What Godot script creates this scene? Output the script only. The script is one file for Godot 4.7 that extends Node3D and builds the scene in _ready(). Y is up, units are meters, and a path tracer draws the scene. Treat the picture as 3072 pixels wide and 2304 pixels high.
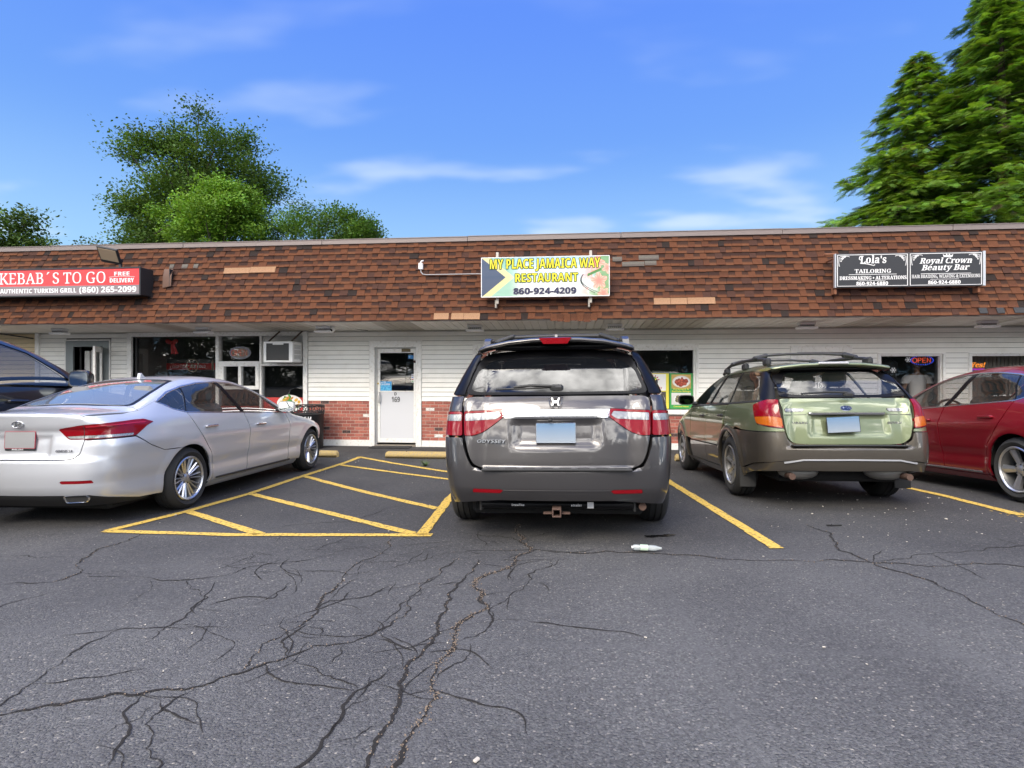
extends Node3D
# A strip mall front behind five parked cars. World: x along the shop wall, z out towards the car park, wall face at z = 0.

func _ready() -> void:
	rng.seed = 20
	camera_and_light()
	var M := materials()
	build_ground(M)
	build_all(M)

func camera_and_light() -> void:
	var cam := Camera3D.new()
	cam.name = "camera"
	add_child(cam)
	cam.position = Vector3(0, 1.635, 12.0)
	cam.rotation = Vector3(0, deg_to_rad(5.4), 0)
	cam.projection = Camera3D.PROJECTION_FRUSTUM
	cam.near = 0.1
	cam.far = 600.0
	cam.size = 2.0 * 0.1 * 384.0 / 560.0
	cam.frustum_offset = Vector2(0, -0.1 * 9.0 / 560.0)
	var env := Environment.new()
	env.background_mode = Environment.BG_SKY
	env.tonemap_mode = Environment.TONE_MAPPER_LINEAR
	env.tonemap_exposure = 3.2
	env.sdfgi_enabled = true
	env.ssao_enabled = true
	env.ssil_enabled = true
	env.sky = Sky.new()
	var pano := PanoramaSkyMaterial.new()
	pano.panorama = ImageTexture.create_from_image(sky_image())
	env.sky.sky_material = pano
	var we := WorldEnvironment.new()
	we.name = "world_environment"
	we.environment = env
	add_child(we)
	var sun := DirectionalLight3D.new()
	sun.name = "sun"
	sun.light_color = Color(1.0, 0.95, 0.88)
	sun.light_energy = 0.29
	sun.light_angular_distance = 22.0
	sun.shadow_enabled = true
	add_child(sun)
	sun.look_at_from_position(Vector3(-5, 10.5, 12), Vector3.ZERO)

# air and clouds only: deep blue overhead, paler low down, thin streaks ahead, heaped clouds behind the camera
func sky_image() -> Image:
	var w := 1536
	var h := 768
	var big := FastNoiseLite.new()
	big.seed = 5
	big.noise_type = FastNoiseLite.TYPE_SIMPLEX_SMOOTH
	big.frequency = 0.55
	big.fractal_octaves = 6
	big.fractal_gain = 0.52
	var thin := FastNoiseLite.new()
	thin.seed = 11
	thin.noise_type = FastNoiseLite.TYPE_SIMPLEX_SMOOTH
	thin.frequency = 1.0
	thin.fractal_octaves = 5
	thin.fractal_gain = 0.5
	var im := Image.create_empty(w, h, false, Image.FORMAT_RGBF)
	for j in h:
		var up := (0.5 - (j + 0.5) / h) * PI
		var y := sin(up)
		var cy := cos(up)
		var t := clampf(y, 0.0, 1.0)
		var base := Color(0.130, 0.225, 0.325).lerp(Color(0.058, 0.130, 0.305), smoothstep(0.12, 0.40, t)).lerp(Color(0.039, 0.093, 0.305), smoothstep(0.30, 0.60, t))
		for i in w:
			if y < -0.02:
				im.set_pixel(i, j, Color(0.25, 0.25, 0.25))
				continue
			var a := (i + 0.5) / w * TAU
			var d := Vector3(sin(a) * cy, y, -cos(a) * cy)
			var c := base
			# streaks on a high plane
			var pl := Vector2(d.x, d.z) / (y + 0.12)
			var s := thin.get_noise_3d(pl.x * 0.75 + pl.y * 0.25, pl.y * 1.9, 3.0)
			var veil := smoothstep(0.12, 0.62, s) * 0.60 * smoothstep(0.02, 0.2, y) * lerpf(1.0, 0.35, smoothstep(0.22, 0.5, y))
			c = c.lerp(Color(0.26, 0.30, 0.345), veil)
			# heaped clouds in the half of the sky behind the camera
			var back := maxf(smoothstep(-0.10, 0.30, d.z), smoothstep(0.74, 0.90, y))
			if back > 0.0:
				var pb := Vector2(d.x, d.z) / (y + 0.32)
				var q := big.get_noise_3d(pb.x * 2.6, pb.y * 2.6, 0.0)
				var m := smoothstep(0.0, 0.15, q) * back
				if m > 0.0:
					var q2 := big.get_noise_3d(pb.x * 2.6 + 0.10, pb.y * 2.6 - 0.16, 0.0)
					var lit := clampf(0.66 + (q - q2) * 2.6 - (q - 0.1) * 0.8, 0.16, 1.35)
					c = c.lerp(Color(2.65, 2.58, 2.48) * lit, m)
			im.set_pixel(i, j, c)
	return im

func build_all(M: Dictionary) -> void:
	build_shop(M)
	var van := minivan(M)
	stand(van, -0.06, 6.62, 0.0, 3.0)
	var silver := sedan(M, "silver_sedan", "silver four-door sedan parked tail out beside the yellow hatched zone", false)
	stand(silver, -5.03, 6.2, 0.0, 2.97)
	var green := wagon(M)
	stand(green, 2.80, 5.25, 0.0, 2.67)
	var red := sedan(M, "red_sedan", "dark red sedan cut off by the picture's right edge", true)
	stand(red, 5.60, 5.72, 0.0, 2.97)
	var tall := suv(M)
	stand(tall, -7.22, 7.78, 0.0, 3.16)
	tall.scale = Vector3.ONE * 1.09
	build_signs(M)
	build_things(M)
	build_trees(M)
# ---------------------------------------------------------------- mesh builder
class MB:
	var v := PackedVector3Array()
	var n := PackedVector3Array()
	var uv := PackedVector2Array()
	var col := PackedColorArray()
	var use_uv := false
	var xf := Transform3D()

	func trin(a: Vector3, b: Vector3, c: Vector3, na: Vector3, nb: Vector3, nc: Vector3) -> void:
		if (b - a).cross(c - a).dot(na + nb + nc) > 0.0:
			v.append(a); v.append(c); v.append(b)
			n.append(na); n.append(nc); n.append(nb)
		else:
			v.append(a); v.append(b); v.append(c)
			n.append(na); n.append(nb); n.append(nc)

	func tri(a: Vector3, b: Vector3, c: Vector3) -> void:   # counter-clockwise from outside
		a = xf * a; b = xf * b; c = xf * c
		var m := (b - a).cross(c - a).normalized()
		v.append(a); v.append(c); v.append(b)
		n.append(m); n.append(m); n.append(m)

	func quad(a: Vector3, b: Vector3, c: Vector3, d: Vector3) -> void:
		tri(a, b, c); tri(a, c, d)
		if use_uv:
			for t in [Vector2(0, 1), Vector2(1, 0), Vector2(1, 1), Vector2(0, 1), Vector2(0, 0), Vector2(1, 0)]:
				uv.append(t)

	func quadn(a: Vector3, b: Vector3, c: Vector3, d: Vector3, na: Vector3, nb: Vector3, nc: Vector3, nd: Vector3) -> void:
		a = xf * a; b = xf * b; c = xf * c; d = xf * d
		na = xf.basis * na; nb = xf.basis * nb; nc = xf.basis * nc; nd = xf.basis * nd
		trin(a, b, c, na.normalized(), nb.normalized(), nc.normalized())
		trin(a, c, d, na.normalized(), nc.normalized(), nd.normalized())

	func box(lo: Vector3, hi: Vector3) -> void:
		var p := []
		for i in 8:
			p.append(Vector3(hi.x if i & 1 else lo.x, hi.y if i & 2 else lo.y, hi.z if i & 4 else lo.z))
		quad(p[4], p[5], p[7], p[6]); quad(p[1], p[0], p[2], p[3])
		quad(p[0], p[4], p[6], p[2]); quad(p[5], p[1], p[3], p[7])
		quad(p[6], p[7], p[3], p[2]); quad(p[0], p[1], p[5], p[4])

	func cbox(c: Vector3, s: Vector3, bev: float) -> void:   # chamfered box
		var h := s * 0.5
		bev = minf(bev, minf(h.x, minf(h.y, h.z)) * 0.95)
		var i := h - Vector3.ONE * bev
		for sg in [-1.0, 1.0]:
			_face(c, Vector3(sg * h.x, 0, 0), Vector3(0, i.y, 0), Vector3(0, 0, i.z))
			_face(c, Vector3(0, sg * h.y, 0), Vector3(i.x, 0, 0), Vector3(0, 0, i.z))
			_face(c, Vector3(0, 0, sg * h.z), Vector3(i.x, 0, 0), Vector3(0, i.y, 0))
		for a in [-1.0, 1.0]:
			for b in [-1.0, 1.0]:
				_edge(c, Vector3(a * h.x, b * i.y, i.z), Vector3(a * i.x, b * h.y, i.z), Vector3(0, 0, -2 * i.z), Vector3(a, b, 0))
				_edge(c, Vector3(a * h.x, i.y, b * i.z), Vector3(a * i.x, i.y, b * h.z), Vector3(0, -2 * i.y, 0), Vector3(a, 0, b))
				_edge(c, Vector3(i.x, a * h.y, b * i.z), Vector3(i.x, a * i.y, b * h.z), Vector3(-2 * i.x, 0, 0), Vector3(0, a, b))
				for d in [-1.0, 1.0]:
					var m := (xf.basis * Vector3(a, b, d)).normalized()
					trin(xf * (c + Vector3(a * h.x, b * i.y, d * i.z)), xf * (c + Vector3(a * i.x, b * h.y, d * i.z)), xf * (c + Vector3(a * i.x, b * i.y, d * h.z)), m, m, m)

	func _face(c: Vector3, o: Vector3, a: Vector3, b: Vector3) -> void:
		quadn(c + o - a - b, c + o + a - b, c + o + a + b, c + o - a + b, o, o, o, o)

	func _edge(c: Vector3, p: Vector3, q: Vector3, d: Vector3, m: Vector3) -> void:
		quadn(c + p, c + q, c + q + d, c + p + d, m, m, m, m)

	func tube(pts: Array, r: float, sides := 8, taper := 1.0) -> void:
		var up := Vector3.UP
		var rings := []
		var cnt := pts.size()
		for i in cnt:
			var t: Vector3 = (pts[mini(i + 1, cnt - 1)] - pts[maxi(i - 1, 0)]).normalized()
			if absf(t.dot(up)) > 0.95:
				up = Vector3.RIGHT if absf(t.x) < 0.9 else Vector3.BACK
			var a := t.cross(up).normalized()
			var b := a.cross(t).normalized()
			up = b
			var rr := r * lerpf(1.0, taper, float(i) / maxi(cnt - 1, 1))
			var ring := []
			for k in sides:
				var an := TAU * k / sides
				ring.append([pts[i] + (a * cos(an) + b * sin(an)) * rr, a * cos(an) + b * sin(an)])
			rings.append([ring, t])
		for i in cnt - 1:
			for k in sides:
				var p: Array = rings[i][0][k]
				var q: Array = rings[i][0][(k + 1) % sides]
				var s: Array = rings[i + 1][0][(k + 1) % sides]
				var w: Array = rings[i + 1][0][k]
				quadn(p[0], q[0], s[0], w[0], p[1], q[1], s[1], w[1])
		for e in [0, cnt - 1]:
			var m: Vector3 = xf.basis * (rings[e][1] * (-1.0 if e == 0 else 1.0))
			for k in sides:
				trin(xf * pts[e], xf * rings[e][0][k][0], xf * rings[e][0][(k + 1) % sides][0], m, m, m)

	func lathe(prof: Array, sides := 24, a0 := 0.0, a1 := TAU, hard := 0.6) -> void:   # prof: Vector2(radius, height along x)
		var cnt := prof.size()
		var sn := []
		for i in cnt - 1:
			var d: Vector2 = prof[i + 1] - prof[i]
			sn.append(Vector2(d.y, -d.x).normalized())
		for i in cnt - 1:
			var m0: Vector2 = sn[i]
			var m1: Vector2 = sn[i]
			if i > 0 and sn[i - 1].dot(sn[i]) > hard:
				m0 = (sn[i - 1] + sn[i]).normalized()
			if i < cnt - 2 and sn[i + 1].dot(sn[i]) > hard:
				m1 = (sn[i + 1] + sn[i]).normalized()
			for k in sides:
				var p := a0 + (a1 - a0) * k / sides
				var q := a0 + (a1 - a0) * (k + 1) / sides
				var A: Vector2 = prof[i]
				var B: Vector2 = prof[i + 1]
				quadn(Vector3(A.y, A.x * cos(p), A.x * sin(p)), Vector3(A.y, A.x * cos(q), A.x * sin(q)), Vector3(B.y, B.x * cos(q), B.x * sin(q)), Vector3(B.y, B.x * cos(p), B.x * sin(p)),
					Vector3(m0.y, m0.x * cos(p), m0.x * sin(p)), Vector3(m0.y, m0.x * cos(q), m0.x * sin(q)), Vector3(m1.y, m1.x * cos(q), m1.x * sin(q)), Vector3(m1.y, m1.x * cos(p), m1.x * sin(p)))

	func prism(poly: PackedVector2Array, z0: float, z1: float) -> void:   # polygon in xy, from z0 to z1 (z1 > z0)
		if Geometry2D.is_polygon_clockwise(poly):
			poly.reverse()
		var t := Geometry2D.triangulate_polygon(poly)
		for i in range(0, t.size(), 3):
			var a := poly[t[i]]
			var b := poly[t[i + 1]]
			var c := poly[t[i + 2]]
			if (b - a).cross(c - a) < 0.0:
				var w := b
				b = c
				c = w
			tri(Vector3(a.x, a.y, z1), Vector3(b.x, b.y, z1), Vector3(c.x, c.y, z1))
			tri(Vector3(a.x, a.y, z0), Vector3(c.x, c.y, z0), Vector3(b.x, b.y, z0))
		for i in poly.size():
			var a := poly[i]
			var b := poly[(i + 1) % poly.size()]
			var m := Vector3((b - a).y, -(b - a).x, 0)
			quadn(Vector3(a.x, a.y, z0), Vector3(b.x, b.y, z0), Vector3(b.x, b.y, z1), Vector3(a.x, a.y, z1), m, m, m, m)

	func ball(c: Vector3, r: Vector3, nu := 12, nv := 8) -> void:
		for i in nu:
			for j in nv:
				var q := []
				for e in [[0, 0], [1, 0], [1, 1], [0, 1]]:
					var th: float = TAU * (i + e[0]) / nu
					var ph: float = PI * (j + e[1]) / nv
					q.append(Vector3(sin(ph) * cos(th), cos(ph), sin(ph) * sin(th)))
				quadn(c + q[0] * r, c + q[1] * r, c + q[2] * r, c + q[3] * r, q[0] / r, q[1] / r, q[2] / r, q[3] / r)

	func done() -> ArrayMesh:
		var m := ArrayMesh.new()
		if v.is_empty():
			return m
		var a := []
		a.resize(Mesh.ARRAY_MAX)
		a[Mesh.ARRAY_VERTEX] = v
		a[Mesh.ARRAY_NORMAL] = n
		if uv.size() == v.size():
			a[Mesh.ARRAY_TEX_UV] = uv
		if col.size() == v.size():
			a[Mesh.ARRAY_COLOR] = col
		m.add_surface_from_arrays(Mesh.PRIMITIVE_TRIANGLES, a)
		return m

var counts := {}
var rng := RandomNumberGenerator.new()

func numbered(called: String, parent: Node) -> String:
	var key := str(parent.get_instance_id()) + called
	var k: int = counts.get(key, 0)
	counts[key] = k + 1
	return called if k == 0 else "%s_%03d" % [called, k]

func thing(called: String, label: String, category: String, at := Vector3.ZERO, group := "") -> Node3D:
	var o := Node3D.new()
	o.name = numbered(called, self)
	add_child(o)
	o.position = at
	tag(o, label, category, group)
	return o

func tag(o: Node, label: String, category: String, group := "") -> Node:
	o.set_meta("label", label)
	o.set_meta("category", category)
	if group:
		o.set_meta("group", group)
	return o

func put(called: String, shape: Variant, m: Material, parent: Node = self) -> MeshInstance3D:
	var o := MeshInstance3D.new()
	o.mesh = shape.done() if shape is MB else shape
	o.material_override = m
	o.name = numbered(called, parent)
	parent.add_child(o)
	return o

func struct(called: String, shape: Variant, m: Material, parent: Node = self) -> MeshInstance3D:
	var o := put(called, shape, m, parent)
	o.set_meta("kind", "structure")
	return o

func mat(lin: Color, rough := 0.6, metal := 0.0, coat := 0.0) -> StandardMaterial3D:
	var m := StandardMaterial3D.new()
	m.albedo_color = Color(lin.r, lin.g, lin.b).linear_to_srgb()
	m.roughness = rough
	m.metallic = metal
	if coat > 0.0:
		m.clearcoat_enabled = true
		m.clearcoat = coat
		m.clearcoat_roughness = 0.03
	return m

func grey(g: float, rough := 0.6, metal := 0.0) -> StandardMaterial3D:
	return mat(Color(g, g, g), rough, metal)

func glass(lin: Color, alpha: float, rough := 0.0) -> StandardMaterial3D:
	var m := mat(lin, rough)
	m.albedo_color.a = alpha
	m.transparency = BaseMaterial3D.TRANSPARENCY_ALPHA
	m.metallic_specular = 0.7
	return m

func glow(lin: Color, e := 1.0) -> StandardMaterial3D:
	var m := mat(lin, 0.5)
	m.emission_enabled = true
	m.emission = m.albedo_color
	m.emission_energy_multiplier = e
	return m

var fonts := {}

func font(kind: String) -> SystemFont:
	if not fonts.has(kind):
		var f := SystemFont.new()
		f.font_names = PackedStringArray(["Droid Serif" if kind.begins_with("serif") else "Droid Sans"])
		f.font_weight = 700 if kind.ends_with("bold") else 400
		fonts[kind] = f
	return fonts[kind]

# lettering as a solid mesh: cap height h, squeezed or stretched to the width w when given; at is the middle of the line's foot
func letters(parent: Node, s: String, at: Vector3, h: float, w: float, m: Material, kind := "sans_bold", shear := 0.0, called := "lettering", basis := Basis(), deep := 0.004) -> MeshInstance3D:
	var t := TextMesh.new()
	t.text = s
	t.font = font(kind)
	t.font_size = 48
	t.pixel_size = h / (48.0 * 0.714)
	t.depth = deep
	t.curve_step = 2.0
	t.horizontal_alignment = HORIZONTAL_ALIGNMENT_CENTER
	t.vertical_alignment = VERTICAL_ALIGNMENT_CENTER
	var box := t.get_aabb()
	var k := w / box.size.x if w > 0.0 else 1.0
	var o := MeshInstance3D.new()
	o.mesh = t
	o.material_override = m
	o.name = numbered(called, parent)
	parent.add_child(o)
	# centre the ink on x, stand the baseline (digits and capitals: the bottom of the box) on y
	var low := box.position.y
	if s.contains("y") or s.contains("p") or s.contains("g") or s.contains(",") or s.contains("(") or s.contains("J"):
		low += h * 0.21
	var b := Basis(Vector3(k, 0, 0), Vector3(shear, 1, 0), Vector3(0, 0, 1))
	o.transform = Transform3D(basis * b, at + basis * Vector3(-(box.position.x + box.size.x * 0.5) * k - shear * (low + h * 0.5), -low, 0))
	return o

# ---------------------------------------------------------------- curves
class Lut:
	var x0 := 0.0
	var inv := 1.0
	var top := 1
	var a := PackedFloat32Array()

	func at(x: float) -> float:
		var t := (x - x0) * inv
		if t <= 0.0:
			return a[0]
		if t >= top:
			return a[top]
		var i := int(t)
		return a[i] + (a[i + 1] - a[i]) * (t - i)

func curve(pts: Array, cnt := 300) -> Lut:   # monotone cubic through [x, y] pairs
	var m := pts.size()
	var d := []
	var s := []
	for i in m - 1:
		d.append((pts[i + 1][1] - pts[i][1]) / (pts[i + 1][0] - pts[i][0]))
	s.append(d[0])
	for i in range(1, m - 1):
		if d[i - 1] * d[i] <= 0.0:
			s.append(0.0)
		else:
			var h0: float = pts[i][0] - pts[i - 1][0]
			var h1: float = pts[i + 1][0] - pts[i][0]
			var w1 := 2 * h1 + h0
			var w2 := h1 + 2 * h0
			s.append((w1 + w2) / (w1 / d[i - 1] + w2 / d[i]))
	s.append(d[m - 2])
	var l := Lut.new()
	l.x0 = pts[0][0]
	var span: float = pts[m - 1][0] - pts[0][0]
	l.inv = cnt / span
	l.top = cnt
	l.a.resize(cnt + 1)
	var k := 0
	for i in cnt + 1:
		var x := l.x0 + span * i / cnt
		while k < m - 2 and x > pts[k + 1][0]:
			k += 1
		var h: float = pts[k + 1][0] - pts[k][0]
		var t: float = (x - pts[k][0]) / h
		l.a[i] = pts[k][1] * (1 + 2 * t) * (1 - t) * (1 - t) + s[k] * h * t * (1 - t) * (1 - t) + pts[k + 1][1] * t * t * (3 - 2 * t) + s[k + 1] * h * t * t * (t - 1)
	return l

func norm_of(l: Lut) -> Lut:   # 1 / sqrt(1 + slope^2), so that distances stay distances
	var r := Lut.new()
	r.x0 = l.x0; r.inv = l.inv; r.top = l.top
	r.a.resize(l.a.size())
	for i in l.a.size():
		var d := (l.a[mini(i + 1, l.top)] - l.a[maxi(i - 1, 0)]) * l.inv / (mini(i + 1, l.top) - maxi(i - 1, 0))
		r.a[i] = 1.0 / sqrt(1.0 + d * d)
	return r

func fillet(pts: Array, r := 0.03, seg := 4) -> PackedVector2Array:
	var out := PackedVector2Array()
	var m := pts.size()
	for i in m:
		var p: Vector2 = pts[i]
		var a: Vector2 = pts[(i + m - 1) % m]
		var b: Vector2 = pts[(i + 1) % m]
		var ra := minf(r, p.distance_to(a) * 0.48)
		var rb := minf(r, p.distance_to(b) * 0.48)
		var p0 := p + (a - p).normalized() * ra
		var p2 := p + (b - p).normalized() * rb
		for k in seg + 1:
			var t := float(k) / seg
			out.append(p0 * (1 - t) * (1 - t) + p * 2 * t * (1 - t) + p2 * t * t)
	return out

func circle(c: Vector2, r: float, seg := 40) -> PackedVector2Array:
	var out := PackedVector2Array()
	for k in seg:
		out.append(c + Vector2(cos(TAU * k / seg), sin(TAU * k / seg)) * r)
	return out

func oval(c: Vector2, rx: float, ry: float, seg := 32) -> PackedVector2Array:
	var out := PackedVector2Array()
	for k in seg:
		out.append(c + Vector2(cos(TAU * k / seg) * rx, sin(TAU * k / seg) * ry))
	return out

# ---------------------------------------------------------------- a car's body: one rounded solid that panels are cut from
class Body:
	var wy: Lut      # half width by height
	var wz: Lut      # change of the half width along the car
	var tz: Lut      # height of the top by z
	var tn: Lut
	var ry: Lut      # z of the tail by height
	var rn: Lut
	var fy: Lut      # z of the nose by height
	var crown := 0.06
	var kr := 0.12
	var kr4 := 0.0
	var kf := 0.35
	var r_top := 0.14
	var r_rear := 0.12
	var r_deck := -1.0
	var arches := []   # [z, y, radius, flare, reach]
	var dents := []    # [cx, cy, hx, hy, soft in x, depth, soft in y]
	var za := 0.45
	var zb := -3.0
	var rref := 0.9

	func f(p: Vector3) -> float:
		var ax := absf(p.x)
		var w := wy.at(p.y) + wz.at(p.z)
		for h in arches:
			var dz: float = p.z - h[0]
			if absf(dz) < h[2] + h[4]:
				var dy: float = p.y - h[1]
				var d: float = absf(sqrt(dz * dz + dy * dy) - h[2])
				if d < h[4]:
					var t: float = 1.0 - d / h[4]
					w += h[3] * t * t * (3.0 - 2.0 * t)
		var a := ax - w
		var b := (p.y - tz.at(p.z) + crown * ax * ax) * tn.at(p.z)
		var c := (p.z - ry.at(p.y) + kr * ax * ax + kr4 * ax * ax * ax * ax) * rn.at(p.y)
		for e in dents:
			var tx: float = clampf(0.5 - (absf(p.x - e[0]) - e[2]) / (2.0 * e[4]), 0.0, 1.0)
			var ty: float = clampf(0.5 - (absf(p.y - e[1]) - e[3]) / (2.0 * e[6]), 0.0, 1.0)
			c += e[5] * tx * tx * (3.0 - 2.0 * tx) * ty * ty * (3.0 - 2.0 * ty)
		var d2 := fy.at(p.y) + kf * ax * ax - p.z
		var m := smax(a, b, r_top)
		m = smax(m, c, r_rear if r_deck < 0.0 else lerpf(r_deck, r_rear, clampf((a - b) / 0.2 + 0.5, 0.0, 1.0)))
		return smax(m, d2, 0.15)

	static func smax(a: float, b: float, k: float) -> float:
		var h := k - absf(a - b)
		return maxf(a, b) + (h * h / (4.0 * k) if h > 0.0 else 0.0)

	func normal(p: Vector3) -> Vector3:
		var e := 0.003
		return Vector3(f(p + Vector3(e, 0, 0)) - f(p - Vector3(e, 0, 0)), f(p + Vector3(0, e, 0)) - f(p - Vector3(0, e, 0)), f(p + Vector3(0, 0, e)) - f(p - Vector3(0, 0, e))).normalized()

	func hit(o: Vector3, d: Vector3, far: float) -> Vector3:   # inward along d from o
		var t := 0.0
		for i in 60:
			var g := f(o + d * t)
			if g < 0.0004:
				break
			t += maxf(g * 0.85, 0.0004)
			if t > far:
				break
		return o + d * t

	func ray_of(u: Vector2, mode: int) -> Array:
		if mode == 1:
			return [Vector3(u.x, 2.2, u.y), Vector3(0, -1, 0), 2.2]
		if mode == 2:
			return [Vector3(u.x, u.y, 1.6), Vector3(0, 0, -1), 4.0]
		var s90 := rref * PI / 2
		var s := absf(u.x)
		var sg := signf(u.x) if u.x != 0.0 else 1.0
		var dir: Vector3
		var o: Vector3
		if s <= s90:
			var a := s / rref
			dir = Vector3(sg * sin(a), 0, cos(a))
			o = Vector3(0, u.y, za)
		elif s <= s90 + za - zb:
			dir = Vector3(sg, 0, 0)
			o = Vector3(0, u.y, za - (s - s90))
		else:
			var a := (s - s90 - za + zb) / rref
			dir = Vector3(sg * cos(a), 0, -sin(a))
			o = Vector3(0, u.y, zb)
		return [o + dir * 1.45, -dir, 1.45]

	func rear(x: float, y: float) -> Vector2:   # wrap coordinates of the point seen at x, y from behind
		var p := hit(Vector3(x, y, 1.6), Vector3(0, 0, -1), 3.0)
		return Vector2(atan2(x, p.z - za) * rref, y)

	func side(z: float, y: float) -> Vector2:
		var s90 := rref * PI / 2
		if z <= za:
			return Vector2(s90 + za - z, y)
		var p := hit(Vector3(1.5, y, z), Vector3(-1, 0, 0), 1.5)
		return Vector2(atan2(p.x, z - za) * rref, y)

func tess(outers: Array, holes: Array, h: float) -> PackedVector2Array:
	var out := PackedVector2Array()
	var lo := Vector2(1e9, 1e9)
	var hi := -lo
	for o in outers:
		for p in o:
			lo = lo.min(p)
			hi = hi.max(p)
	var edge := {}
	for loop in outers + holes:
		var m: int = loop.size()
		for i in m:
			var a: Vector2 = loop[i]
			var b: Vector2 = loop[(i + 1) % m]
			var k := int(ceil(a.distance_to(b) / (h * 0.15))) + 1
			for j in k + 1:
				var q := (a.lerp(b, float(j) / k) - lo) / h
				edge[int(q.x) * 4096 + int(q.y)] = true
	for i in int((hi.x - lo.x) / h) + 1:
		for j in int((hi.y - lo.y) / h) + 1:
			var a := lo + Vector2(i, j) * h
			var cell := PackedVector2Array([a, a + Vector2(h, 0), a + Vector2(h, h), a + Vector2(0, h)])
			if edge.has(i * 4096 + j):
				var got := []
				for o in outers:
					got.append_array(Geometry2D.intersect_polygons(cell, o))
				for w in holes:
					var next := []
					for g in got:
						for r in Geometry2D.clip_polygons(g, w):
							if not Geometry2D.is_polygon_clockwise(r):
								next.append(r)
					got = next
				for g in got:
					if g.size() == 3:
						out.append_array(g)
						continue
					var t := Geometry2D.triangulate_polygon(g)
					for q in t:
						out.append(g[q])
			else:
				var c := a + Vector2(h, h) * 0.5
				var inside := false
				for o in outers:
					inside = inside or Geometry2D.is_point_in_polygon(c, o)
				for w in holes:
					inside = inside and not Geometry2D.is_point_in_polygon(c, w)
				if inside:
					out.append_array(PackedVector2Array([cell[0], cell[1], cell[2], cell[0], cell[2], cell[3]]))
	return out

# a panel of the body: outlines in the coordinates of mode (0 wrapped round the tail and sides, 1 from above, 2 from behind)
func skin(called: String, parent: Node, B: Body, outers: Array, holes: Array, m: Material, mode := 0, off := 0.0, lip := 0.014, gap := 0.0025, h := 0.045) -> MeshInstance3D:
	var mb := MB.new()
	var os := []
	for o in outers:
		if Geometry2D.is_polygon_clockwise(o):
			o.reverse()
		if gap > 0.0:
			os.append_array(Geometry2D.offset_polygon(o, -gap, Geometry2D.JOIN_MITER))
		else:
			os.append(o)
	var hs := []
	for o in holes:
		if Geometry2D.is_polygon_clockwise(o):
			o.reverse()
		if gap > 0.0:
			hs.append_array(Geometry2D.offset_polygon(o, gap, Geometry2D.JOIN_MITER))
		else:
			hs.append(o)
	var seen := {}
	var at := func(u: Vector2) -> Array:
		var key := Vector2i(roundi(u.x * 4000), roundi(u.y * 4000))
		if not seen.has(key):
			var r: Array = B.ray_of(u, mode)
			var p: Vector3 = B.hit(r[0], r[1], r[2])
			var nn: Vector3 = B.normal(p)
			seen[key] = [p + nn * off, nn]
		return seen[key]
	var t := tess(os, hs, h)
	for i in range(0, t.size() - 2, 3):
		var a: Array = at.call(t[i])
		var b: Array = at.call(t[i + 1])
		var c: Array = at.call(t[i + 2])
		mb.trin(a[0], b[0], c[0], a[1], b[1], c[1])
	if lip > 0.0:
		for pass_ in 2:
			for loop in (os if pass_ == 0 else hs):
				var ring := []
				for i in loop.size():
					var a: Vector2 = loop[i]
					var b: Vector2 = loop[(i + 1) % loop.size()]
					var k := maxi(1, int(ceil(a.distance_to(b) / h)))
					for j in k:
						ring.append(at.call(a.lerp(b, float(j) / k)))
				for i in ring.size():
					var a: Array = ring[i]
					var b: Array = ring[(i + 1) % ring.size()]
					if a[0].distance_to(b[0]) < 1e-5:
						continue
					var sd: Vector3 = (b[0] - a[0]).cross(a[1]).normalized() * (1.0 if pass_ == 0 else -1.0) * (-1.0 if mode == 1 else 1.0)
					mb.quadn(a[0], b[0], b[0] - b[1] * lip, a[0] - a[1] * lip, sd, sd, sd, sd)
	return put(called, mb, m, parent)

func mirrored(poly: PackedVector2Array) -> PackedVector2Array:
	var out := PackedVector2Array()
	for p in poly:
		out.append(Vector2(-p.x, p.y))
	out.reverse()
	return out

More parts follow.
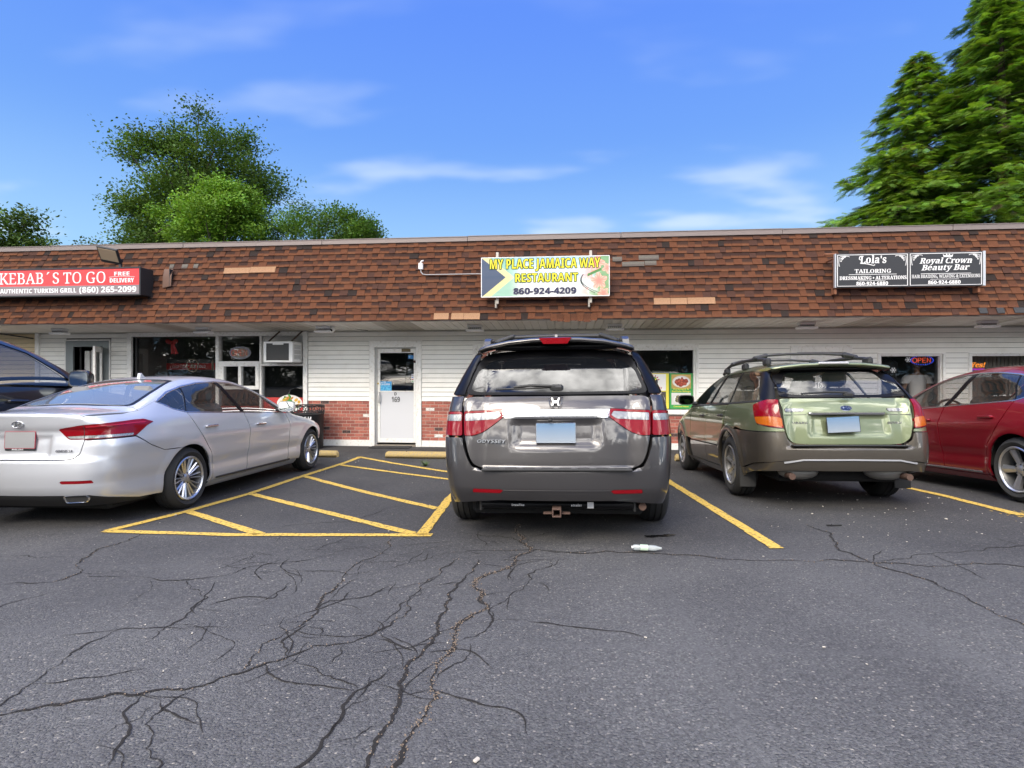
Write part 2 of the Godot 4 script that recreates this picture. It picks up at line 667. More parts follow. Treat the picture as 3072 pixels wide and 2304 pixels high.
# a wheel that faces +x with its parts; R tyre radius, wd width, rr rim radius
func wheel(parent: Node, at: Vector3, right: bool, R: float, wd: float, rr: float, style: String, m: Dictionary) -> Node3D:
	var w := Node3D.new()
	w.name = numbered("wheel", parent)
	parent.add_child(w)
	w.transform = Transform3D(Basis(Vector3.UP, 0.0 if right else PI) * Basis(Vector3.RIGHT, 0.35), at)
	var h := wd / 2
	var ty := MB.new()
	ty.lathe([Vector2(rr, -h + 0.03), Vector2(rr + 0.02, -h + 0.005), Vector2((R + rr) / 2, -h - 0.008), Vector2(R - 0.03, -h + 0.008), Vector2(R - 0.008, -h + 0.028), Vector2(R, -h * 0.55), Vector2(R + 0.001, -h * 0.5),
		Vector2(R - 0.007, -h * 0.48), Vector2(R - 0.007, -h * 0.42), Vector2(R + 0.002, -h * 0.4), Vector2(R + 0.003, -h * 0.06), Vector2(R - 0.007, -h * 0.04), Vector2(R - 0.007, h * 0.04), Vector2(R + 0.003, h * 0.06), Vector2(R + 0.002, h * 0.4),
		Vector2(R - 0.007, h * 0.42), Vector2(R - 0.007, h * 0.48), Vector2(R + 0.001, h * 0.5), Vector2(R, h * 0.55), Vector2(R - 0.008, h - 0.028), Vector2(R - 0.03, h - 0.008), Vector2((R + rr) / 2, h + 0.008), Vector2(rr + 0.02, h - 0.005), Vector2(rr, h - 0.03)], 48)
	put("tyre", ty, m.tyre, w)
	var rim := MB.new()
	rim.lathe([Vector2(rr + 0.008, h - 0.008), Vector2(rr - 0.004, h - 0.004), Vector2(rr - 0.018, h - 0.014), Vector2(rr - 0.03, h - 0.05), Vector2(rr - 0.045, -h + 0.02), Vector2(0.0, -h + 0.04)], 48)
	put("rim", rim, m.rim_dark if m.has("rim_dark") else m.rim, w)
	var lipm := MB.new()
	lipm.lathe([Vector2(rr + 0.009, h - 0.006), Vector2(rr - 0.002, h + 0.001), Vector2(rr - 0.016, h - 0.010), Vector2(rr - 0.02, h - 0.03)], 48)
	put("rim_lip", lipm, m.rim, w)
	var spokes := []
	if style == "twin":
		for k in 20:
			spokes.append([TAU * (k / 2 + (0.2 if k % 2 else -0.2)) / 10.0, 0.011, 0.010])
	elif style == "seven":
		for k in 7:
			spokes.append([TAU * k / 7.0, 0.062, 0.036])
	elif style == "five":
		for k in 5:
			spokes.append([TAU * k / 5.0, 0.09, 0.045])
	else:
		for k in 10:
			spokes.append([TAU * (k + (0.2 if k % 2 else -0.2)) / 10.0, 0.034, 0.02])
	for s in spokes:
		var sp := MB.new()
		sp.xf = Transform3D(Basis(Vector3.RIGHT, s[0]), Vector3.ZERO)
		var rin := 0.05
		var rout := rr - 0.012
		var w0: float = s[1] * 0.5 if style != "twin" else 0.0045
		var w1: float = s[2] * 0.5 if style != "twin" else 0.0105
		if style == "seven" or style == "five":
			w0 = s[2] * 0.55
			w1 = s[1] * 0.5
		var xi := h - 0.045
		var xo := h - 0.016
		# ridge profile: two slopes meeting on a crest
		var a0 := Vector3(xi - 0.012, rin, -w0)
		var b0 := Vector3(xi + 0.004, rin, 0)
		var c0 := Vector3(xi - 0.012, rin, w0)
		var a1 := Vector3(xo - 0.014, rout, -w1)
		var b1 := Vector3(xo, rout, 0)
		var c1 := Vector3(xo - 0.014, rout, w1)
		var nl := (b1 - a0).cross(a1 - a0) * -1.0
		if nl.x < 0:
			nl = -nl
		var nr := Vector3(nl.x, nl.y, -nl.z)
		sp.quadn(a0, b0, b1, a1, nl, nl, nl, nl)
		sp.quadn(b0, c0, c1, b1, nr, nr, nr, nr)
		var dn := Vector3(-0.03, 0, 0)
		sp.quadn(a0, a1, a1 + dn, a0 + dn, Vector3(0, 0, -1), Vector3(0, 0, -1), Vector3(0, 0, -1), Vector3(0, 0, -1))
		sp.quadn(c0, c1, c1 + dn, c0 + dn, Vector3(0, 0, 1), Vector3(0, 0, 1), Vector3(0, 0, 1), Vector3(0, 0, 1))
		put("spoke", sp, m.rim, w)
	var hub := MB.new()
	hub.lathe([Vector2(0.075, h - 0.07), Vector2(0.07, h - 0.048), Vector2(0.04, h - 0.04), Vector2(0.034, h - 0.034), Vector2(0.0, h - 0.03)], 20)
	put("hub_cap", hub, m.rim, w)
	for k in 5:
		var nut := MB.new()
		nut.xf = Transform3D(Basis(Vector3.RIGHT, TAU * (k + 0.5) / 5.0), Vector3.ZERO)
		nut.cbox(Vector3(h - 0.046, 0.056, 0), Vector3(0.02, 0.016, 0.016), 0.004)
		put("wheel_nut", nut, m.dark, w)
	return w
func noise_of(freq: float, sd: int, oct := 4, kind := FastNoiseLite.TYPE_SIMPLEX_SMOOTH) -> FastNoiseLite:
	var f := FastNoiseLite.new()
	f.seed = sd
	f.noise_type = kind
	f.frequency = freq
	f.fractal_octaves = oct
	return f

func materials() -> Dictionary:
	var M := {}
	M.van_paint = mat(Color(0.080, 0.076, 0.077), 0.38, 0.75, 1.0)
	M.silver_paint = mat(Color(0.62, 0.635, 0.66), 0.36, 0.5, 1.0)
	M.green_paint = mat(Color(0.195, 0.228, 0.128), 0.36, 0.55, 1.0)
	M.bronze_paint = mat(Color(0.105, 0.092, 0.074), 0.40, 0.6, 1.0)
	M.red_paint = mat(Color(0.30, 0.007, 0.020), 0.34, 0.5, 1.0)
	M.black_paint = mat(Color(0.010, 0.011, 0.016), 0.3, 0.2, 1.0)
	M.chrome = mat(Color(0.55, 0.55, 0.56), 0.22, 0.9)
	M.rim = mat(Color(0.60, 0.60, 0.60), 0.28, 0.85)
	M.rim_dark = mat(Color(0.10, 0.10, 0.10), 0.45, 0.5)
	M.tyre = grey(0.022, 0.85)
	M.dark = grey(0.02, 0.5)
	M.trim_black = grey(0.022, 0.5)
	M.under = grey(0.012, 0.9)
	M.gloss_black = mat(Color(0.006, 0.006, 0.007), 0.3)
	M.gloss_black.metallic_specular = 0.3
	M.privacy = glass(Color(0.006, 0.007, 0.009), 0.93)
	M.privacy.metallic_specular = 0.75
	M.tint = glass(Color(0.02, 0.03, 0.028), 0.35)
	M.lens_red = mat(Color(0.20, 0.0015, 0.006), 0.22, 0.0, 0.6)
	M.lens_red.metallic_specular = 0.3
	M.lens_amber = mat(Color(0.42, 0.10, 0.004), 0.2, 0.0, 0.6)
	M.lens_clear = mat(Color(0.62, 0.62, 0.62), 0.15, 0.3, 1.0)
	M.lens_clear_flute = mat(Color.WHITE, 0.2, 0.35, 1.0)
	M.lens_clear_flute.albedo_texture = flutes()
	M.lens_clear_flute.uv1_triplanar = true
	M.lens_clear_flute.uv1_scale = Vector3.ONE / 0.13
	M.lens_bright = mat(Color(0.42, 0.008, 0.02), 0.2, 0.0, 1.0)
	M.mirror = mat(Color(0.7, 0.75, 0.75), 0.02, 1.0)
	M.alu_dull = mat(Color(0.30, 0.29, 0.27), 0.5, 0.7)
	M.plate_red = mat(Color(0.3, 0.02, 0.04), 0.5)
	M.tint_back = glass(Color(0.22, 0.25, 0.27), 0.68)
	M.tint_back.metallic_specular = 1.0
	M.tint_clear = glass(Color(0.02, 0.028, 0.026), 0.22)
	for k in ["tint_back", "tint_clear", "tint"]:
		M[k].clearcoat_enabled = true
		M[k].clearcoat = 1.0
		M[k].clearcoat_roughness = 0.0
	M.curtain = mat(Color(0.30, 0.29, 0.25), 0.9)
	M.rust = mat(Color(0.10, 0.06, 0.045), 0.8, 0.3)
	M.white_print = grey(0.7, 0.5)
	M.seat_dark = grey(0.035, 0.85)
	M.seat_tan = mat(Color(0.25, 0.22, 0.17), 0.8)
	M.seat_grey = mat(Color(0.16, 0.16, 0.16), 0.8)
	M.plate_blue = mat(Color.WHITE, 0.4)
	M.plate_blue.albedo_texture = ramp(Color(0.115, 0.21, 0.34), Color(0.27, 0.31, 0.35))
	M.plate_pale = mat(Color.WHITE, 0.4)
	M.plate_pale.albedo_texture = ramp(Color(0.30, 0.30, 0.30), Color(0.26, 0.26, 0.26))
	return M

func ramp(top: Color, low: Color) -> ImageTexture:   # a soft two-tone print
	var im := Image.create_empty(16, 32, false, Image.FORMAT_RGB8)
	for j in 32:
		for i in 16:
			im.set_pixel(i, j, top.lerp(low, j / 31.0).linear_to_srgb())
	return ImageTexture.create_from_image(im)

func flutes() -> ImageTexture:   # the moulded ribs of a clear lamp lens, dark reflector showing between
	var im := Image.create_empty(128, 64, false, Image.FORMAT_RGB8)
	for j in 64:
		for i in 128:
			var g := 0.34 + 0.20 * sin(TAU * i / 8.0) - 0.16 * smoothstep(0.25, 0.0, absf(j / 63.0 - 0.5)) * (0.5 + 0.5 * sin(i * 0.17))
			im.set_pixel(i, j, Color(g, g, g * 0.98).linear_to_srgb())
	return ImageTexture.create_from_image(im)

func noise_tex(n: FastNoiseLite, stops: Array, side := 1024, normalize := true) -> NoiseTexture2D:
	var t := NoiseTexture2D.new()
	t.width = side
	t.height = side
	t.seamless = true
	t.generate_mipmaps = false
	t.normalize = normalize
	t.noise = n
	if stops.size():
		var g := Gradient.new()
		var offs := PackedFloat32Array()
		var cols := PackedColorArray()
		for s in stops:
			offs.append(s[0])
			cols.append(Color(s[1], s[2], s[3]).linear_to_srgb())
		g.offsets = offs
		g.colors = cols
		t.color_ramp = g
	return t

func asphalt_mat() -> StandardMaterial3D:
	var m := mat(Color.WHITE, 0.88)
	m.metallic_specular = 0.35
	var cell := noise_of(0.13, 3, 1, FastNoiseLite.TYPE_CELLULAR)
	cell.cellular_return_type = FastNoiseLite.RETURN_CELL_VALUE
	cell.cellular_jitter = 1.0
	m.albedo_texture = noise_tex(cell, [[0.0, 0.076, 0.075, 0.076], [0.4, 0.099, 0.098, 0.099], [0.75, 0.120, 0.119, 0.120], [0.93, 0.144, 0.142, 0.141], [0.985, 0.19, 0.182, 0.170], [1.0, 0.38, 0.34, 0.29]])
	var hh := noise_of(0.13, 3, 1, FastNoiseLite.TYPE_CELLULAR)
	hh.cellular_return_type = FastNoiseLite.RETURN_DISTANCE
	hh.cellular_jitter = 1.0
	m.heightmap_enabled = true
	m.heightmap_texture = noise_tex(hh, [[0.0, 1, 1, 1], [0.55, 0.6, 0.6, 0.6], [1.0, 0, 0, 0]])
	m.heightmap_scale = 0.8
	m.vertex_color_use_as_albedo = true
	m.uv1_triplanar = true
	m.uv1_world_triplanar = true
	m.uv1_scale = Vector3.ONE / 1.1
	m.detail_enabled = true
	m.detail_blend_mode = BaseMaterial3D.BLEND_MODE_MUL
	m.detail_uv_layer = BaseMaterial3D.DETAIL_UV_2
	var blot := noise_of(0.006, 8, 6)
	m.detail_albedo = noise_tex(blot, [[0.0, 0.68, 0.68, 0.70], [0.45, 0.88, 0.88, 0.89], [0.7, 1.0, 1.0, 1.0], [1.0, 1.22, 1.18, 1.12]])
	m.detail_mask = ramp(Color.WHITE, Color.WHITE)
	m.uv2_triplanar = true
	m.uv2_world_triplanar = true
	m.uv2_scale = Vector3.ONE / 11.0
	return m

func lot_y(x: float, z: float) -> float:
	return ground_y(clampf(x, -9.0, 9.0), minf(z, 16.0))

func build_ground(M: Dictionary) -> void:
	M.asphalt = asphalt_mat()
	var xs := []
	var zs := []
	for e in [-250.0, -120.0, -60.0, -30.0, -16.0]:
		xs.append(e)
	for i in 65:
		xs.append(-15.5 + i * 0.5)
	for e in [18.0, 30.0, 60.0, 120.0, 250.0]:
		xs.append(e)
	for e in [-250.0, -120.0, -60.0, -20.0, -6.0, -0.3, 0.5, 1.4]:
		zs.append(e)
	for i in 29:
		zs.append(2.0 + i * 0.5)
	for e in [18.0, 30.0, 60.0, 120.0, 250.0]:
		zs.append(e)
	var g := MB.new()
	for i in xs.size() - 1:
		for j in zs.size() - 1:
			var p := []
			var q := []
			for e in [[0, 1], [1, 1], [1, 0], [0, 0]]:
				var x: float = xs[i + e[0]]
				var z: float = zs[j + e[1]]
				p.append(Vector3(x, lot_y(x, z), z))
				q.append(Vector3(lot_y(x - 0.2, z) - lot_y(x + 0.2, z), 0.4, lot_y(x, z - 0.2) - lot_y(x, z + 0.2)).normalized())
			g.quadn(p[0], p[1], p[2], p[3], q[0], q[1], q[2], q[3])
			for k in 6:   # asphalt colour: darker between the parked cars, paler out in the driving lane
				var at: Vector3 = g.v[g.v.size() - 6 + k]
				var lane_tone := lerpf(0.60, 1.0, smoothstep(6.2, 9.6, at.z + 0.35 * sin(at.x * 1.3)))
				g.col.append(Color(lane_tone, lane_tone, lane_tone))
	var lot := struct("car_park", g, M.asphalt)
	# painted lines
	var yel := mat(Color.WHITE, 0.8)
	yel.albedo_texture = noise_tex(noise_of(0.045, 4, 5), [[0.0, 0.08, 0.075, 0.06], [0.27, 0.13, 0.11, 0.05], [0.34, 0.52, 0.335, 0.055], [0.6, 0.60, 0.40, 0.075], [1.0, 0.66, 0.47, 0.13]], 512)
	yel.uv1_triplanar = true
	yel.uv1_world_triplanar = true
	yel.uv1_scale = Vector3.ONE / 0.9
	M.yellow = yel
	for l in [[[-4.12, 7.30], [-4.0, 6.4], [-3.965, 5.27], [-3.945, 3.87], [-3.90, 2.55], [-3.88, 1.66]], [[-3.93, 1.63], [-2.86, 2.46], [-1.9, 3.25], [-1.0, 3.95]], [[-3.86, 2.64], [-1.73, 4.02], [-1.0, 4.45]], [[-3.90, 3.89], [-1.34, 6.19]], [[-3.92, 5.30], [-1.30, 7.30]], [[-3.96, 6.42], [-2.63, 7.37]],
			[[-4.14, 7.31], [-2.86, 7.40], [-1.12, 7.345]], [[-1.21, 7.36], [-1.34, 5.59], [-1.40, 4.1]], [[1.40, 1.9], [1.43, 4.42], [1.575, 7.66]], [[4.22, 1.9], [4.22, 4.5], [4.22, 6.38]], [[-6.75, 1.9], [-6.75, 7.4]], [[7.0, 1.9], [7.0, 6.5]]]:
		ground_strip("painted_line", lot, l, 0.098, 0.012, yel, 0.006)
	var chips := MB.new()
	for i in 70:
		var p := Vector3(4.28 + rng.randfn(0, 0.10), 0, 6.42 + rng.randfn(0, 0.14))
		p.y = lot_y(p.x, p.z) + 0.005
		var r := rng.randf_range(0.004, 0.022)
		chips.trin(p + Vector3(r, 0, 0), p + Vector3(-r * 0.6, 0, r), p + Vector3(-r, 0, -r), Vector3.UP, Vector3.UP, Vector3.UP)
	var ch := put("paint_chips", chips, yel, lot)
	ch.set_meta("kind", "stuff")
	cracks(M, lot)
	# dark stains: an oil patch behind the minivan, damp patches
	for e in [[0.78, 7.30, 0.11, 0.030], [0.70, 7.34, 0.05, 0.02], [0.86, 7.26, 0.05, 0.018]]:
		var s := MB.new()
		var n := 26
		var ring := []
		for k in n:
			var a := TAU * k / n
			var rr := rng.randf_range(0.7, 1.25)
			var p := Vector3(e[0] + cos(a) * e[2] * rr, 0, e[1] + sin(a) * e[3] * rr)
			p.y = lot_y(p.x, p.z) + 0.005
			ring.append(p)
		var c := Vector3(e[0], lot_y(e[0], e[1]) + 0.005, e[1])
		for k in n:
			s.trin(c, ring[k], ring[(k + 1) % n], Vector3.UP, Vector3.UP, Vector3.UP)
		put("oil_stain", s, grey(0.008, 0.25), lot)

# a flat band laid on the ground along a line, with wobbling edges
func ground_strip(called: String, parent: Node, line: Array, w: float, wob: float, m: Material, up: float, step := 0.12) -> MeshInstance3D:
	var pts := []
	for i in line.size() - 1:
		var a := Vector2(line[i][0], line[i][1])
		var b := Vector2(line[i + 1][0], line[i + 1][1])
		var k := maxi(1, int(a.distance_to(b) / step))
		for j in k:
			pts.append(a.lerp(b, float(j) / k))
	pts.append(Vector2(line[line.size() - 1][0], line[line.size() - 1][1]))
	var mb := MB.new()
	var last := []
	for i in pts.size():
		var d: Vector2 = (pts[mini(i + 1, pts.size() - 1)] - pts[maxi(i - 1, 0)]).normalized()
		var q := Vector2(-d.y, d.x)
		var row := []
		for e in [-1.0, 1.0]:
			var p: Vector2 = pts[i] + q * e * (w * 0.5 + rng.randf_range(-wob, wob) * 0.5)
			row.append(Vector3(p.x, lot_y(p.x, p.y) + up, p.y))
		if last.size():
			mb.quadn(last[0], last[1], row[1], row[0], Vector3.UP, Vector3.UP, Vector3.UP, Vector3.UP)
		last = row
	return put(called, mb, m, parent)

func cracks(M: Dictionary, lot: Node) -> void:
	# x,z points of each crack and its width in millimetres
	var rows := ["16 -3.0,10.6 -2.06,10.13 -1.92,10.05 -1.80,9.99 -1.66,9.96 -1.45,9.88 -1.35,9.76 -1.23,9.61 -1.17,9.49 -1.04,9.46 -0.96,9.39 -0.88,9.24 -0.87,8.96 -0.81,8.42 -0.76,7.98",
		"11 -0.85,10.6 -0.83,10.34 -0.81,10.19 -0.81,10.01 -0.81,9.87 -0.78,9.80 -0.71,9.65", "24 -0.6,10.8 -0.53,10.31 -0.52,10.13 -0.48,9.90 -0.52,9.84 -0.54,9.66 -0.52,9.41 -0.53,9.16 -0.42,8.96 -0.48,8.79 -0.56,8.61 -0.51,8.40 -0.36,8.19 -0.36,7.52 -0.41,6.92",
		"14 -0.66,10.7 -0.61,10.32 -0.61,10.08 -0.63,9.89 -0.66,9.73 -0.64,9.52 -0.62,9.42 -0.65,9.20 -0.65,8.84 -0.64,8.41 -0.63,8.04", "9 -0.52,9.76 -0.51,9.70 -0.44,9.60 -0.44,9.42", "12 -0.51,9.41 -0.42,9.33 -0.37,9.16 -0.40,8.96 -0.32,8.78 -0.31,8.74 -0.24,8.37 -0.07,7.98",
		"13 -1.35,9.76 -1.39,9.63 -1.42,9.49 -1.37,9.41 -1.34,9.27 -1.33,9.09 -1.41,8.84 -1.40,8.68 -1.44,8.45 -1.45,8.13 -1.37,7.68 -1.45,7.46", "11 -1.23,9.61 -1.34,9.46 -1.33,9.38 -1.30,9.24", "10 -1.23,9.62 -1.06,9.70 -0.93,9.79 -0.81,9.87",
		"8 -1.03,9.47 -1.00,9.56 -1.01,9.65 -1.05,9.71", "12 -3.18,8.54 -2.87,8.54 -2.58,8.62 -2.38,8.57 -2.23,8.49 -2.16,8.28 -2.00,8.19 -1.82,8.09 -1.68,7.80 -1.41,7.61", "11 -2.5,10.6 -2.13,10.07 -2.17,9.91 -2.23,9.69 -2.25,9.49 -2.22,9.33",
		"9 -3.9,9.5 -3.18,9.12 -3.17,8.99 -3.10,8.85", "13 -3.29,8.69 -3.27,8.49 -3.52,8.23 -3.67,7.92 -3.64,7.62 -3.71,7.29", "10 -1.98,9.48 -2.02,9.28 -2.07,9.06 -2.08,8.91 -2.19,8.80 -2.37,8.68 -2.42,8.59", "9 -2.01,9.02 -1.93,8.91 -1.69,8.89 -1.72,8.78 -1.72,8.60",
		"9 -1.42,10.38 -1.49,10.21 -1.62,10.08 -1.65,9.96", "12 -1.20,10.6 -1.26,10.35 -1.37,10.28 -1.48,10.15 -1.49,10.05 -1.49,9.97 -1.45,9.90", "8 -0.91,9.38 -0.74,9.48 -0.64,9.52", "9 -0.74,9.92 -0.79,9.96 -0.80,10.08 -0.79,10.19", "8 -0.78,10.22 -0.70,10.17 -0.62,10.07",
		"15 -0.83,7.87 -0.21,7.76 0.30,7.78 0.70,7.84 1.24,7.97 1.69,8.00 2.09,8.01 2.45,8.06 2.98,8.05 4.4,7.9", "15 2.13,6.83 2.10,7.38 2.07,8.01 2.17,8.25 2.20,8.46 2.21,8.77 2.23,9.05 2.3,9.9", "8 -2.69,7.17 -2.35,6.92 -2.06,6.86 -1.95,6.53 -1.73,5.96", "9 -2.07,8.43 -1.86,8.37 -1.42,8.45 -1.16,8.28 -0.98,8.05 -0.77,7.79",
		"8 -1.35,9.05 -1.34,8.91 -1.13,8.82 -0.97,8.65 -0.80,8.46", "9 -0.90,9.33 -0.91,9.09 -0.88,8.85 -0.85,8.69 -0.63,8.55", "7 -0.63,9.89 -0.57,9.87 -0.52,9.84", "7 -1.18,9.40 -1.21,9.29 -1.30,9.27", "9 -1.56,10.27 -1.58,10.16 -1.53,10.12 -1.54,9.99", "8 -0.53,9.20 -0.37,9.15 -0.19,9.14",
		"8 -5.2,8.3 -4.26,8.14 -4.07,8.10 -3.71,8.12", "7 -0.52,8.84 -0.41,8.74 -0.33,8.69", "7 -2.29,8.17 -2.36,7.93", "8 -0.95,7.2 -0.70,7.35 -0.42,7.42 -0.36,7.52", "7 -0.42,7.42 -0.2,7.3 -0.05,7.1", "7 -0.36,7.25 -0.30,7.45 -0.21,7.76", "9 -4.3,8.9 -3.6,8.75 -3.29,8.69", "8 2.07,8.01 2.6,7.75 3.4,7.5 4.3,7.3"]
	var dark := mat(Color(0.014, 0.012, 0.011), 1.0)
	var crumb := mat(Color(0.20, 0.15, 0.11), 0.9)
	var crumbs := MB.new()
	for r in rows:
		var f: PackedStringArray = r.split(" ")
		var wd := float(f[0]) * 0.001
		var pts := PackedVector2Array()
		for i in range(1, f.size()):
			var c := f[i].split(",")
			pts.append(Vector2(float(c[0]), float(c[1])))
		for lvl in 4:   # break every stretch at a displaced midpoint
			var nx := PackedVector2Array()
			for i in pts.size() - 1:
				var a := pts[i]
				var b := pts[i + 1]
				nx.append(a)
				if a.distance_to(b) > 0.025:
					var d := b - a
					nx.append((a + b) * 0.5 + Vector2(-d.y, d.x) * rng.randf_range(-0.15, 0.15))
			nx.append(pts[pts.size() - 1])
			pts = nx
		var mb := MB.new()
		var last := []
		var wn := 0.6
		for i in pts.size():
			wn = clampf(wn + rng.randf_range(-0.3, 0.3), 0.25, 1.25)
			var fade := minf(1.0, minf(i, pts.size() - 1 - i) / 6.0 + 0.15)
			var d := (pts[mini(i + 1, pts.size() - 1)] - pts[maxi(i - 1, 0)]).normalized()
			var q := Vector2(-d.y, d.x) * wd * wn * fade * 0.5
			var row := []
			for p in [pts[i] - q, pts[i] + q]:
				row.append(Vector3(p.x, lot_y(p.x, p.y) + 0.003, p.y))
			if last.size():
				mb.quadn(last[0], last[1], row[1], row[0], Vector3.UP, Vector3.UP, Vector3.UP, Vector3.UP)
			last = row
			if wd > 0.0125:
				for k in (7 if wd > 0.02 else 1):
					if rng.randf() < 0.55:
						var p2 := pts[i] + Vector2(rng.randfn(0, wd * 0.55), rng.randfn(0, 0.012))
						var s := rng.randf_range(0.0018, 0.0052)
						var c := Vector3(p2.x, lot_y(p2.x, p2.y) + s * 0.5 + 0.002, p2.y)
						var t := Basis(Vector3(rng.randf() - 0.5, 1, rng.randf() - 0.5).normalized(), rng.randf() * TAU)
						var e := [c + t * Vector3(s, 0, 0), c + t * Vector3(-s * 0.6, 0, s), c + t * Vector3(-s * 0.6, 0, -s), c + Vector3(0, s * 0.9, 0)]
						for tri in [[0, 1, 3], [1, 2, 3], [2, 0, 3]]:
							var nn: Vector3 = (e[tri[1]] - e[tri[0]]).cross(e[tri[2]] - e[tri[0]]).normalized()
							if nn.y < 0: nn = -nn
							crumbs.trin(e[tri[0]], e[tri[1]], e[tri[2]], nn, nn, nn)
		put("crack", mb, dark, lot)
	# hairline side cracks that wander off the long ones, and a crazed patch behind the hatched zone
	for i in 84:
		var st: Vector2
		if i < 44:
			st = Vector2(rng.randf_range(-2.5, -0.1), rng.randf_range(7.5, 9.6))
		else:
			var f2: PackedStringArray = rows[rng.randi() % rows.size()].split(" ")
			var c2 := f2[1 + rng.randi() % (f2.size() - 1)].split(",")
			st = Vector2(float(c2[0]), float(c2[1]))
		var ang := rng.randf_range(-0.5, 0.5) + (PI / 2 if rng.randf() < 0.55 else 0.2) + (PI if rng.randf() < 0.5 else 0.0)
		var mb := MB.new()
		var last := []
		var cnt := rng.randi_range(9, 26)
		var w0 := rng.randf_range(0.0015, 0.004)
		for k in cnt:
			var q := Vector2(-sin(ang), cos(ang)) * w0 * minf(1.0, minf(k, cnt - 1 - k) / 4.0 + 0.1) * rng.randf_range(0.5, 1.4)
			var row := []
			for p in [st - q, st + q]:
				row.append(Vector3(p.x, lot_y(p.x, p.y) + 0.003, p.y))
			if last.size():
				mb.quadn(last[0], last[1], row[1], row[0], Vector3.UP, Vector3.UP, Vector3.UP, Vector3.UP)
			last = row
			st += Vector2(cos(ang), sin(ang)) * 0.025
			ang += rng.randf_range(-0.32, 0.32)
		put("hairline_crack", mb, dark, lot)
	var cr := put("crack_gravel", crumbs, crumb, lot)
	cr.set_meta("kind", "stuff")
# ---------------------------------------------------------------- cars
func ground_y(x: float, z: float) -> float:
	var u := maxf(0.0, z - 2.3)
	return 0.07 + 0.045 * u + 0.018 * x * minf(1.0, u / 3.0)

# stands a car on its four wheels: rear axle at (x, z), turned by yaw, wheelbase wb
func stand(o: Node3D, x: float, z: float, yaw: float, wb: float, half := 0.8) -> void:
	var fw := Vector3(-sin(yaw), 0, -cos(yaw))
	var rt := Vector3(cos(yaw), 0, -sin(yaw))
	var p := []
	for e in [[0.0, -half], [0.0, half], [wb, -half], [wb, half]]:
		var q: Vector3 = Vector3(x, 0, z) + fw * e[0] + rt * e[1]
		q.y = ground_y(q.x, q.z)
		p.append(q)
	var back: Vector3 = ((p[0] + p[1]) - (p[2] + p[3])).normalized()
	var right: Vector3 = ((p[1] + p[3]) - (p[0] + p[2])).normalized()
	var up := back.cross(right).normalized()
	right = up.cross(back).normalized()
	o.transform = Transform3D(Basis(right, up, back), (p[0] + p[1]) * 0.5)

func V(a: float, b: float) -> Vector2:
	return Vector2(a, b)

func arch_line(B: Body, z: float, y: float, r: float) -> PackedVector2Array:
	return circle(Vector2(B.rref * PI / 2 + B.za - z, y), r, 56)

func clip_all(poly: PackedVector2Array, cuts: Array) -> Array:
	var got := [poly]
	for c in cuts:
		var next := []
		for g in got:
			for r in Geometry2D.clip_polygons(g, c):
				if not Geometry2D.is_polygon_clockwise(r):
					next.append(r)
		got = next
	return got

# a ribbon that follows the body along a line in panel coordinates
func trim(called: String, parent: Node, B: Body, line: Array, w: float, m: Material, mode := 0, off := 0.004, h := 0.05) -> MeshInstance3D:
	var mb := MB.new()
	var pts := []
	for i in line.size() - 1:
		var k := maxi(1, int(ceil(line[i].distance_to(line[i + 1]) / h)))
		for j in k:
			pts.append(line[i].lerp(line[i + 1], float(j) / k))
	pts.append(line[line.size() - 1])
	var rows := []
	for i in pts.size():
		var d: Vector2 = (pts[mini(i + 1, pts.size() - 1)] - pts[maxi(i - 1, 0)]).normalized()
		var q := Vector2(-d.y, d.x) * w * 0.5
		var row := []
		for e in [-1.0, -0.6, 0.6, 1.0]:
			var r: Array = B.ray_of(pts[i] + q * e, mode)
			var p: Vector3 = B.hit(r[0], r[1], r[2])
			var nn := B.normal(p)
			row.append([p + nn * (off if absf(e) < 0.9 else -0.002), nn])
		rows.append(row)
	for i in rows.size() - 1:
		for e in 3:
			var a: Array = rows[i][e]
			var b: Array = rows[i][e + 1]
			var c: Array = rows[i + 1][e + 1]
			var d: Array = rows[i + 1][e]
			if e == 1:
				mb.quadn(a[0], b[0], c[0], d[0], a[1], b[1], c[1], d[1])
			else:
				var sd: Vector3 = (a[0] - b[0]) if e == 0 else (b[0] - a[0])
				sd = (sd.normalized() + a[1]).normalized()
				mb.quadn(a[0], b[0], c[0], d[0], sd, sd, sd, sd)
	return put(called, mb, m, parent)

# things every car has inside and below
func innards(o: Node3D, wb: float, rear: float, front: float, hw: float, floor_y: float, belt: float, M: Dictionary) -> void:
	var u := MB.new()
	u.cbox(Vector3(0, floor_y + 0.09, (rear + front) / 2), Vector3(hw * 2 - 0.5, 0.18, rear - front - 0.3), 0.03)
	u.cbox(Vector3(0, floor_y + 0.24, -wb / 2), Vector3(hw * 2 - 0.1, 0.16, wb - 0.86), 0.03)
	put("underbody", u, M.under, o)
	for z in [0.0, -wb]:
		for s in [-1.0, 1.0]:
			var w := MB.new()
			w.xf = Transform3D(Basis(), Vector3(s * (hw - 0.28), 0.36, z))
			w.lathe([Vector2(0.0, -0.14 * s), Vector2(0.44, -0.14 * s), Vector2(0.44, 0.20 * s)], 24, -PI / 2, PI / 2)
			put("wheel_well", w, M.under, o)

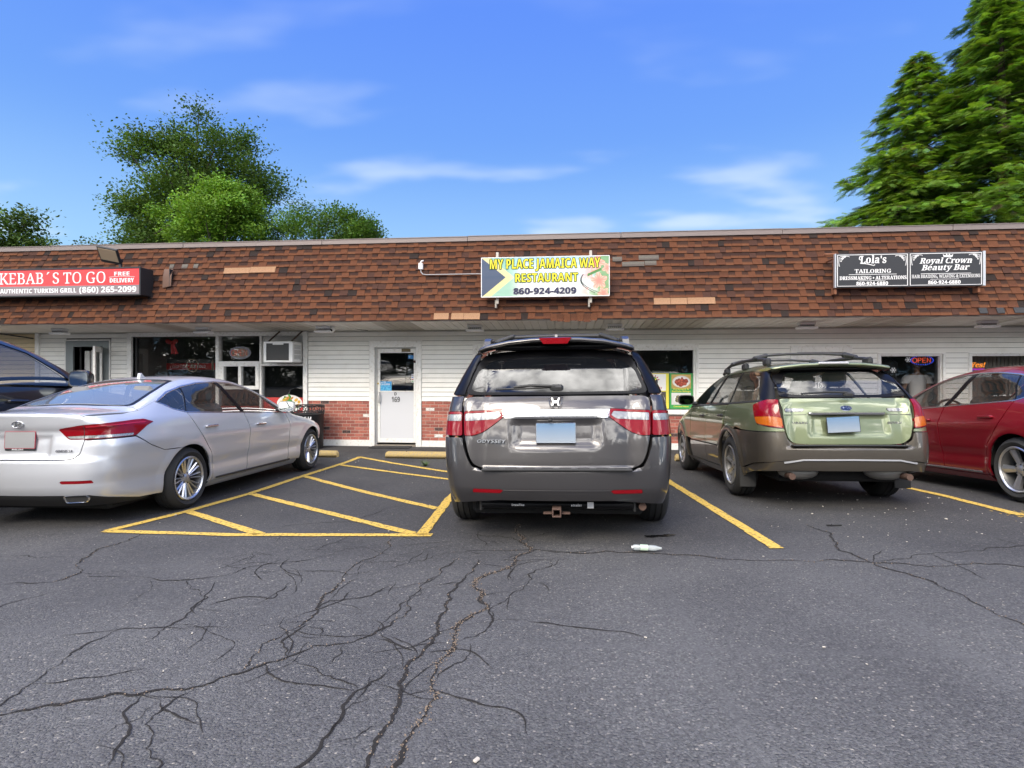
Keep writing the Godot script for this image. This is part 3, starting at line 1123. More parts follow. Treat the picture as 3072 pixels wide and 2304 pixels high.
func seat_at(o: Node3D, x: float, y: float, z: float, m: Material, wide := 0.5) -> void:
	var s := MB.new()
	s.cbox(Vector3(x, y + 0.1, z - 0.22), Vector3(wide, 0.2, 0.5), 0.06)
	s.xf = Transform3D(Basis(Vector3.RIGHT, 0.22), Vector3(x, y + 0.45, z + 0.08))
	s.cbox(Vector3.ZERO, Vector3(wide, 0.62, 0.14), 0.06)
	put("seat", s, m, o)
	for e in ([0.0] if wide < 0.7 else [-wide * 0.3, wide * 0.3]):
		var h := MB.new()
		h.xf = Transform3D(Basis(Vector3.RIGHT, 0.15), Vector3(x + e, y + 0.86, z + 0.16))
		h.cbox(Vector3.ZERO, Vector3(0.27, 0.19, 0.11), 0.05)
		h.cbox(Vector3(-0.06, -0.13, 0), Vector3(0.015, 0.12, 0.015), 0.003)
		h.cbox(Vector3(0.06, -0.13, 0), Vector3(0.015, 0.12, 0.015), 0.003)
		put("headrest", h, m, o)

func plate(o: Node3D, at: Vector3, tilt: float, m: Material, frame: Material) -> void:
	var p := Node3D.new()
	p.name = numbered("licence_plate", o)
	o.add_child(p)
	p.transform = Transform3D(Basis(Vector3.RIGHT, tilt), at)
	var a := MB.new()
	a.use_uv = true
	a.quad(Vector3(-0.152, -0.076, 0.004), Vector3(0.152, -0.076, 0.004), Vector3(0.152, 0.076, 0.004), Vector3(-0.152, 0.076, 0.004))
	put("plate_face", a, m, p)
	var b := MB.new()
	for s in [-1.0, 1.0]:
		b.cbox(Vector3(0, s * 0.077, 0), Vector3(0.312, 0.005, 0.012), 0.002)
		b.cbox(Vector3(s * 0.154, 0, 0), Vector3(0.005, 0.150, 0.012), 0.002)
	b.cbox(Vector3(0, 0, -0.004), Vector3(0.306, 0.152, 0.006), 0.001)
	put("plate_frame", b, frame, p)

func minivan(M: Dictionary) -> Node3D:
	var o := thing("minivan", "grey metallic minivan parked tail out, clouds mirrored in its dark rear window", "minivan")
	var B := Body.new()
	B.wy = curve([[0.15, 0.84], [0.25, 0.90], [0.4, 0.955], [0.6, 0.985], [0.8, 0.995], [0.95, 0.985], [1.08, 0.965], [1.16, 0.945], [1.3, 0.88], [1.45, 0.80], [1.58, 0.72], [1.72, 0.58], [1.8, 0.45]])
	B.wz = curve([[-4.2, -0.3], [-3.9, -0.12], [-3.5, -0.03], [-3.0, 0.0], [0.0, 0.0], [0.3, -0.015], [0.6, -0.045], [0.9, -0.09], [1.2, -0.14]])
	B.tz = curve([[-4.1, 0.75], [-3.9, 0.86], [-3.5, 0.98], [-3.1, 1.09], [-2.9, 1.14], [-2.5, 1.38], [-2.1, 1.59], [-1.8, 1.665], [-1.4, 1.70], [-0.8, 1.715], [-0.2, 1.70], [0.3, 1.675], [0.6, 1.65], [1.2, 1.6]])
	B.tn = norm_of(B.tz)
	B.ry = curve([[0.15, 0.9], [0.28, 1.0], [0.36, 1.055], [0.45, 1.085], [0.58, 1.09], [0.75, 1.075], [0.9, 1.055], [1.05, 1.025], [1.12, 1.0], [1.18, 0.965], [1.3, 0.88], [1.45, 0.76], [1.56, 0.66], [1.66, 0.54], [1.8, 0.36]])
	B.rn = norm_of(B.ry)
	B.fy = curve([[0.15, -3.8], [0.4, -3.94], [0.7, -3.94], [0.9, -3.85], [1.1, -3.6], [1.8, -2.6]])
	B.crown = 0.09
	B.kr = 0.13
	B.kr4 = 0.06
	B.kf = 0.4
	B.r_top = 0.10
	B.r_rear = 0.11
	B.arches = [[0.0, 0.36, 0.43, 0.012, 0.10], [-3.0, 0.36, 0.43, 0.012, 0.10]]
	B.dents = [[0.0, 1.4, 0.64, 0.812, 0.09, 0.045, 0.012], [0.0, 0.872, 0.33, 0.098, 0.06, 0.028, 0.035]]
	B.za = 0.45
	B.zb = -3.0
	B.rref = 0.92
	var paint: Material = M.van_paint
	var S := func(z: float, y: float) -> Vector2: return B.side(z, y)
	var R := func(x: float, y: float) -> Vector2: return B.rear(x, y)
	# --- tail: the hatch, its window, lamps and bumper
	var gate := fillet([R.call(-0.735, 1.165), R.call(-0.742, 1.02), R.call(-0.735, 0.86), R.call(-0.70, 0.70), R.call(-0.655, 0.615), R.call(-0.58, 0.59), R.call(0.58, 0.59), R.call(0.655, 0.615), R.call(0.70, 0.70), R.call(0.735, 0.86), R.call(0.742, 1.02), R.call(0.735, 1.165)], 0.05)
	var lamp_in := [R.call(0.738, 1.045), R.call(0.43, 1.062), R.call(0.405, 1.005), R.call(0.60, 0.87), R.call(0.66, 0.85), R.call(0.733, 0.85)]
	var lamp_r := fillet(lamp_in, 0.012)
	var lamp_l := mirrored(lamp_r)
	var strip := fillet([R.call(-0.43, 1.058), R.call(-0.41, 0.985), R.call(0.41, 0.985), R.call(0.43, 1.058)], 0.008)
	var tailgate := skin("tailgate", o, B, [gate], [lamp_r, lamp_l, strip], paint, 0, 0.0, 0.02, 0.003, 0.03)
	var band := skin("chrome_strip", o, B, [strip], [], M.chrome, 0, 0.006, 0.016, 0.002, 0.02)
	for k in 4:
		trim("rib", band, B, [R.call(-0.425, 1.043 - k * 0.014), R.call(0.0, 1.043 - k * 0.014), R.call(0.425, 1.043 - k * 0.014)], 0.007, M.chrome, 0, 0.009)
	var win := fillet([R.call(-0.735, 1.178), R.call(0.0, 1.172), R.call(0.735, 1.178), R.call(0.70, 1.29), R.call(0.66, 1.40), R.call(0.615, 1.49), R.call(0.57, 1.545), R.call(0.30, 1.565), R.call(-0.30, 1.565), R.call(-0.57, 1.545), R.call(-0.615, 1.49), R.call(-0.66, 1.40), R.call(-0.70, 1.29)], 0.05)
	var inner := fillet([R.call(-0.70, 1.20), R.call(0.0, 1.194), R.call(0.70, 1.20), R.call(0.665, 1.30), R.call(0.60, 1.42), R.call(0.555, 1.475), R.call(0.28, 1.505), R.call(-0.28, 1.505), R.call(-0.555, 1.475), R.call(-0.60, 1.42), R.call(-0.665, 1.30)], 0.06)
	var rw := skin("rear_window", o, B, [inner], [], M.privacy, 0, 0.0, 0.0, 0.0, 0.03)
	skin("window_border", rw, B, [win], [inner], M.gloss_black, 0, 0.0005, 0.012, 0.0, 0.03)
	for s in [1.0, -1.0]:
		var side := "right " if s > 0 else "left "
		var mir := func(p: PackedVector2Array) -> PackedVector2Array: return p if s > 0 else mirrored(p)
		var lamp := Node3D.new()
		lamp.name = numbered("tail_lamp", o)
		o.add_child(lamp)
		# the part on the hatch: red above and below, a clear band between
		var clear_in := fillet([R.call(0.728, 1.025), R.call(0.455, 1.04), R.call(0.435, 1.01), R.call(0.475, 0.982), R.call(0.728, 0.968)], 0.008)
		skin("red_lens", lamp, B, [mir.call(lamp_r)], [mir.call(clear_in)], M.lens_red, 0, 0.006, 0.03, 0.002, 0.025)
		skin("clear_lens", lamp, B, [mir.call(clear_in)], [], M.lens_clear_flute, 0, 0.005, 0.01, 0.0, 0.025)
		var outer := fillet([R.call(0.752, 1.045), S.call(0.60, 1.035), S.call(0.50, 1.02), S.call(0.56, 0.93), S.call(0.62, 0.85), R.call(0.748, 0.85)], 0.02)
		var clear_out := fillet([R.call(0.762, 1.02), S.call(0.60, 1.015), S.call(0.56, 0.99), S.call(0.60, 0.968), R.call(0.760, 0.968)], 0.01)
		skin("red_lens", lamp, B, [mir.call(outer)], [mir.call(clear_out)], M.lens_red, 0, 0.005, 0.03, 0.002, 0.025)
		skin("clear_lens", lamp, B, [mir.call(clear_out)], [], M.lens_clear_flute, 0, 0.004, 0.01, 0.0, 0.025)
		# quarter panel, doors, glass
		var aR := arch_line(B, 0.0, 0.36, 0.425)
		var aF := arch_line(B, -3.0, 0.36, 0.425)
		var q := fillet([R.call(0.745, 1.17), S.call(0.7, 1.165), S.call(0.2, 1.15), S.call(-0.05, 1.14), S.call(-0.08, 1.0), S.call(-0.30, 0.75), S.call(-0.36, 0.26), S.call(0.30, 0.26), S.call(0.42, 0.5), S.call(0.45, 0.84), S.call(0.62, 0.845), R.call(0.752, 0.845), R.call(0.75, 0.98)], 0.01)
		var qs := []
		for g in clip_all(q, [aR]):
			qs.append_array(clip_all(g, [fillet([R.call(0.752, 1.045), S.call(0.60, 1.035), S.call(0.50, 1.02), S.call(0.56, 0.93), S.call(0.62, 0.85), R.call(0.748, 0.85), R.call(0.74, 0.8), R.call(0.74, 1.045)], 0.004)]))
		for k in qs.size():
			qs[k] = mir.call(qs[k])
		skin("quarter_panel", o, B, qs, [], paint)
		for e in [[-0.085, -1.24], [-1.255, -2.35]]:
			var d := fillet([S.call(e[0], 1.14), S.call(e[1], 1.115), S.call(e[1], 0.26), S.call(-0.37 if e[0] > -1.0 else e[0], 0.26), S.call(-0.31 if e[0] > -1.0 else e[0], 0.75), S.call(e[0], 1.0)], 0.03)
			var door := skin("door", o, B, [mir.call(d)], [], paint)
			trim("door_handle", door, B, [mir.call(PackedVector2Array([S.call(e[1] + 0.12, 0.93)]))[0], mir.call(PackedVector2Array([S.call(e[1] + 0.33, 0.935)]))[0]], 0.035, paint, 0, 0.03)
		var fen := fillet([S.call(-2.365, 1.11), S.call(-3.0, 1.02), S.call(-3.45, 0.93), S.call(-3.75, 0.8), S.call(-3.75, 0.26), S.call(-2.365, 0.26)], 0.02)
		var fs := clip_all(fen, [aF])
		for k in fs.size():
			fs[k] = mir.call(fs[k])
		skin("front_fender", o, B, fs, [], paint)
		for e in [[S.call(0.78, 1.19), S.call(0.35, 1.175), S.call(-0.05, 1.165), S.call(-0.05, 1.5), S.call(0.2, 1.485), S.call(0.42, 1.45)], [S.call(-0.09, 1.165), S.call(-1.22, 1.14), S.call(-1.24, 1.54), S.call(-0.5, 1.53), S.call(-0.09, 1.5)], [S.call(-1.28, 1.14), S.call(-2.35, 1.12), S.call(-2.2, 1.24), S.call(-1.9, 1.43), S.call(-1.6, 1.53), S.call(-1.3, 1.54)]]:
			skin("side_window", o, B, [mir.call(fillet(e, 0.04))], [], M.privacy, 0, 0.0, 0.01, 0.002)
		# the black pillar between the side glass and the rear window, and the body-coloured roof side
		var pil := fillet([R.call(0.742, 1.178), S.call(0.80, 1.18), S.call(0.62, 1.34), S.call(0.44, 1.47), R.call(0.62, 1.545), R.call(0.625, 1.49), R.call(0.672, 1.40), R.call(0.71, 1.29)], 0.012)
		skin("rear_pillar", o, B, [mir.call(pil)], [], M.gloss_black, 0, 0.001)
		var rs := fillet([S.call(0.42, 1.475), S.call(0.2, 1.505), S.call(-0.5, 1.55), S.call(-1.3, 1.56), S.call(-1.65, 1.55), S.call(-1.95, 1.45), S.call(-2.42, 1.13), S.call(-2.62, 1.13), S.call(-2.15, 1.46), S.call(-1.8, 1.60), S.call(-1.3, 1.635), S.call(-0.4, 1.635), S.call(0.2, 1.60), S.call(0.5, 1.56)], 0.01)
		skin("roof_side", o, B, [mir.call(rs)], [], paint)
		# roof rail: a blade that rises at both ends
		var rail := MB.new()
		var pts := [[0.42, 1.60, 0.0], [0.38, 1.655, 0.028], [0.30, 1.685, 0.03], [0.1, 1.70, 0.022], [-0.5, 1.715, 0.02], [-1.1, 1.71, 0.022], [-1.35, 1.69, 0.028], [-1.45, 1.64, 0.0]]
		for i in pts.size() - 1:
			for t in 1:
				var a: Array = pts[i]
				var b: Array = pts[i + 1]
				rail.tube([Vector3(s * 0.615, a[1], a[0]), Vector3(s * 0.615, b[1], b[0])], 0.02, 8)
		put("roof_rail", rail, paint, o)
		var fin := MB.new()
		fin.xf = Transform3D(Basis(Vector3.UP, -PI / 2), Vector3(s * 0.615, 0, 0))
		fin.prism(PackedVector2Array([V(0.50, 1.57), V(0.44, 1.665), V(0.38, 1.695), V(0.22, 1.715), V(0.22, 1.62), V(0.36, 1.60)]), -0.028, 0.028)
		put("rail_foot", fin, paint, o)
		put("mirror", mirror_shape(Vector3(s * 1.12, 1.17, -2.12), s), paint, o)
	# roof and spoiler
	var top := PackedVector2Array()
	for e in [[0.5, 1.56], [0.2, 1.60], [-0.4, 1.635], [-1.3, 1.635], [-1.8, 1.60], [-2.0, 1.55]]:
		var p: Vector3 = B.hit(Vector3(1.5, e[1], e[0]), Vector3(-1, 0, 0), 1.5)
		top.append(V(p.x, p.z))
	var full := PackedVector2Array()
	for p in top:
		full.append(p)
	for i in top.size():
		full.append(V(-top[top.size() - 1 - i].x, top[top.size() - 1 - i].y))
	skin("roof", o, B, [full], [], paint, 1, 0.0, 0.01, 0.0)
	var sp := MB.new()
	var prof := [V(0.30, 0.012), V(0.60, 0.022), V(0.76, 0.012), V(0.79, -0.004), V(0.775, -0.022), V(0.70, -0.03), V(0.40, -0.03)]   # z, y over the spoiler's line
	var xs := [-0.66, -0.64, -0.58, -0.4, -0.2, 0.0, 0.2, 0.4, 0.58, 0.64, 0.66]
	var secs := []
	for x in xs:
		var sec := []
		var k: float = 1.0 - 0.0
		var yb: float = 1.645 - 0.10 * x * x - 0.16 * pow(absf(x), 4) * 1.2
		for p in prof:
			sec.append(Vector3(x, yb + p.y * (0.5 if absf(x) > 0.65 else 1.0), p.x - 0.16 * x * x - (0.04 if absf(x) > 0.65 else 0.0)))
		secs.append(sec)
	loft(sp, secs)
	put("spoiler", sp, paint, o)
	var hs := MB.new()
	hs.xf = Transform3D(Basis(), Vector3(0, 1.63, 0.79))
	hs.prism(PackedVector2Array([V(-0.135, 0.018), V(0.135, 0.018), V(0.10, -0.032), V(-0.10, -0.032)]), -0.06, 0.006)
	put("high_brake_lamp", hs, M.lens_red, o)
	var us := MB.new()
	us.cbox(Vector3(0, 1.585, 0.63), Vector3(1.06, 0.05, 0.12), 0.02)
	put("spoiler_underside", us, M.gloss_black, o)
	# the crossbar of the roof rack
	var bar := MB.new()
	bar.tube([Vector3(-0.60, 1.70, -0.05), Vector3(-0.52, 1.735, -0.05), Vector3(-0.42, 1.75, -0.05), Vector3(0, 1.757, -0.05), Vector3(0.42, 1.75, -0.05), Vector3(0.52, 1.735, -0.05), Vector3(0.60, 1.70, -0.05)], 0.019, 8)
	put("roof_crossbar", bar, M.trim_black, o)
	for s in [-1.0, 1.0]:
		var e := MB.new()
		e.xf = Transform3D(Basis(Vector3.BACK, -0.35 * s), Vector3(s * 0.50, 1.733, -0.05))
		e.cbox(Vector3.ZERO, Vector3(0.20, 0.042, 0.06), 0.015)
		put("crossbar_end", e, M.trim_black, o)
	var ant := MB.new()
	ant.xf = Transform3D(Basis(Vector3.UP, -PI / 2), Vector3(0.0, 1.69, 0.15))
	ant.prism(PackedVector2Array([V(-0.10, 0), V(0.05, 0), V(0.035, 0.055), V(0.0, 0.045)]), -0.012, 0.012)
	put("antenna_fin", ant, paint, o)
	# bumper in one piece round the tail
	var bl := []
	bl.append_array([S.call(0.31, 0.24), S.call(0.43, 0.5), S.call(0.46, 0.835), S.call(0.62, 0.838), R.call(0.745, 0.838), R.call(0.742, 0.78), R.call(0.708, 0.68), R.call(0.665, 0.605), R.call(0.585, 0.578)])
	var br := PackedVector2Array(bl)
	var bm := mirrored(br)
	var all := []
	for p in br:
		all.append(p)
	for p in bm:
		all.append(p)
	all.append_array([S.call(0.5, 0.26) * V(-1, 1), R.call(-0.60, 0.335), R.call(-0.45, 0.35), R.call(0.45, 0.35), R.call(0.60, 0.335), S.call(0.5, 0.26)])
	var refl := fillet([R.call(0.655, 0.437), R.call(0.435, 0.437), R.call(0.415, 0.428), R.call(0.44, 0.408), R.call(0.66, 0.408)], 0.008)
	var bump := skin("rear_bumper", o, B, [fillet(all, 0.02)], [refl, mirrored(refl)], paint, 0, 0.004, 0.03, 0.002, 0.03)
	skin("reflector", bump, B, [refl], [], M.lens_red, 0, 0.002, 0.01, 0.0, 0.03)
	skin("reflector", bump, B, [mirrored(refl)], [], M.lens_red, 0, 0.002, 0.01, 0.0, 0.03)
	trim("crease", bump, B, [R.call(-0.41, 0.43), R.call(0.0, 0.432), R.call(0.41, 0.43)], 0.012, paint, 0, 0.008)
	var stp := MB.new()
	stp.cbox(Vector3(0, 0.592, 1.058), Vector3(1.16, 0.020, 0.085), 0.006)
	put("step_pad", stp, M.trim_black, bump)
	for k in 8:
		var rb := MB.new()
		rb.cbox(Vector3(-0.49 + k * 0.14, 0.603, 1.06), Vector3(0.09, 0.006, 0.05), 0.002)
		put("tread_rib", rb, M.trim_black, bump)
	# badge, name, plate, wiper
	var h := MB.new()
	h.xf = Transform3D(Basis(Vector3.RIGHT, -0.3), Vector3(0, 1.115, 0.985))
	ring_plate(h, fillet([V(-0.058, 0.042), V(0.058, 0.042), V(0.046, -0.042), V(-0.046, -0.042)], 0.024), 0.007, 0.012)
	for s in [-1.0, 1.0]:
		h.prism(PackedVector2Array([V(s * 0.022, 0.032), V(s * 0.033, 0.032), V(s * 0.024, 0.0), V(s * 0.028, -0.032), V(s * 0.018, -0.032), V(s * 0.014, 0.0)]), -0.004, 0.010)
	h.prism(PackedVector2Array([V(-0.018, 0.008), V(0.018, 0.008), V(0.015, -0.010), V(-0.015, -0.010)]), -0.004, 0.009)
	put("badge", h, M.chrome, o)
	letters(o, "ODYSSEY", Vector3(-0.512, 0.795, 1.003), 0.026, 0.235, M.chrome, "sans_bold", 0.25, "model_name", Basis(Vector3.UP, -0.16) * Basis(Vector3.RIGHT, -0.1), 0.008)
	plate(o, Vector3(0, 0.872, 1.012), -0.08, M.plate_blue, M.chrome)
	var cam := MB.new()
	cam.cbox(Vector3(-0.045, 0.972, 1.035), Vector3(0.03, 0.022, 0.03), 0.006)
	put("camera", cam, M.trim_black, o)
	var wp := MB.new()
	wp.xf = Transform3D(Basis(Vector3.RIGHT, -0.62), Vector3(0, 1.205, 0.975))
	wp.cbox(Vector3(0.01, 0.02, 0.012), Vector3(0.11, 0.06, 0.045), 0.018)
	wp.tube([Vector3(0.0, 0.022, 0.03), Vector3(-0.2, 0.03, 0.032), Vector3(-0.33, 0.018, 0.026)], 0.011, 8)
	put("wiper_arm", wp, M.trim_black, o)
	var wb := MB.new()
	wb.xf = wp.xf
	wb.tube([Vector3(0.02, 0.022, 0.02), Vector3(-0.22, 0.012, 0.016), Vector3(-0.47, 0.004, 0.02)], 0.008, 6)
	put("wiper_blade", wb, M.trim_black, o)
	# tow hitch below
	var hit := MB.new()
	hit.tube([Vector3(-0.60, 0.295, 0.90), Vector3(0.60, 0.295, 0.90)], 0.03, 14)
	put("hitch_tube", hit, M.gloss_black, o)
	var rcv := MB.new()
	for e in [[0, 0.028, 0.07, 0.012], [0, -0.028, 0.07, 0.012]]:
		rcv.cbox(Vector3(e[0], 0.262 + e[1], 0.97), Vector3(e[2], e[3], 0.22), 0.003)
	for s in [-1.0, 1.0]:
		rcv.cbox(Vector3(s * 0.03, 0.262, 0.97), Vector3(0.012, 0.044, 0.22), 0.003)
		rcv.cbox(Vector3(s * 0.07, 0.248, 1.0), Vector3(0.07, 0.014, 0.06), 0.005)
	put("hitch_receiver", rcv, M.rust, o)
	for s in [-1.0, 1.0]:
		var br2 := MB.new()
		br2.cbox(Vector3(s * 0.61, 0.30, 0.86), Vector3(0.02, 0.11, 0.14), 0.008)
		put("hitch_bracket", br2, M.trim_black, o)
	letters(o, "DrawTite", Vector3(-0.31, 0.287, 0.929), 0.018, 0.10, M.white_print, "sans_bold", 0.0, "hitch_print")
	letters(o, "etrailer", Vector3(0.155, 0.287, 0.929), 0.018, 0.085, M.white_print, "sans_bold", 0.0, "hitch_print")
	var stk := MB.new()
	stk.cbox(Vector3(0.265, 0.298, 0.929), Vector3(0.05, 0.05, 0.004), 0.001)
	put("sticker", stk, M.white_print, o)
	var ex := MB.new()
	ex.tube([Vector3(0.66, 0.30, 0.3), Vector3(0.67, 0.29, 0.93)], 0.03, 12)
	put("exhaust_pipe", ex, M.rust, o)
	var hd := fillet([V(-0.80, -2.95), V(0.80, -2.95), V(0.70, -3.6), V(0.4, -3.8), V(-0.4, -3.8), V(-0.70, -3.6)], 0.05)
	skin("hood", o, B, [hd], [], paint, 1)
	skin("windshield", o, B, [fillet([V(-0.62, -2.02), V(0.62, -2.02), V(0.78, -2.85), V(-0.78, -2.85)], 0.05)], [], M.tint, 1)
	var s9 := B.rref * PI / 2 + B.za + 3.75
	var fb := fillet([V(s9 + 0.01, 0.8), V(s9 + 1.1, 0.8), V(B.rref * PI + B.za - B.zb, 0.8), V(B.rref * PI + B.za - B.zb, 0.22), V(s9 + 0.01, 0.22)], 0.01)
	skin("front_bumper", o, B, [fb], [], paint)
	skin("front_bumper", o, B, [mirrored(fb)], [], paint)
	innards(o, 3.0, 0.95, -3.8, 0.95, 0.2, 1.1, M)
	for s in [-1.0, 1.0]:
		wheel(o, Vector3(s * 0.865, 0.365, 0), s > 0, 0.365, 0.235, 0.225, "seven", M)
		wheel(o, Vector3(s * 0.865, 0.365, -3.0), s > 0, 0.365, 0.235, 0.225, "seven", M)
	for e in [-0.4, 0.4]:
		seat_at(o, e, 0.55, -1.7, M.seat_dark)
		seat_at(o, e, 0.55, -0.9, M.seat_dark)
	seat_at(o, 0.0, 0.55, 0.15, M.seat_dark, 1.2)
	var flo := MB.new()
	flo.cbox(Vector3(0, 0.5, -1.1), Vector3(1.6, 0.06, 3.6), 0.01)
	put("cabin_floor", flo, M.under, o)
	return o

func mirror_shape(c: Vector3, s: float) -> MB:
	var m := MB.new()
	m.xf = Transform3D(Basis(Vector3.UP, 0.12 * s), c)
	m.cbox(Vector3.ZERO, Vector3(0.24, 0.165, 0.10), 0.045)
	m.cbox(Vector3(-s * 0.14, -0.055, -0.02), Vector3(0.12, 0.045, 0.05), 0.015)
	return m

func ring_plate(mb: MB, poly: PackedVector2Array, w: float, deep: float) -> void:   # a flat frame of width w along an outline, facing +z
	if Geometry2D.is_polygon_clockwise(poly):
		poly.reverse()
	var m := poly.size()
	var c := Vector2.ZERO
	for p in poly:
		c += p / m
	for i in m:
		var a := poly[i]
		var b := poly[(i + 1) % m]
		var ai := a + (c - a).normalized() * w
		var bi := b + (c - b).normalized() * w
		var am := a.lerp(ai, 0.5)
		var bm := b.lerp(bi, 0.5)
		var no := Vector3((a - c).normalized().x, (a - c).normalized().y, 0.7)
		var ni := Vector3(-no.x, -no.y, 0.7)
		mb.quadn(Vector3(a.x, a.y, 0), Vector3(b.x, b.y, 0), Vector3(bm.x, bm.y, deep), Vector3(am.x, am.y, deep), no, no, no, no)
		mb.quadn(Vector3(am.x, am.y, deep), Vector3(bm.x, bm.y, deep), Vector3(bi.x, bi.y, 0), Vector3(ai.x, ai.y, 0), ni, ni, ni, ni)

func loft(mb: MB, secs: Array) -> void:   # closed sections joined, ends capped, normals smoothed
	var m: int = secs[0].size()
	var cnt := secs.size()
	var nn := []
	for i in cnt:
		var row := []
		for k in m:
			var du: Vector3 = secs[mini(i + 1, cnt - 1)][k] - secs[maxi(i - 1, 0)][k]
			var dv: Vector3 = secs[i][(k + 1) % m] - secs[i][(k + m - 1) % m]
			row.append(du.cross(dv).normalized())
		nn.append(row)
	var mid := Vector3.ZERO
	for k in m:
		mid += secs[cnt / 2][k] / m
	var flip := 1.0 if nn[cnt / 2][0].dot(secs[cnt / 2][0] - mid) > 0 else -1.0
	for i in cnt - 1:
		for k in m:
			var k2 := (k + 1) % m
			mb.quadn(secs[i][k], secs[i][k2], secs[i + 1][k2], secs[i + 1][k], nn[i][k] * flip, nn[i][k2] * flip, nn[i + 1][k2] * flip, nn[i + 1][k] * flip)
	for e in [0, cnt - 1]:
		var c := Vector3.ZERO
		for k in m:
			c += secs[e][k] / m
		var dir: Vector3 = (secs[0][0] - secs[1][0]) if e == 0 else (secs[cnt - 1][0] - secs[cnt - 2][0])
		for k in m:
			mb.trin(mb.xf * c, mb.xf * secs[e][k], mb.xf * secs[e][(k + 1) % m], mb.xf.basis * dir, mb.xf.basis * dir, mb.xf.basis * dir)
func r(x: float, y: float) -> Vector3: return Vector3(0, x, y)   # a point seen from behind

func s(z: float, y: float) -> Vector3: return Vector3(1, z, y)    # a point seen from the right side

func on(B: Body, pts: Array) -> Array:
	var out := []
	for p in pts:
		out.append(B.rear(p.y, p.z) if p.x < 0.5 else B.side(p.y, p.z))
	return out

# height of the line where side and roof meet
func cant(B: Body, z: float) -> float:
	return B.tz.at(z) - 0.075

func cant_points(B: Body, z0: float, z1: float, cnt := 14) -> Array:   # (x, z) along it
	var out := []
	for i in cnt + 1:
		var z := lerpf(z0, z1, float(i) / cnt)
		out.append(V(B.hit(Vector3(1.5, cant(B, z), z), Vector3(-1, 0, 0), 1.5).x, z))
	return out

func cant_line(z0: float, z1: float, B: Body, cnt := 14) -> Array:
	var out := []
	for i in cnt + 1:
		var z := lerpf(z0, z1, float(i) / cnt)
		out.append(s(z, cant(B, z)))
	return out

func outline(half: Array) -> PackedVector2Array:   # a half outline (x > 0) closed by its mirror image
	var out := PackedVector2Array(half)
	for i in half.size():
		var p: Vector2 = half[half.size() - 1 - i]
		out.append(V(-p.x, p.y))
	return out

# panels of both sides: [name, material, points, corner radius, cut by wheel arches, offset, gap]
func sides(o: Node3D, B: Body, list: Array, cuts: Array) -> void:
	for e in list:
		var poly := fillet(on(B, e[2]), e[3])
		var got: Array = clip_all(poly, cuts) if e[4] else [poly]
		for sg in [1.0, -1.0]:
			var use := []
			for g in got:
				use.append(g if sg > 0 else mirrored(g))
			skin(e[0], o, B, use, [], e[1], 0, e[5] if e.size() > 5 else 0.0, 0.014, e[6] if e.size() > 6 else 0.0025)

func handle(o: Node3D, B: Body, z: float, y: float, m: Material, len_ := 0.22, dark: Material = null) -> void:
	for sg in [1.0, -1.0]:
		var p := B.hit(Vector3(1.5, y, z), Vector3(-1, 0, 0), 1.5)
		var n := B.normal(p)
		var h := MB.new()
		h.xf = Transform3D(Basis(Vector3.BACK, 0.0), Vector3(sg * (p.x + 0.026), y, z))
		h.cbox(Vector3.ZERO, Vector3(0.02, 0.03, len_), 0.009)
		h.cbox(Vector3(-sg * 0.014, 0, len_ * 0.42), Vector3(0.03, 0.024, 0.04), 0.008)
		h.cbox(Vector3(-sg * 0.014, 0, -len_ * 0.42), Vector3(0.03, 0.024, 0.03), 0.008)
		put("door_handle", h, m, o)
		var c := MB.new()
		c.xf = Transform3D(Basis(), Vector3(sg * (p.x - 0.001), y - 0.008, z))
		c.ball(Vector3.ZERO, Vector3(0.004, 0.034, len_ * 0.36), 14, 8)
		put("handle_recess", c, dark if dark else m, o)

func big_mirror(o: Node3D, at: Vector3, sg: float, m: Material, M: Dictionary, size := Vector3(0.25, 0.16, 0.10)) -> void:
	var k := MB.new()
	k.xf = Transform3D(Basis(Vector3.UP, 0.10 * sg), at)
	var secs := []
	for e in [[-0.06, 0.55], [-0.045, 0.8], [0.0, 0.98], [0.035, 1.0], [0.045, 0.97]]:
		var sec := []
		for i in 20:
			var a := TAU * i / 20
			var q := Vector2(signf(cos(a)) * pow(absf(cos(a)), 0.6), signf(sin(a)) * pow(absf(sin(a)), 0.6))
			sec.append(Vector3(q.x * size.x * 0.5 * e[1], q.y * size.y * 0.5 * e[1], e[0] * size.z / 0.10))
		secs.append(sec)
	loft(k, secs)
	put("mirror_housing", k, m, o)
	var g := MB.new()
	g.xf = k.xf
	var ring := []
	for i in 24:
		var a := TAU * i / 24
		ring.append(Vector3(signf(cos(a)) * pow(absf(cos(a)), 0.55) * size.x * 0.43, signf(sin(a)) * pow(absf(sin(a)), 0.55) * size.y * 0.42, size.z * 0.47))
	for i in 24:
		g.tri(Vector3(0, 0, size.z * 0.47), ring[i], ring[(i + 1) % 24])
	put("mirror_glass", g, M.mirror, o)
	var st := MB.new()
	st.xf = Transform3D(Basis(), at)
	st.cbox(Vector3(-sg * size.x * 0.55, -size.y * 0.32, -0.01), Vector3(size.x * 0.4, 0.05, 0.05), 0.015)
	put("mirror_arm", st, M.trim_black, o)

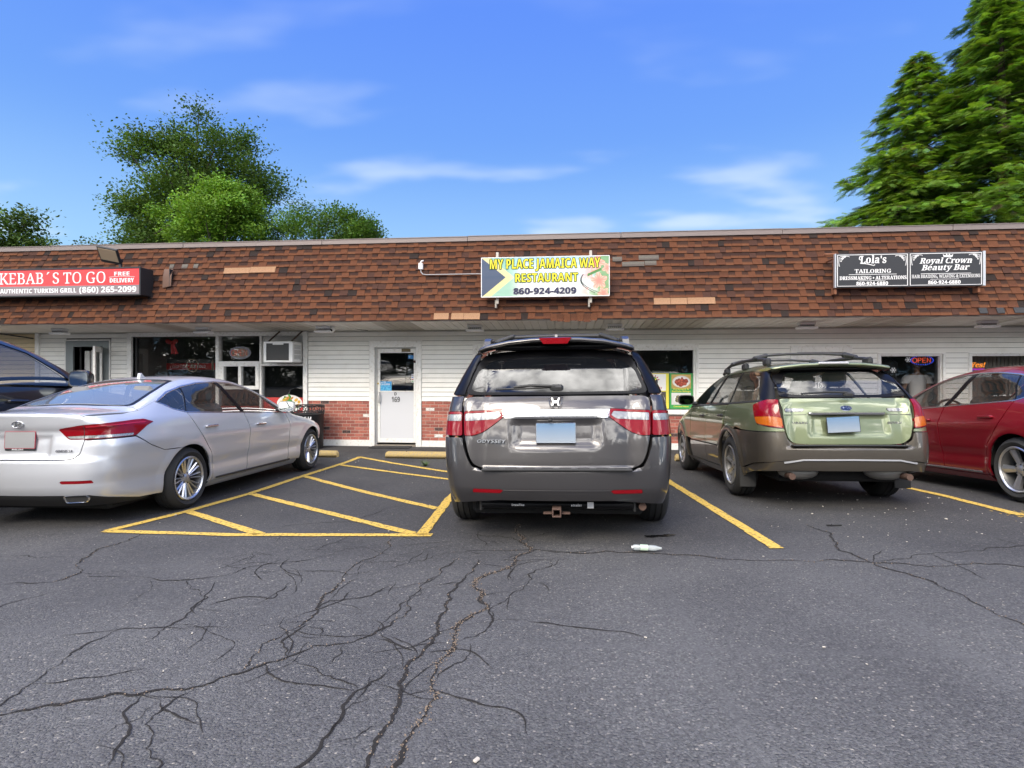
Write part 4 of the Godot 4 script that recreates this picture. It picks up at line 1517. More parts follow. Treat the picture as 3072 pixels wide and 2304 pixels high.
func steering(o: Node3D, x: float, y: float, z: float, M: Dictionary) -> void:
	var d := MB.new()
	d.cbox(Vector3(0, y - 0.06, z - 0.45), Vector3(1.4, 0.16, 0.45), 0.06)
	put("dashboard", d, M.seat_dark, o)
	var w := MB.new()
	w.xf = Transform3D(Basis(Vector3.RIGHT, -0.4), Vector3(x, y + 0.02, z))
	var pts := []
	for i in 21:
		pts.append(Vector3(cos(TAU * i / 20) * 0.185, sin(TAU * i / 20) * 0.185, 0))
	w.tube(pts, 0.016, 8)
	w.cbox(Vector3.ZERO, Vector3(0.3, 0.06, 0.03), 0.01)
	put("steering_wheel", w, M.seat_dark, o)

func sedan(M: Dictionary, called: String, label: String, red: bool) -> Node3D:
	var o := thing(called, label, "car")
	var B := Body.new()
	var paint: Material = M.red_paint if red else M.silver_paint
	B.wy = curve([[0.15, 0.80], [0.21, 0.855], [0.28, 0.893], [0.34, 0.902], [0.43, 0.899], [0.55, 0.922], [0.68, 0.931], [0.785, 0.940], [0.81, 0.936], [0.88, 0.916], [0.96, 0.890], [1.03, 0.855], [1.1, 0.80], [1.2, 0.735], [1.35, 0.635], [1.5, 0.50]])
	B.wz = curve([[-3.85, -0.30], [-3.6, -0.12], [-3.2, -0.03], [-2.8, 0.0], [-0.3, 0.0], [0.2, -0.012], [0.5, -0.035], [0.8, -0.085], [1.0, -0.13], [1.2, -0.19]])
	B.tz = curve([[-3.85, 0.60], [-3.6, 0.73], [-3.2, 0.855], [-2.75, 0.945], [-2.5, 0.995], [-2.3, 1.08], [-2.0, 1.24], [-1.7, 1.365], [-1.4, 1.445], [-1.1, 1.482], [-0.85, 1.49], [-0.55, 1.472], [-0.25, 1.418], [0.05, 1.335], [0.35, 1.235], [0.55, 1.165], [0.64, 1.14], [0.8, 1.128], [0.95, 1.115], [1.05, 1.105], [1.2, 1.095]])
	B.tn = norm_of(B.tz)
	B.ry = curve([[0.15, 0.86], [0.24, 0.98], [0.31, 1.06], [0.42, 1.11], [0.55, 1.125], [0.64, 1.12], [0.68, 1.095], [0.80, 1.08], [0.93, 1.065], [0.97, 1.085], [1.05, 1.095], [1.12, 1.10], [1.2, 1.05], [1.4, 0.8]])
	B.rn = norm_of(B.ry)
	B.fy = curve([[0.15, -3.6], [0.4, -3.78], [0.6, -3.80], [0.75, -3.74], [0.9, -3.5], [1.5, -2.6]])
	B.crown = 0.085
	B.kr = 0.11
	B.kr4 = 0.10
	B.kf = 0.35
	B.r_top = 0.12
	B.r_rear = 0.20
	B.r_deck = 0.035
	B.arches = [[0.0, 0.34, 0.385, 0.012, 0.09], [-2.97, 0.34, 0.385, 0.012, 0.09]]
	B.dents = [[0.0, 0.79, 0.30, 0.09, 0.035, 0.022, 0.03]]
	B.za = 0.44
	B.zb = -2.95
	B.rref = 0.86
	var cuts := [arch_line(B, 0.0, 0.335, 0.372), arch_line(B, -2.97, 0.335, 0.372)]
	var lamp := fillet(on(B, [r(0.37, 0.945), r(0.60, 0.985), s(0.66, 1.015), s(0.56, 1.018), s(0.46, 0.985), s(0.55, 0.955), s(0.70, 0.865), r(0.62, 0.85), r(0.47, 0.85)]), 0.02)
	# the quarter runs from the door round to the boot lid, over the sail panel
	var quarter := [s(-0.06, 1.055), s(0.12, 1.11), s(0.27, 1.18), s(0.02, 1.29), s(-0.28, 1.365), s(-0.55, 1.395)]
	quarter.append_array(cant_line(-0.62, 0.52, B, 12))
	quarter.append_array([s(0.70, 1.075), r(0.60, 1.065), r(0.607, 1.0), r(0.60, 0.985), s(0.66, 1.015), s(0.56, 1.018), s(0.46, 0.985), s(0.55, 0.955), s(0.70, 0.865), s(0.55, 0.76), s(0.38, 0.69), s(0.2, 0.69), s(-0.2, 0.66), s(-0.34, 0.235), s(-0.419, 0.235), s(-0.414, 0.44), s(-0.36, 0.58), s(-0.18, 0.80), s(-0.10, 0.95)])
	var win_q := [s(-0.065, 1.068), s(0.10, 1.115), s(0.235, 1.182), s(0.0, 1.275), s(-0.22, 1.335), s(-0.16, 1.20)]
	var win_r := [s(-0.075, 1.066), s(-0.18, 1.20), s(-0.24, 1.335), s(-0.55, 1.385), s(-0.92, 1.402), s(-1.09, 1.022)]
	var win_f := [s(-1.16, 1.018), s(-1.0, 1.402), s(-1.25, 1.388), s(-1.5, 1.33), s(-1.8, 1.20), s(-2.08, 1.02), s(-2.12, 0.978)]
	sides(o, B, [["quarter_panel", paint, quarter, 0.006, true, 0.0, 0.0015],
		["rear_door", paint, [s(-0.065, 1.05), s(-1.115, 1.008), s(-1.16, 0.8), s(-1.14, 0.235), s(-0.427, 0.235), s(-0.422, 0.44), s(-0.368, 0.585), s(-0.19, 0.80), s(-0.11, 0.95)], 0.02, true],
		["front_door", paint, [s(-1.125, 1.006), s(-2.15, 0.966), s(-2.22, 0.80), s(-2.24, 0.235), s(-1.15, 0.235), s(-1.17, 0.8)], 0.02, true],
		["front_fender", paint, [s(-2.165, 0.962), s(-2.5, 0.945), s(-3.0, 0.85), s(-3.45, 0.73), s(-3.55, 0.55), s(-3.5, 0.235), s(-2.25, 0.235), s(-2.23, 0.8)], 0.02, true],
		["rocker", paint, [s(-0.40, 0.232), s(-2.55, 0.232), s(-2.55, 0.165), s(-0.40, 0.165)], 0.01, true],
		["quarter_window", M.tint, win_q, 0.02, false, -0.003, 0.0],
		["rear_door_window", M.tint, win_r, 0.02, false, -0.003, 0.0],
		["front_door_window", M.tint, win_f, 0.03, false, -0.003, 0.0],
		["centre_pillar", M.gloss_black, [s(-1.095, 1.02), s(-0.925, 1.403), s(-0.995, 1.403), s(-1.155, 1.017)], 0.003, false, 0.0, 0.0],
		["window_divider", M.gloss_black, [s(-0.067, 1.066), s(-0.165, 1.20), s(-0.222, 1.336), s(-0.238, 1.336), s(-0.178, 1.20), s(-0.076, 1.065)], 0.002, false, 0.0, 0.0]], cuts)
	# roof side strip over the doors down the windscreen pillar
	var rs := cant_line(-0.63, -2.45, B, 16)
	rs.append_array([s(-2.2, 0.985), s(-2.13, 0.995), s(-1.82, 1.205), s(-1.5, 1.345), s(-1.24, 1.402), s(-0.95, 1.415), s(-0.56, 1.397)])
	sides(o, B, [["roof_side", paint, rs, 0.004, false, 0.0, 0.001]], [])
	for sg in [1.0, -1.0]:
		var line := on(B, [s(-2.10, 0.968), s(-1.1, 1.012), s(-0.07, 1.056), s(0.11, 1.105), s(0.255, 1.182), s(0.01, 1.283), s(-0.25, 1.348), s(-0.56, 1.392), s(-0.95, 1.41), s(-1.25, 1.396), s(-1.5, 1.338), s(-1.82, 1.20), s(-2.12, 0.99)])
		if sg < 0:
			for i in line.size():
				line[i] = V(-line[i].x, line[i].y)
		trim("window_trim", o, B, line, 0.018, M.chrome, 0, 0.003)
		var low := on(B, [s(-0.50, 0.265), s(-1.2, 0.262), s(-2.3, 0.258)])
		if sg < 0:
			for i in low.size():
				low[i] = V(-low[i].x, low[i].y)
		trim("sill_strip", o, B, low, 0.022, M.chrome if red else M.trim_black, 0, 0.012)
		var tl := Node3D.new()
		tl.name = numbered("tail_lamp", o)
		o.add_child(tl)
		var mir := func(p: PackedVector2Array) -> PackedVector2Array: return p if sg > 0 else mirrored(p)
		var clear := fillet(on(B, [r(0.45, 0.878), r(0.60, 0.884), s(0.72, 0.89), s(0.73, 0.868), r(0.61, 0.858), r(0.48, 0.858)]), 0.006)
		skin("red_lens", tl, B, [mir.call(lamp)], [mir.call(clear)], M.lens_red, 0, 0.004, 0.02, 0.001, 0.025)
		skin("clear_lens", tl, B, [mir.call(clear)], [], M.lens_clear_flute, 0, 0.003, 0.0, 0.0, 0.025)
		trim("lamp_seam", tl, B, [on(B, [r(0.603, 0.985)])[0] * V(sg, 1), on(B, [r(0.598, 0.93)])[0] * V(sg, 1), on(B, [r(0.60, 0.855)])[0] * V(sg, 1)], 0.006, M.trim_black, 0, 0.0055)
		var lb := on(B, [r(0.62, 0.965), s(0.66, 0.985), s(0.56, 0.985)])
		for i in lb.size():
			lb[i] = lb[i] * V(sg, 1)
		trim("light_band", tl, B, lb, 0.016, M.lens_bright, 0, 0.006)
		big_mirror(o, Vector3(sg * 1.02, 1.06, -1.98), sg, paint, M, Vector3(0.24, 0.15, 0.10))
	# roof with holes for the two screens, boot deck, bonnet
	var ro := outline(cant_points(B, -2.45, 0.52, 24))
	var back := fillet(outline([V(0.40, -0.36), V(0.47, -0.33), V(0.56, 0.05), V(0.63, 0.40), V(0.64, 0.50), V(0.58, 0.535), V(0.3, 0.575)]), 0.04)
	var ws := fillet(outline([V(0.66, -2.40), V(0.56, -1.8), V(0.50, -1.5), V(0.3, -1.46)]), 0.04)
	# the roof's rear edge follows the rear window's foot
	skin("roof", o, B, [ro], [back, ws], paint, 1, 0.0, 0.012, 0.0, 0.04)
	var fr := fillet(outline([V(0.36, -0.32), V(0.43, -0.29), V(0.515, 0.06), V(0.58, 0.39), V(0.585, 0.47), V(0.54, 0.495), V(0.28, 0.53)]), 0.05)
	var rw := skin("rear_window", o, B, [fr], [], M.tint_back, 1, -0.004, 0.0, 0.0, 0.05)
	skin("window_border", rw, B, [back], [fr], M.gloss_black, 1, -0.003, 0.0, 0.001, 0.04)
	skin("windscreen", o, B, [ws], [], M.tint, 1, -0.004, 0.0, 0.001, 0.06)
	var deck := [V(B.hit(Vector3(1.5, cant(B, 0.535), 0.535), Vector3(-1, 0, 0), 1.5).x - 0.004, 0.528)]
	for e in [[0.60, 1.066], [0.55, 1.074], [0.4, 1.088], [0.2, 1.094]]:
		var p := B.hit(Vector3(e[0], e[1], 1.6), Vector3(0, 0, -1), 3.0)
		deck.append(V(e[0], p.z))
	skin("boot_deck", o, B, [fillet(outline(deck), 0.002)], [back], paint, 1, 0.0, 0.012, 0.0015, 0.04)
	var lid := [r(0.603, 1.063), r(0.61, 1.0), r(0.603, 0.86), r(0.575, 0.72), r(0.53, 0.68), r(0.45, 0.668)]
	var lidp := on(B, [r(0.2, 1.094), r(0.4, 1.088), r(0.55, 1.074)])
	lidp.append_array(on(B, lid))
	var lidf := fillet(outline(lidp), 0.012)
	skin("boot_lid", o, B, [lidf], [lamp, mirrored(lamp)], paint, 0, 0.0, 0.012, 0.0015, 0.03)
	# bumper
	var bp := on(B, [s(0.10, 0.30), s(0.10, 0.684), s(0.375, 0.684), s(0.55, 0.753), s(0.71, 0.853), r(0.62, 0.84), r(0.608, 0.845), r(0.58, 0.715), r(0.535, 0.672), r(0.45, 0.66)])
	var lowb := on(B, [r(0.40, 0.335), r(0.64, 0.335), r(0.74, 0.30), s(0.62, 0.25), s(0.30, 0.245), s(0.10, 0.245)])
	var half := []
	half.append_array(lowb)
	half.append_array(bp)
	var bo := outline(half)
	var refl := fillet(on(B, [r(0.68, 0.475), r(0.44, 0.475), r(0.425, 0.462), r(0.44, 0.446), r(0.69, 0.446)]), 0.01)
	var bumper := skin("rear_bumper", o, B, clip_all(fillet(bo, 0.01), [cuts[0], mirrored(cuts[0])]), [refl, mirrored(refl)], paint, 0, 0.003, 0.02, 0.001, 0.035)
	skin("reflector", bumper, B, [refl], [], M.lens_red, 0, 0.0, 0.005, 0.0, 0.03)
	skin("reflector", bumper, B, [mirrored(refl)], [], M.lens_red, 0, 0.0, 0.005, 0.0, 0.03)
	var dif := on(B, [r(0.40, 0.21), r(0.70, 0.215), s(0.55, 0.22), s(0.5, 0.235), s(0.64, 0.248), r(0.74, 0.293), r(0.635, 0.328), r(0.40, 0.328)])
	skin("diffuser", o, B, [fillet(outline(dif), 0.008)], [], M.trim_black, 0, -0.002, 0.02, 0.0, 0.04)
	for sg in [1.0, -1.0]:
		var ex := MB.new()
		var p := B.hit(Vector3(sg * 0.53, 0.30, 1.6), Vector3(0, 0, -1), 3.0)
		ex.xf = Transform3D(Basis(Vector3.UP, sg * 0.25), p + Vector3(0, 0, 0.004))
		ring_plate(ex, fillet([V(-0.115, 0.03), V(0.095, 0.036), V(0.115, 0.0), V(0.09, -0.036), V(-0.085, -0.036)], 0.015), 0.014, 0.02)
		put("exhaust_trim", ex, M.chrome, o)
		var hole := MB.new()
		hole.xf = ex.xf
		hole.prism(fillet([V(-0.098, 0.022), V(0.082, 0.026), V(0.098, 0.0), V(0.078, -0.027), V(-0.072, -0.027)], 0.01), -0.01, 0.004)
		put("exhaust_opening", hole, M.under, o)
	skin("bonnet", o, B, [fillet(outline([V(0.66, -2.52), V(0.78, -2.75), V(0.72, -3.3), V(0.5, -3.6), V(0.2, -3.66)]), 0.03)], [], paint, 1)
	var s9 := B.rref * PI / 2 + B.za
	var fb := fillet([V(s9 + 3.50, 0.70), V(s9 + 4.3, 0.72), V(B.rref * PI + B.za - B.zb, 0.72), V(B.rref * PI + B.za - B.zb, 0.2), V(s9 + 3.50, 0.235)], 0.01)
	skin("front_bumper", o, B, [fb], [], paint)
	skin("front_bumper", o, B, [mirrored(fb)], [], paint)
	# antenna fin, badge, plate, trim name
	var fin := MB.new()
	fin.xf = Transform3D(Basis(Vector3.UP, -PI / 2), Vector3(0.0, B.tz.at(-0.42) - 0.03, -0.42))
	fin.prism(PackedVector2Array([V(-0.14, 0), V(0.05, 0), V(0.035, 0.085), V(0.015, 0.09), V(-0.02, 0.055)]), -0.018, 0.018)
	put("antenna_fin", fin, paint, o)
	handle(o, B, -0.37, 0.885, M.chrome if not red else paint, 0.21, paint)
	handle(o, B, -1.42, 0.845, M.chrome if not red else paint, 0.21, paint)
	if not red:
		var e := MB.new()
		var bp2 := B.hit(Vector3(0, 0.995, 1.6), Vector3(0, 0, -1), 3.0)
		e.xf = Transform3D(Basis(Vector3.RIGHT, 0.08), bp2 + Vector3(0, 0, 0.002))
		ring_plate(e, oval(Vector2.ZERO, 0.062, 0.033), 0.008, 0.01)
		e.xf = e.xf * Transform3D(Basis(Vector3(1, 0, 0), Vector3(0.35, 1, 0), Vector3(0, 0, 1)), Vector3.ZERO)
		for sg in [-1.0, 1.0]:
			e.prism(PackedVector2Array([V(sg * 0.022 - 0.006, -0.026), V(sg * 0.022 + 0.006, -0.026), V(sg * 0.022 + 0.006, 0.026), V(sg * 0.022 - 0.006, 0.026)]), 0.0, 0.007)
		e.prism(PackedVector2Array([V(-0.02, -0.006), V(0.02, 0.002), V(0.02, 0.008), V(-0.02, 0.0)]), 0.0, 0.007)
		put("badge", e, M.chrome, o)
		var pp := B.hit(Vector3(0, 0.82, 1.6), Vector3(0, 0, -1), 3.0)
		plate(o, pp + Vector3(0, 0.03, 0.014), -0.04, M.plate_pale, M.plate_red)
		var fm := MB.new()
		fm.cbox(pp + Vector3(0, -0.055, 0.012), Vector3(0.31, 0.026, 0.012), 0.003)
		put("dealer_frame", fm, M.trim_black, o)
		letters(o, "BALISE", pp + Vector3(-0.02, -0.064, 0.0185), 0.017, 0.12, M.white_print, "serif_bold", 0.2, "frame_name")
		letters(o, "GENESIS 3.8", B.hit(Vector3(0.44, 0.735, 1.6), Vector3(0, 0, -1), 3.0) + Vector3(0, 0, 0.004), 0.022, 0.15, M.chrome, "sans_bold", 0.0, "model_name", Basis(Vector3.UP, 0.14), 0.006)
	innards(o, 2.97, 0.95, -3.6, 0.92, 0.16, 1.0, M)
	for sg in [-1.0, 1.0]:
		for z in [0.0, -2.97]:
			wheel(o, Vector3(sg * 0.805, 0.335, z), sg > 0, 0.335, 0.235, 0.232, "five" if red else "twin", M)
	var st: Material = M.seat_dark if red else M.seat_grey
	for x in [-0.38, 0.38]:
		seat_at(o, x, 0.38, -1.15, st)
	seat_at(o, 0.0, 0.40, -0.15, st, 1.25)
	steering(o, -0.38, 0.92, -1.75, M)
	var sh := MB.new()
	sh.cbox(Vector3(0, 1.02, 0.32), Vector3(1.25, 0.05, 0.5), 0.01)
	put("parcel_shelf", sh, st, o)
	var fl := MB.new()
	fl.cbox(Vector3(0, 0.36, -1.0), Vector3(1.6, 0.05, 2.8), 0.01)
	put("cabin_floor", fl, M.under, o)
	return o

func wagon(M: Dictionary) -> Node3D:
	var o := thing("station_wagon", "sage green station wagon with bronze bumper, black roof rack and a loose leaning plate", "car")
	var B := Body.new()
	B.wy = curve([[0.18, 0.78], [0.27, 0.835], [0.4, 0.868], [0.55, 0.88], [0.7, 0.882], [0.85, 0.875], [0.96, 0.858], [1.03, 0.838], [1.09, 0.805], [1.2, 0.745], [1.33, 0.675], [1.45, 0.595], [1.56, 0.48]])
	B.wz = curve([[-3.6, -0.30], [-3.35, -0.12], [-3.0, -0.03], [-2.5, 0.0], [0.0, 0.0], [0.3, -0.01], [0.6, -0.03], [0.85, -0.07], [1.1, -0.11]])
	B.tz = curve([[-3.6, 0.66], [-3.35, 0.80], [-2.95, 0.92], [-2.5, 1.015], [-2.3, 1.085], [-1.95, 1.28], [-1.6, 1.43], [-1.25, 1.51], [-0.8, 1.54], [-0.3, 1.535], [0.2, 1.51], [0.55, 1.485], [0.9, 1.45]])
	B.tn = norm_of(B.tz)
	B.ry = curve([[0.15, 0.83], [0.28, 0.93], [0.36, 0.995], [0.48, 1.035], [0.60, 1.045], [0.75, 1.035], [0.9, 1.015], [1.02, 0.985], [1.08, 0.955], [1.15, 0.90], [1.25, 0.81], [1.38, 0.69], [1.48, 0.58], [1.6, 0.42]])
	B.rn = norm_of(B.ry)
	B.fy = curve([[0.15, -3.3], [0.35, -3.52], [0.55, -3.55], [0.75, -3.45], [0.95, -3.2], [1.5, -2.4]])
	B.crown = 0.08
	B.kr = 0.13
	B.kr4 = 0.08
	B.kf = 0.35
	B.r_top = 0.12
	B.r_rear = 0.13
	B.arches = [[0.0, 0.36, 0.41, 0.024, 0.075], [-2.67, 0.36, 0.41, 0.024, 0.075]]
	B.dents = [[0.0, 1.4, 0.56, 0.79, 0.06, 0.055, 0.012], [0.02, 0.83, 0.36, 0.10, 0.04, 0.028, 0.03]]
	B.za = 0.44
	B.zb = -2.7
	B.rref = 0.84
	var green: Material = M.green_paint
	var bronze: Material = M.bronze_paint
	var aR := arch_line(B, 0.0, 0.36, 0.375)
	var aF := arch_line(B, -2.67, 0.36, 0.375)
	var fR := arch_line(B, 0.0, 0.36, 0.445)
	var fF := arch_line(B, -2.67, 0.36, 0.445)
	var lamp_pts := [r(0.625, 1.085), s(0.82, 1.085), s(0.66, 1.035), s(0.73, 0.93), s(0.80, 0.84), r(0.66, 0.80), r(0.61, 0.80)]
	var lamp := fillet(on(B, lamp_pts), 0.02)
	var q := [s(-0.14, 1.05), s(0.3, 1.055), s(0.74, 1.065), s(0.80, 1.078), s(0.68, 1.03), s(0.72, 0.93), s(0.79, 0.835), r(0.665, 0.795), r(0.615, 0.795), r(0.60, 0.765), s(0.70, 0.765), s(0.42, 0.77), s(0.2, 0.80), s(-0.14, 0.80), s(-0.24, 0.9)]
	sides(o, B, [["quarter_panel", green, q, 0.008, false, 0.0, 0.0015],
		["rear_door", green, [s(-0.16, 1.045), s(-1.07, 1.04), s(-1.10, 0.545), s(-0.50, 0.545), s(-0.44, 0.62), s(-0.25, 0.80), s(-0.255, 0.9)], 0.02, false],
		["front_door", green, [s(-1.08, 1.04), s(-1.98, 1.03), s(-2.0, 0.545), s(-1.11, 0.545)], 0.02, false],
		["door_cladding", bronze, [s(-0.5, 0.535), s(-1.10, 0.535), s(-1.10, 0.29), s(-0.42, 0.29)], 0.01, false, 0.006],
		["door_cladding", bronze, [s(-1.11, 0.535), s(-2.0, 0.535), s(-2.0, 0.29), s(-1.11, 0.29)], 0.01, false, 0.006],
		["front_fender", green, [s(-2.01, 1.025), s(-2.4, 0.985), s(-2.9, 0.90), s(-3.2, 0.79), s(-3.25, 0.60), s(-2.01, 0.56)], 0.02, false],
		["rocker", bronze, [s(-0.40, 0.282), s(-2.25, 0.282), s(-2.25, 0.20), s(-0.40, 0.20)], 0.01, true, 0.004]], [fR, fF])
	# arch flares: rings cut open at the sills
	for e in [[fR, aR, 0.0], [fF, aF, -2.67]]:
		var ring := Geometry2D.clip_polygons(e[0], PackedVector2Array([V(-9, -9), V(9, -9), V(9, 0.27), V(-9, 0.27)]))
		for sg in [1.0, -1.0]:
			var a := []
			for g in ring:
				for k in Geometry2D.clip_polygons(g, e[1]):
					if not Geometry2D.is_polygon_clockwise(k):
						a.append(k if sg > 0 else mirrored(k))
			skin("arch_flare", o, B, a, [], bronze, 0, 0.005, 0.03, 0.001, 0.03)
	var top := 1.425
	sides(o, B, [["quarter_window", M.tint, [s(0.72, 1.085), s(-0.13, 1.072), s(-0.27, 1.435), s(0.05, 1.425), s(0.36, 1.395), s(0.50, 1.29)], 0.04, false, -0.003, 0.0],
		["rear_door_window", M.tint, [s(-0.16, 1.072), s(-1.02, 1.062), s(-0.90, 1.44), s(-0.32, 1.44), s(-0.295, 1.42)], 0.02, false, -0.003, 0.0],
		["front_door_window", M.tint, [s(-1.09, 1.062), s(-0.97, 1.44), s(-1.25, 1.425), s(-1.5, 1.345), s(-1.78, 1.22), s(-2.0, 1.085), s(-2.0, 1.05)], 0.02, false, -0.003, 0.0],
		["centre_pillar", M.gloss_black, [s(-1.022, 1.062), s(-0.902, 1.442), s(-0.968, 1.442), s(-1.088, 1.062)], 0.002, false, 0.0, 0.0],
		["door_pillar", M.gloss_black, [s(-0.132, 1.072), s(-0.272, 1.437), s(-0.318, 1.437), s(-0.158, 1.072)], 0.002, false, 0.0, 0.0],
		["belt_moulding", M.trim_black, [s(0.78, 1.085), s(0.76, 1.068), s(-0.16, 1.05), s(-1.98, 1.035), s(-2.06, 1.05), s(-1.98, 1.06), s(-0.13, 1.07)], 0.003, false, 0.002, 0.0]], [])
	# body-coloured frame between side glass and roof, and the rear pillars in black
	var rs := cant_line(0.42, -2.42, B, 22)
	rs.append_array([s(-2.15, 1.05), s(-2.02, 1.085), s(-1.8, 1.225), s(-1.51, 1.355), s(-1.25, 1.435), s(-0.9, 1.448), s(-0.3, 1.445), s(0.06, 1.432), s(0.37, 1.402)])
	sides(o, B, [["roof_side", green, rs, 0.004, false, 0.0, 0.001],
		["rear_pillar", M.gloss_black, [s(0.735, 1.085), s(0.51, 1.292), s(0.375, 1.397), s(0.43, 1.405), r(0.545, 1.39), r(0.60, 1.25), r(0.645, 1.092), s(0.83, 1.088)], 0.006, false, 0.0, 0.001]], [])
	# tail
	var win := on(B, [r(0.0, 1.105), r(0.4, 1.107), r(0.61, 1.112), r(0.575, 1.22), r(0.52, 1.36), r(0.45, 1.41), r(0.0, 1.425)])
	var inner := on(B, [r(0.0, 1.13), r(0.38, 1.132), r(0.545, 1.145), r(0.52, 1.22), r(0.475, 1.34), r(0.42, 1.385), r(0.0, 1.395)])
	win.remove_at(6); win.remove_at(0); inner.remove_at(6); inner.remove_at(0)
	var wo := fillet(outline(win), 0.04)
	var wi := fillet(outline(inner), 0.06)
	var rw := skin("rear_window", o, B, [wi], [], M.tint_clear, 0, 0.0, 0.0, 0.0, 0.035)
	skin("window_border", rw, B, [wo], [wi], M.gloss_black, 0, 0.0005, 0.01, 0.0, 0.03)
	var gate := on(B, [r(0.62, 1.098), r(0.607, 1.0), r(0.60, 0.80), r(0.575, 0.69), r(0.52, 0.645), r(0.4, 0.637)])
	var gpoly := fillet(outline(gate), 0.03)
	var cl := fillet(on(B, [r(0.585, 0.995), r(0.40, 0.995), r(0.39, 0.98), r(0.415, 0.962), r(0.585, 0.962)]), 0.008)
	var gt := skin("tailgate", o, B, [gpoly], [lamp, mirrored(lamp), cl, mirrored(cl)], green, 0, 0.0, 0.02, 0.002, 0.03)
	for c in [cl, mirrored(cl)]:
		skin("reversing_lamp", gt, B, [c], [], M.lens_clear_flute, 0, 0.004, 0.012, 0.001, 0.02)
	trim("chrome_strip", gt, B, on(B, [r(-0.36, 0.945), r(0.0, 0.947), r(0.36, 0.945)]), 0.022, M.chrome, 0, 0.022)
	trim("crease", gt, B, on(B, [r(-0.60, 0.93), r(-0.38, 0.932)]), 0.008, M.trim_black, 0, 0.0008)
	trim("crease", gt, B, on(B, [r(0.60, 0.93), r(0.38, 0.932)]), 0.008, M.trim_black, 0, 0.0008)
	for sg in [1.0, -1.0]:
		var tl := Node3D.new()
		tl.name = numbered("tail_lamp", o)
		o.add_child(tl)
		var amber := fillet(on(B, [r(0.622, 0.90), r(0.70, 0.915), s(0.745, 0.91), s(0.795, 0.845), r(0.66, 0.812), r(0.622, 0.812)]), 0.02)
		if sg < 0:
			amber = mirrored(amber)
		var lp := lamp if sg > 0 else mirrored(lamp)
		skin("red_lens", tl, B, [lp], [amber], M.lens_red, 0, 0.008, 0.03, 0.001, 0.025)
		skin("amber_lens", tl, B, [amber], [], M.lens_amber, 0, 0.007, 0.01, 0.0, 0.025)
		big_mirror(o, Vector3(sg * 0.99, 1.13, -1.76), sg, M.trim_black, M, Vector3(0.23, 0.15, 0.11))
	# bumper, bronze, one piece; lower lip
	var bh := on(B, [r(0.40, 0.49), r(0.62, 0.475), s(0.70, 0.43), s(0.40, 0.36), s(0.10, 0.36), s(0.10, 0.768), s(0.42, 0.763), s(0.70, 0.757), r(0.605, 0.757), r(0.585, 0.685), r(0.53, 0.632), r(0.4, 0.622)])
	skin("rear_bumper", o, B, clip_all(fillet(outline(bh), 0.012), [fR, mirrored(fR)]), [], bronze, 0, 0.006, 0.03, 0.001, 0.03)
	var lo2 := on(B, [r(0.38, 0.375), r(0.56, 0.375), s(0.66, 0.34), s(0.40, 0.28), s(0.43, 0.355), s(0.70, 0.425), r(0.62, 0.468), r(0.40, 0.483)])
	skin("bumper_lip", o, B, [fillet(outline(lo2), 0.012)], [], bronze, 0, -0.004, 0.03, 0.001, 0.03)
	trim("bumper_moulding", o, B, on(B, [r(-0.62, 0.455), r(-0.45, 0.487), r(0.0, 0.492), r(0.45, 0.487), r(0.62, 0.455)]), 0.02, M.silver_paint, 0, 0.012)
	var sp := MB.new()
	sp.cbox(Vector3(0, 0.628, 0.99), Vector3(1.1, 0.014, 0.09), 0.005)
	put("step_pad", sp, M.trim_black, o)
	for sg in [-1.0, 1.0]:
		var fl := MB.new()
		fl.cbox(Vector3(sg * 0.80, 0.25, 0.40), Vector3(0.17, 0.22, 0.015), 0.005)
		put("mud_flap", fl, M.trim_black, o)
		var ex := MB.new()
		ex.tube([Vector3(sg * 0.50, 0.33, 0.1), Vector3(sg * 0.53, 0.33, 0.55), Vector3(sg * 0.55, 0.32, 0.98)], 0.032, 12)
		put("exhaust_pipe", ex, M.rust, o)
		var sil := MB.new()
		sil.ball(Vector3(sg * 0.42, 0.35, 0.78), Vector3(0.2, 0.08, 0.12), 14, 8)
		put("silencer", sil, M.alu_dull, o)
	var sw := MB.new()
	sw.tube([Vector3(-0.55, 0.33, 0.55), Vector3(-0.3, 0.27, 0.6), Vector3(0.3, 0.27, 0.6), Vector3(0.55, 0.33, 0.55)], 0.014, 8)
	put("sway_bar", sw, M.trim_black, o)
	# roof, spoiler, rack
	var ro := outline(cant_points(B, -2.42, 0.42, 24))
	var ws := fillet(outline([V(0.60, -2.36), V(0.54, -1.9), V(0.47, -1.52), V(0.3, -1.47)]), 0.04)
	skin("roof", o, B, [ro], [ws], green, 1, 0.0, 0.012, 0.0, 0.05)
	skin("windscreen", o, B, [ws], [], M.tint, 1, -0.004, 0.0, 0.001, 0.06)
	skin("bonnet", o, B, [fillet(outline([V(0.62, -2.46), V(0.72, -2.7), V(0.68, -3.1), V(0.5, -3.38), V(0.2, -3.42)]), 0.03)], [], green, 1)
	var spo := MB.new()
	var secs := []
	for x in [-0.60, -0.58, -0.50, -0.3, 0.0, 0.3, 0.50, 0.58, 0.60]:
		var sec := []
		var yb: float = 1.473 - 0.085 * x * x - 0.10 * pow(absf(x), 4)
		for p in [V(0.36, 0.012), V(0.58, 0.016), V(0.70, 0.006), V(0.725, -0.012), V(0.71, -0.03), V(0.62, -0.045), V(0.40, -0.05)]:
			sec.append(Vector3(x, yb + p.y * (0.5 if absf(x) > 0.59 else 1.0), p.x - 0.16 * x * x - (0.03 if absf(x) > 0.59 else 0.0)))
		secs.append(sec)
	loft(spo, secs)
	put("spoiler", spo, green, o)
	var hb := MB.new()
	hb.cbox(Vector3(0.0, 1.467, 0.715), Vector3(0.30, 0.024, 0.03), 0.006)
	put("high_brake_lamp", hb, M.lens_clear, o)
	var su := MB.new()
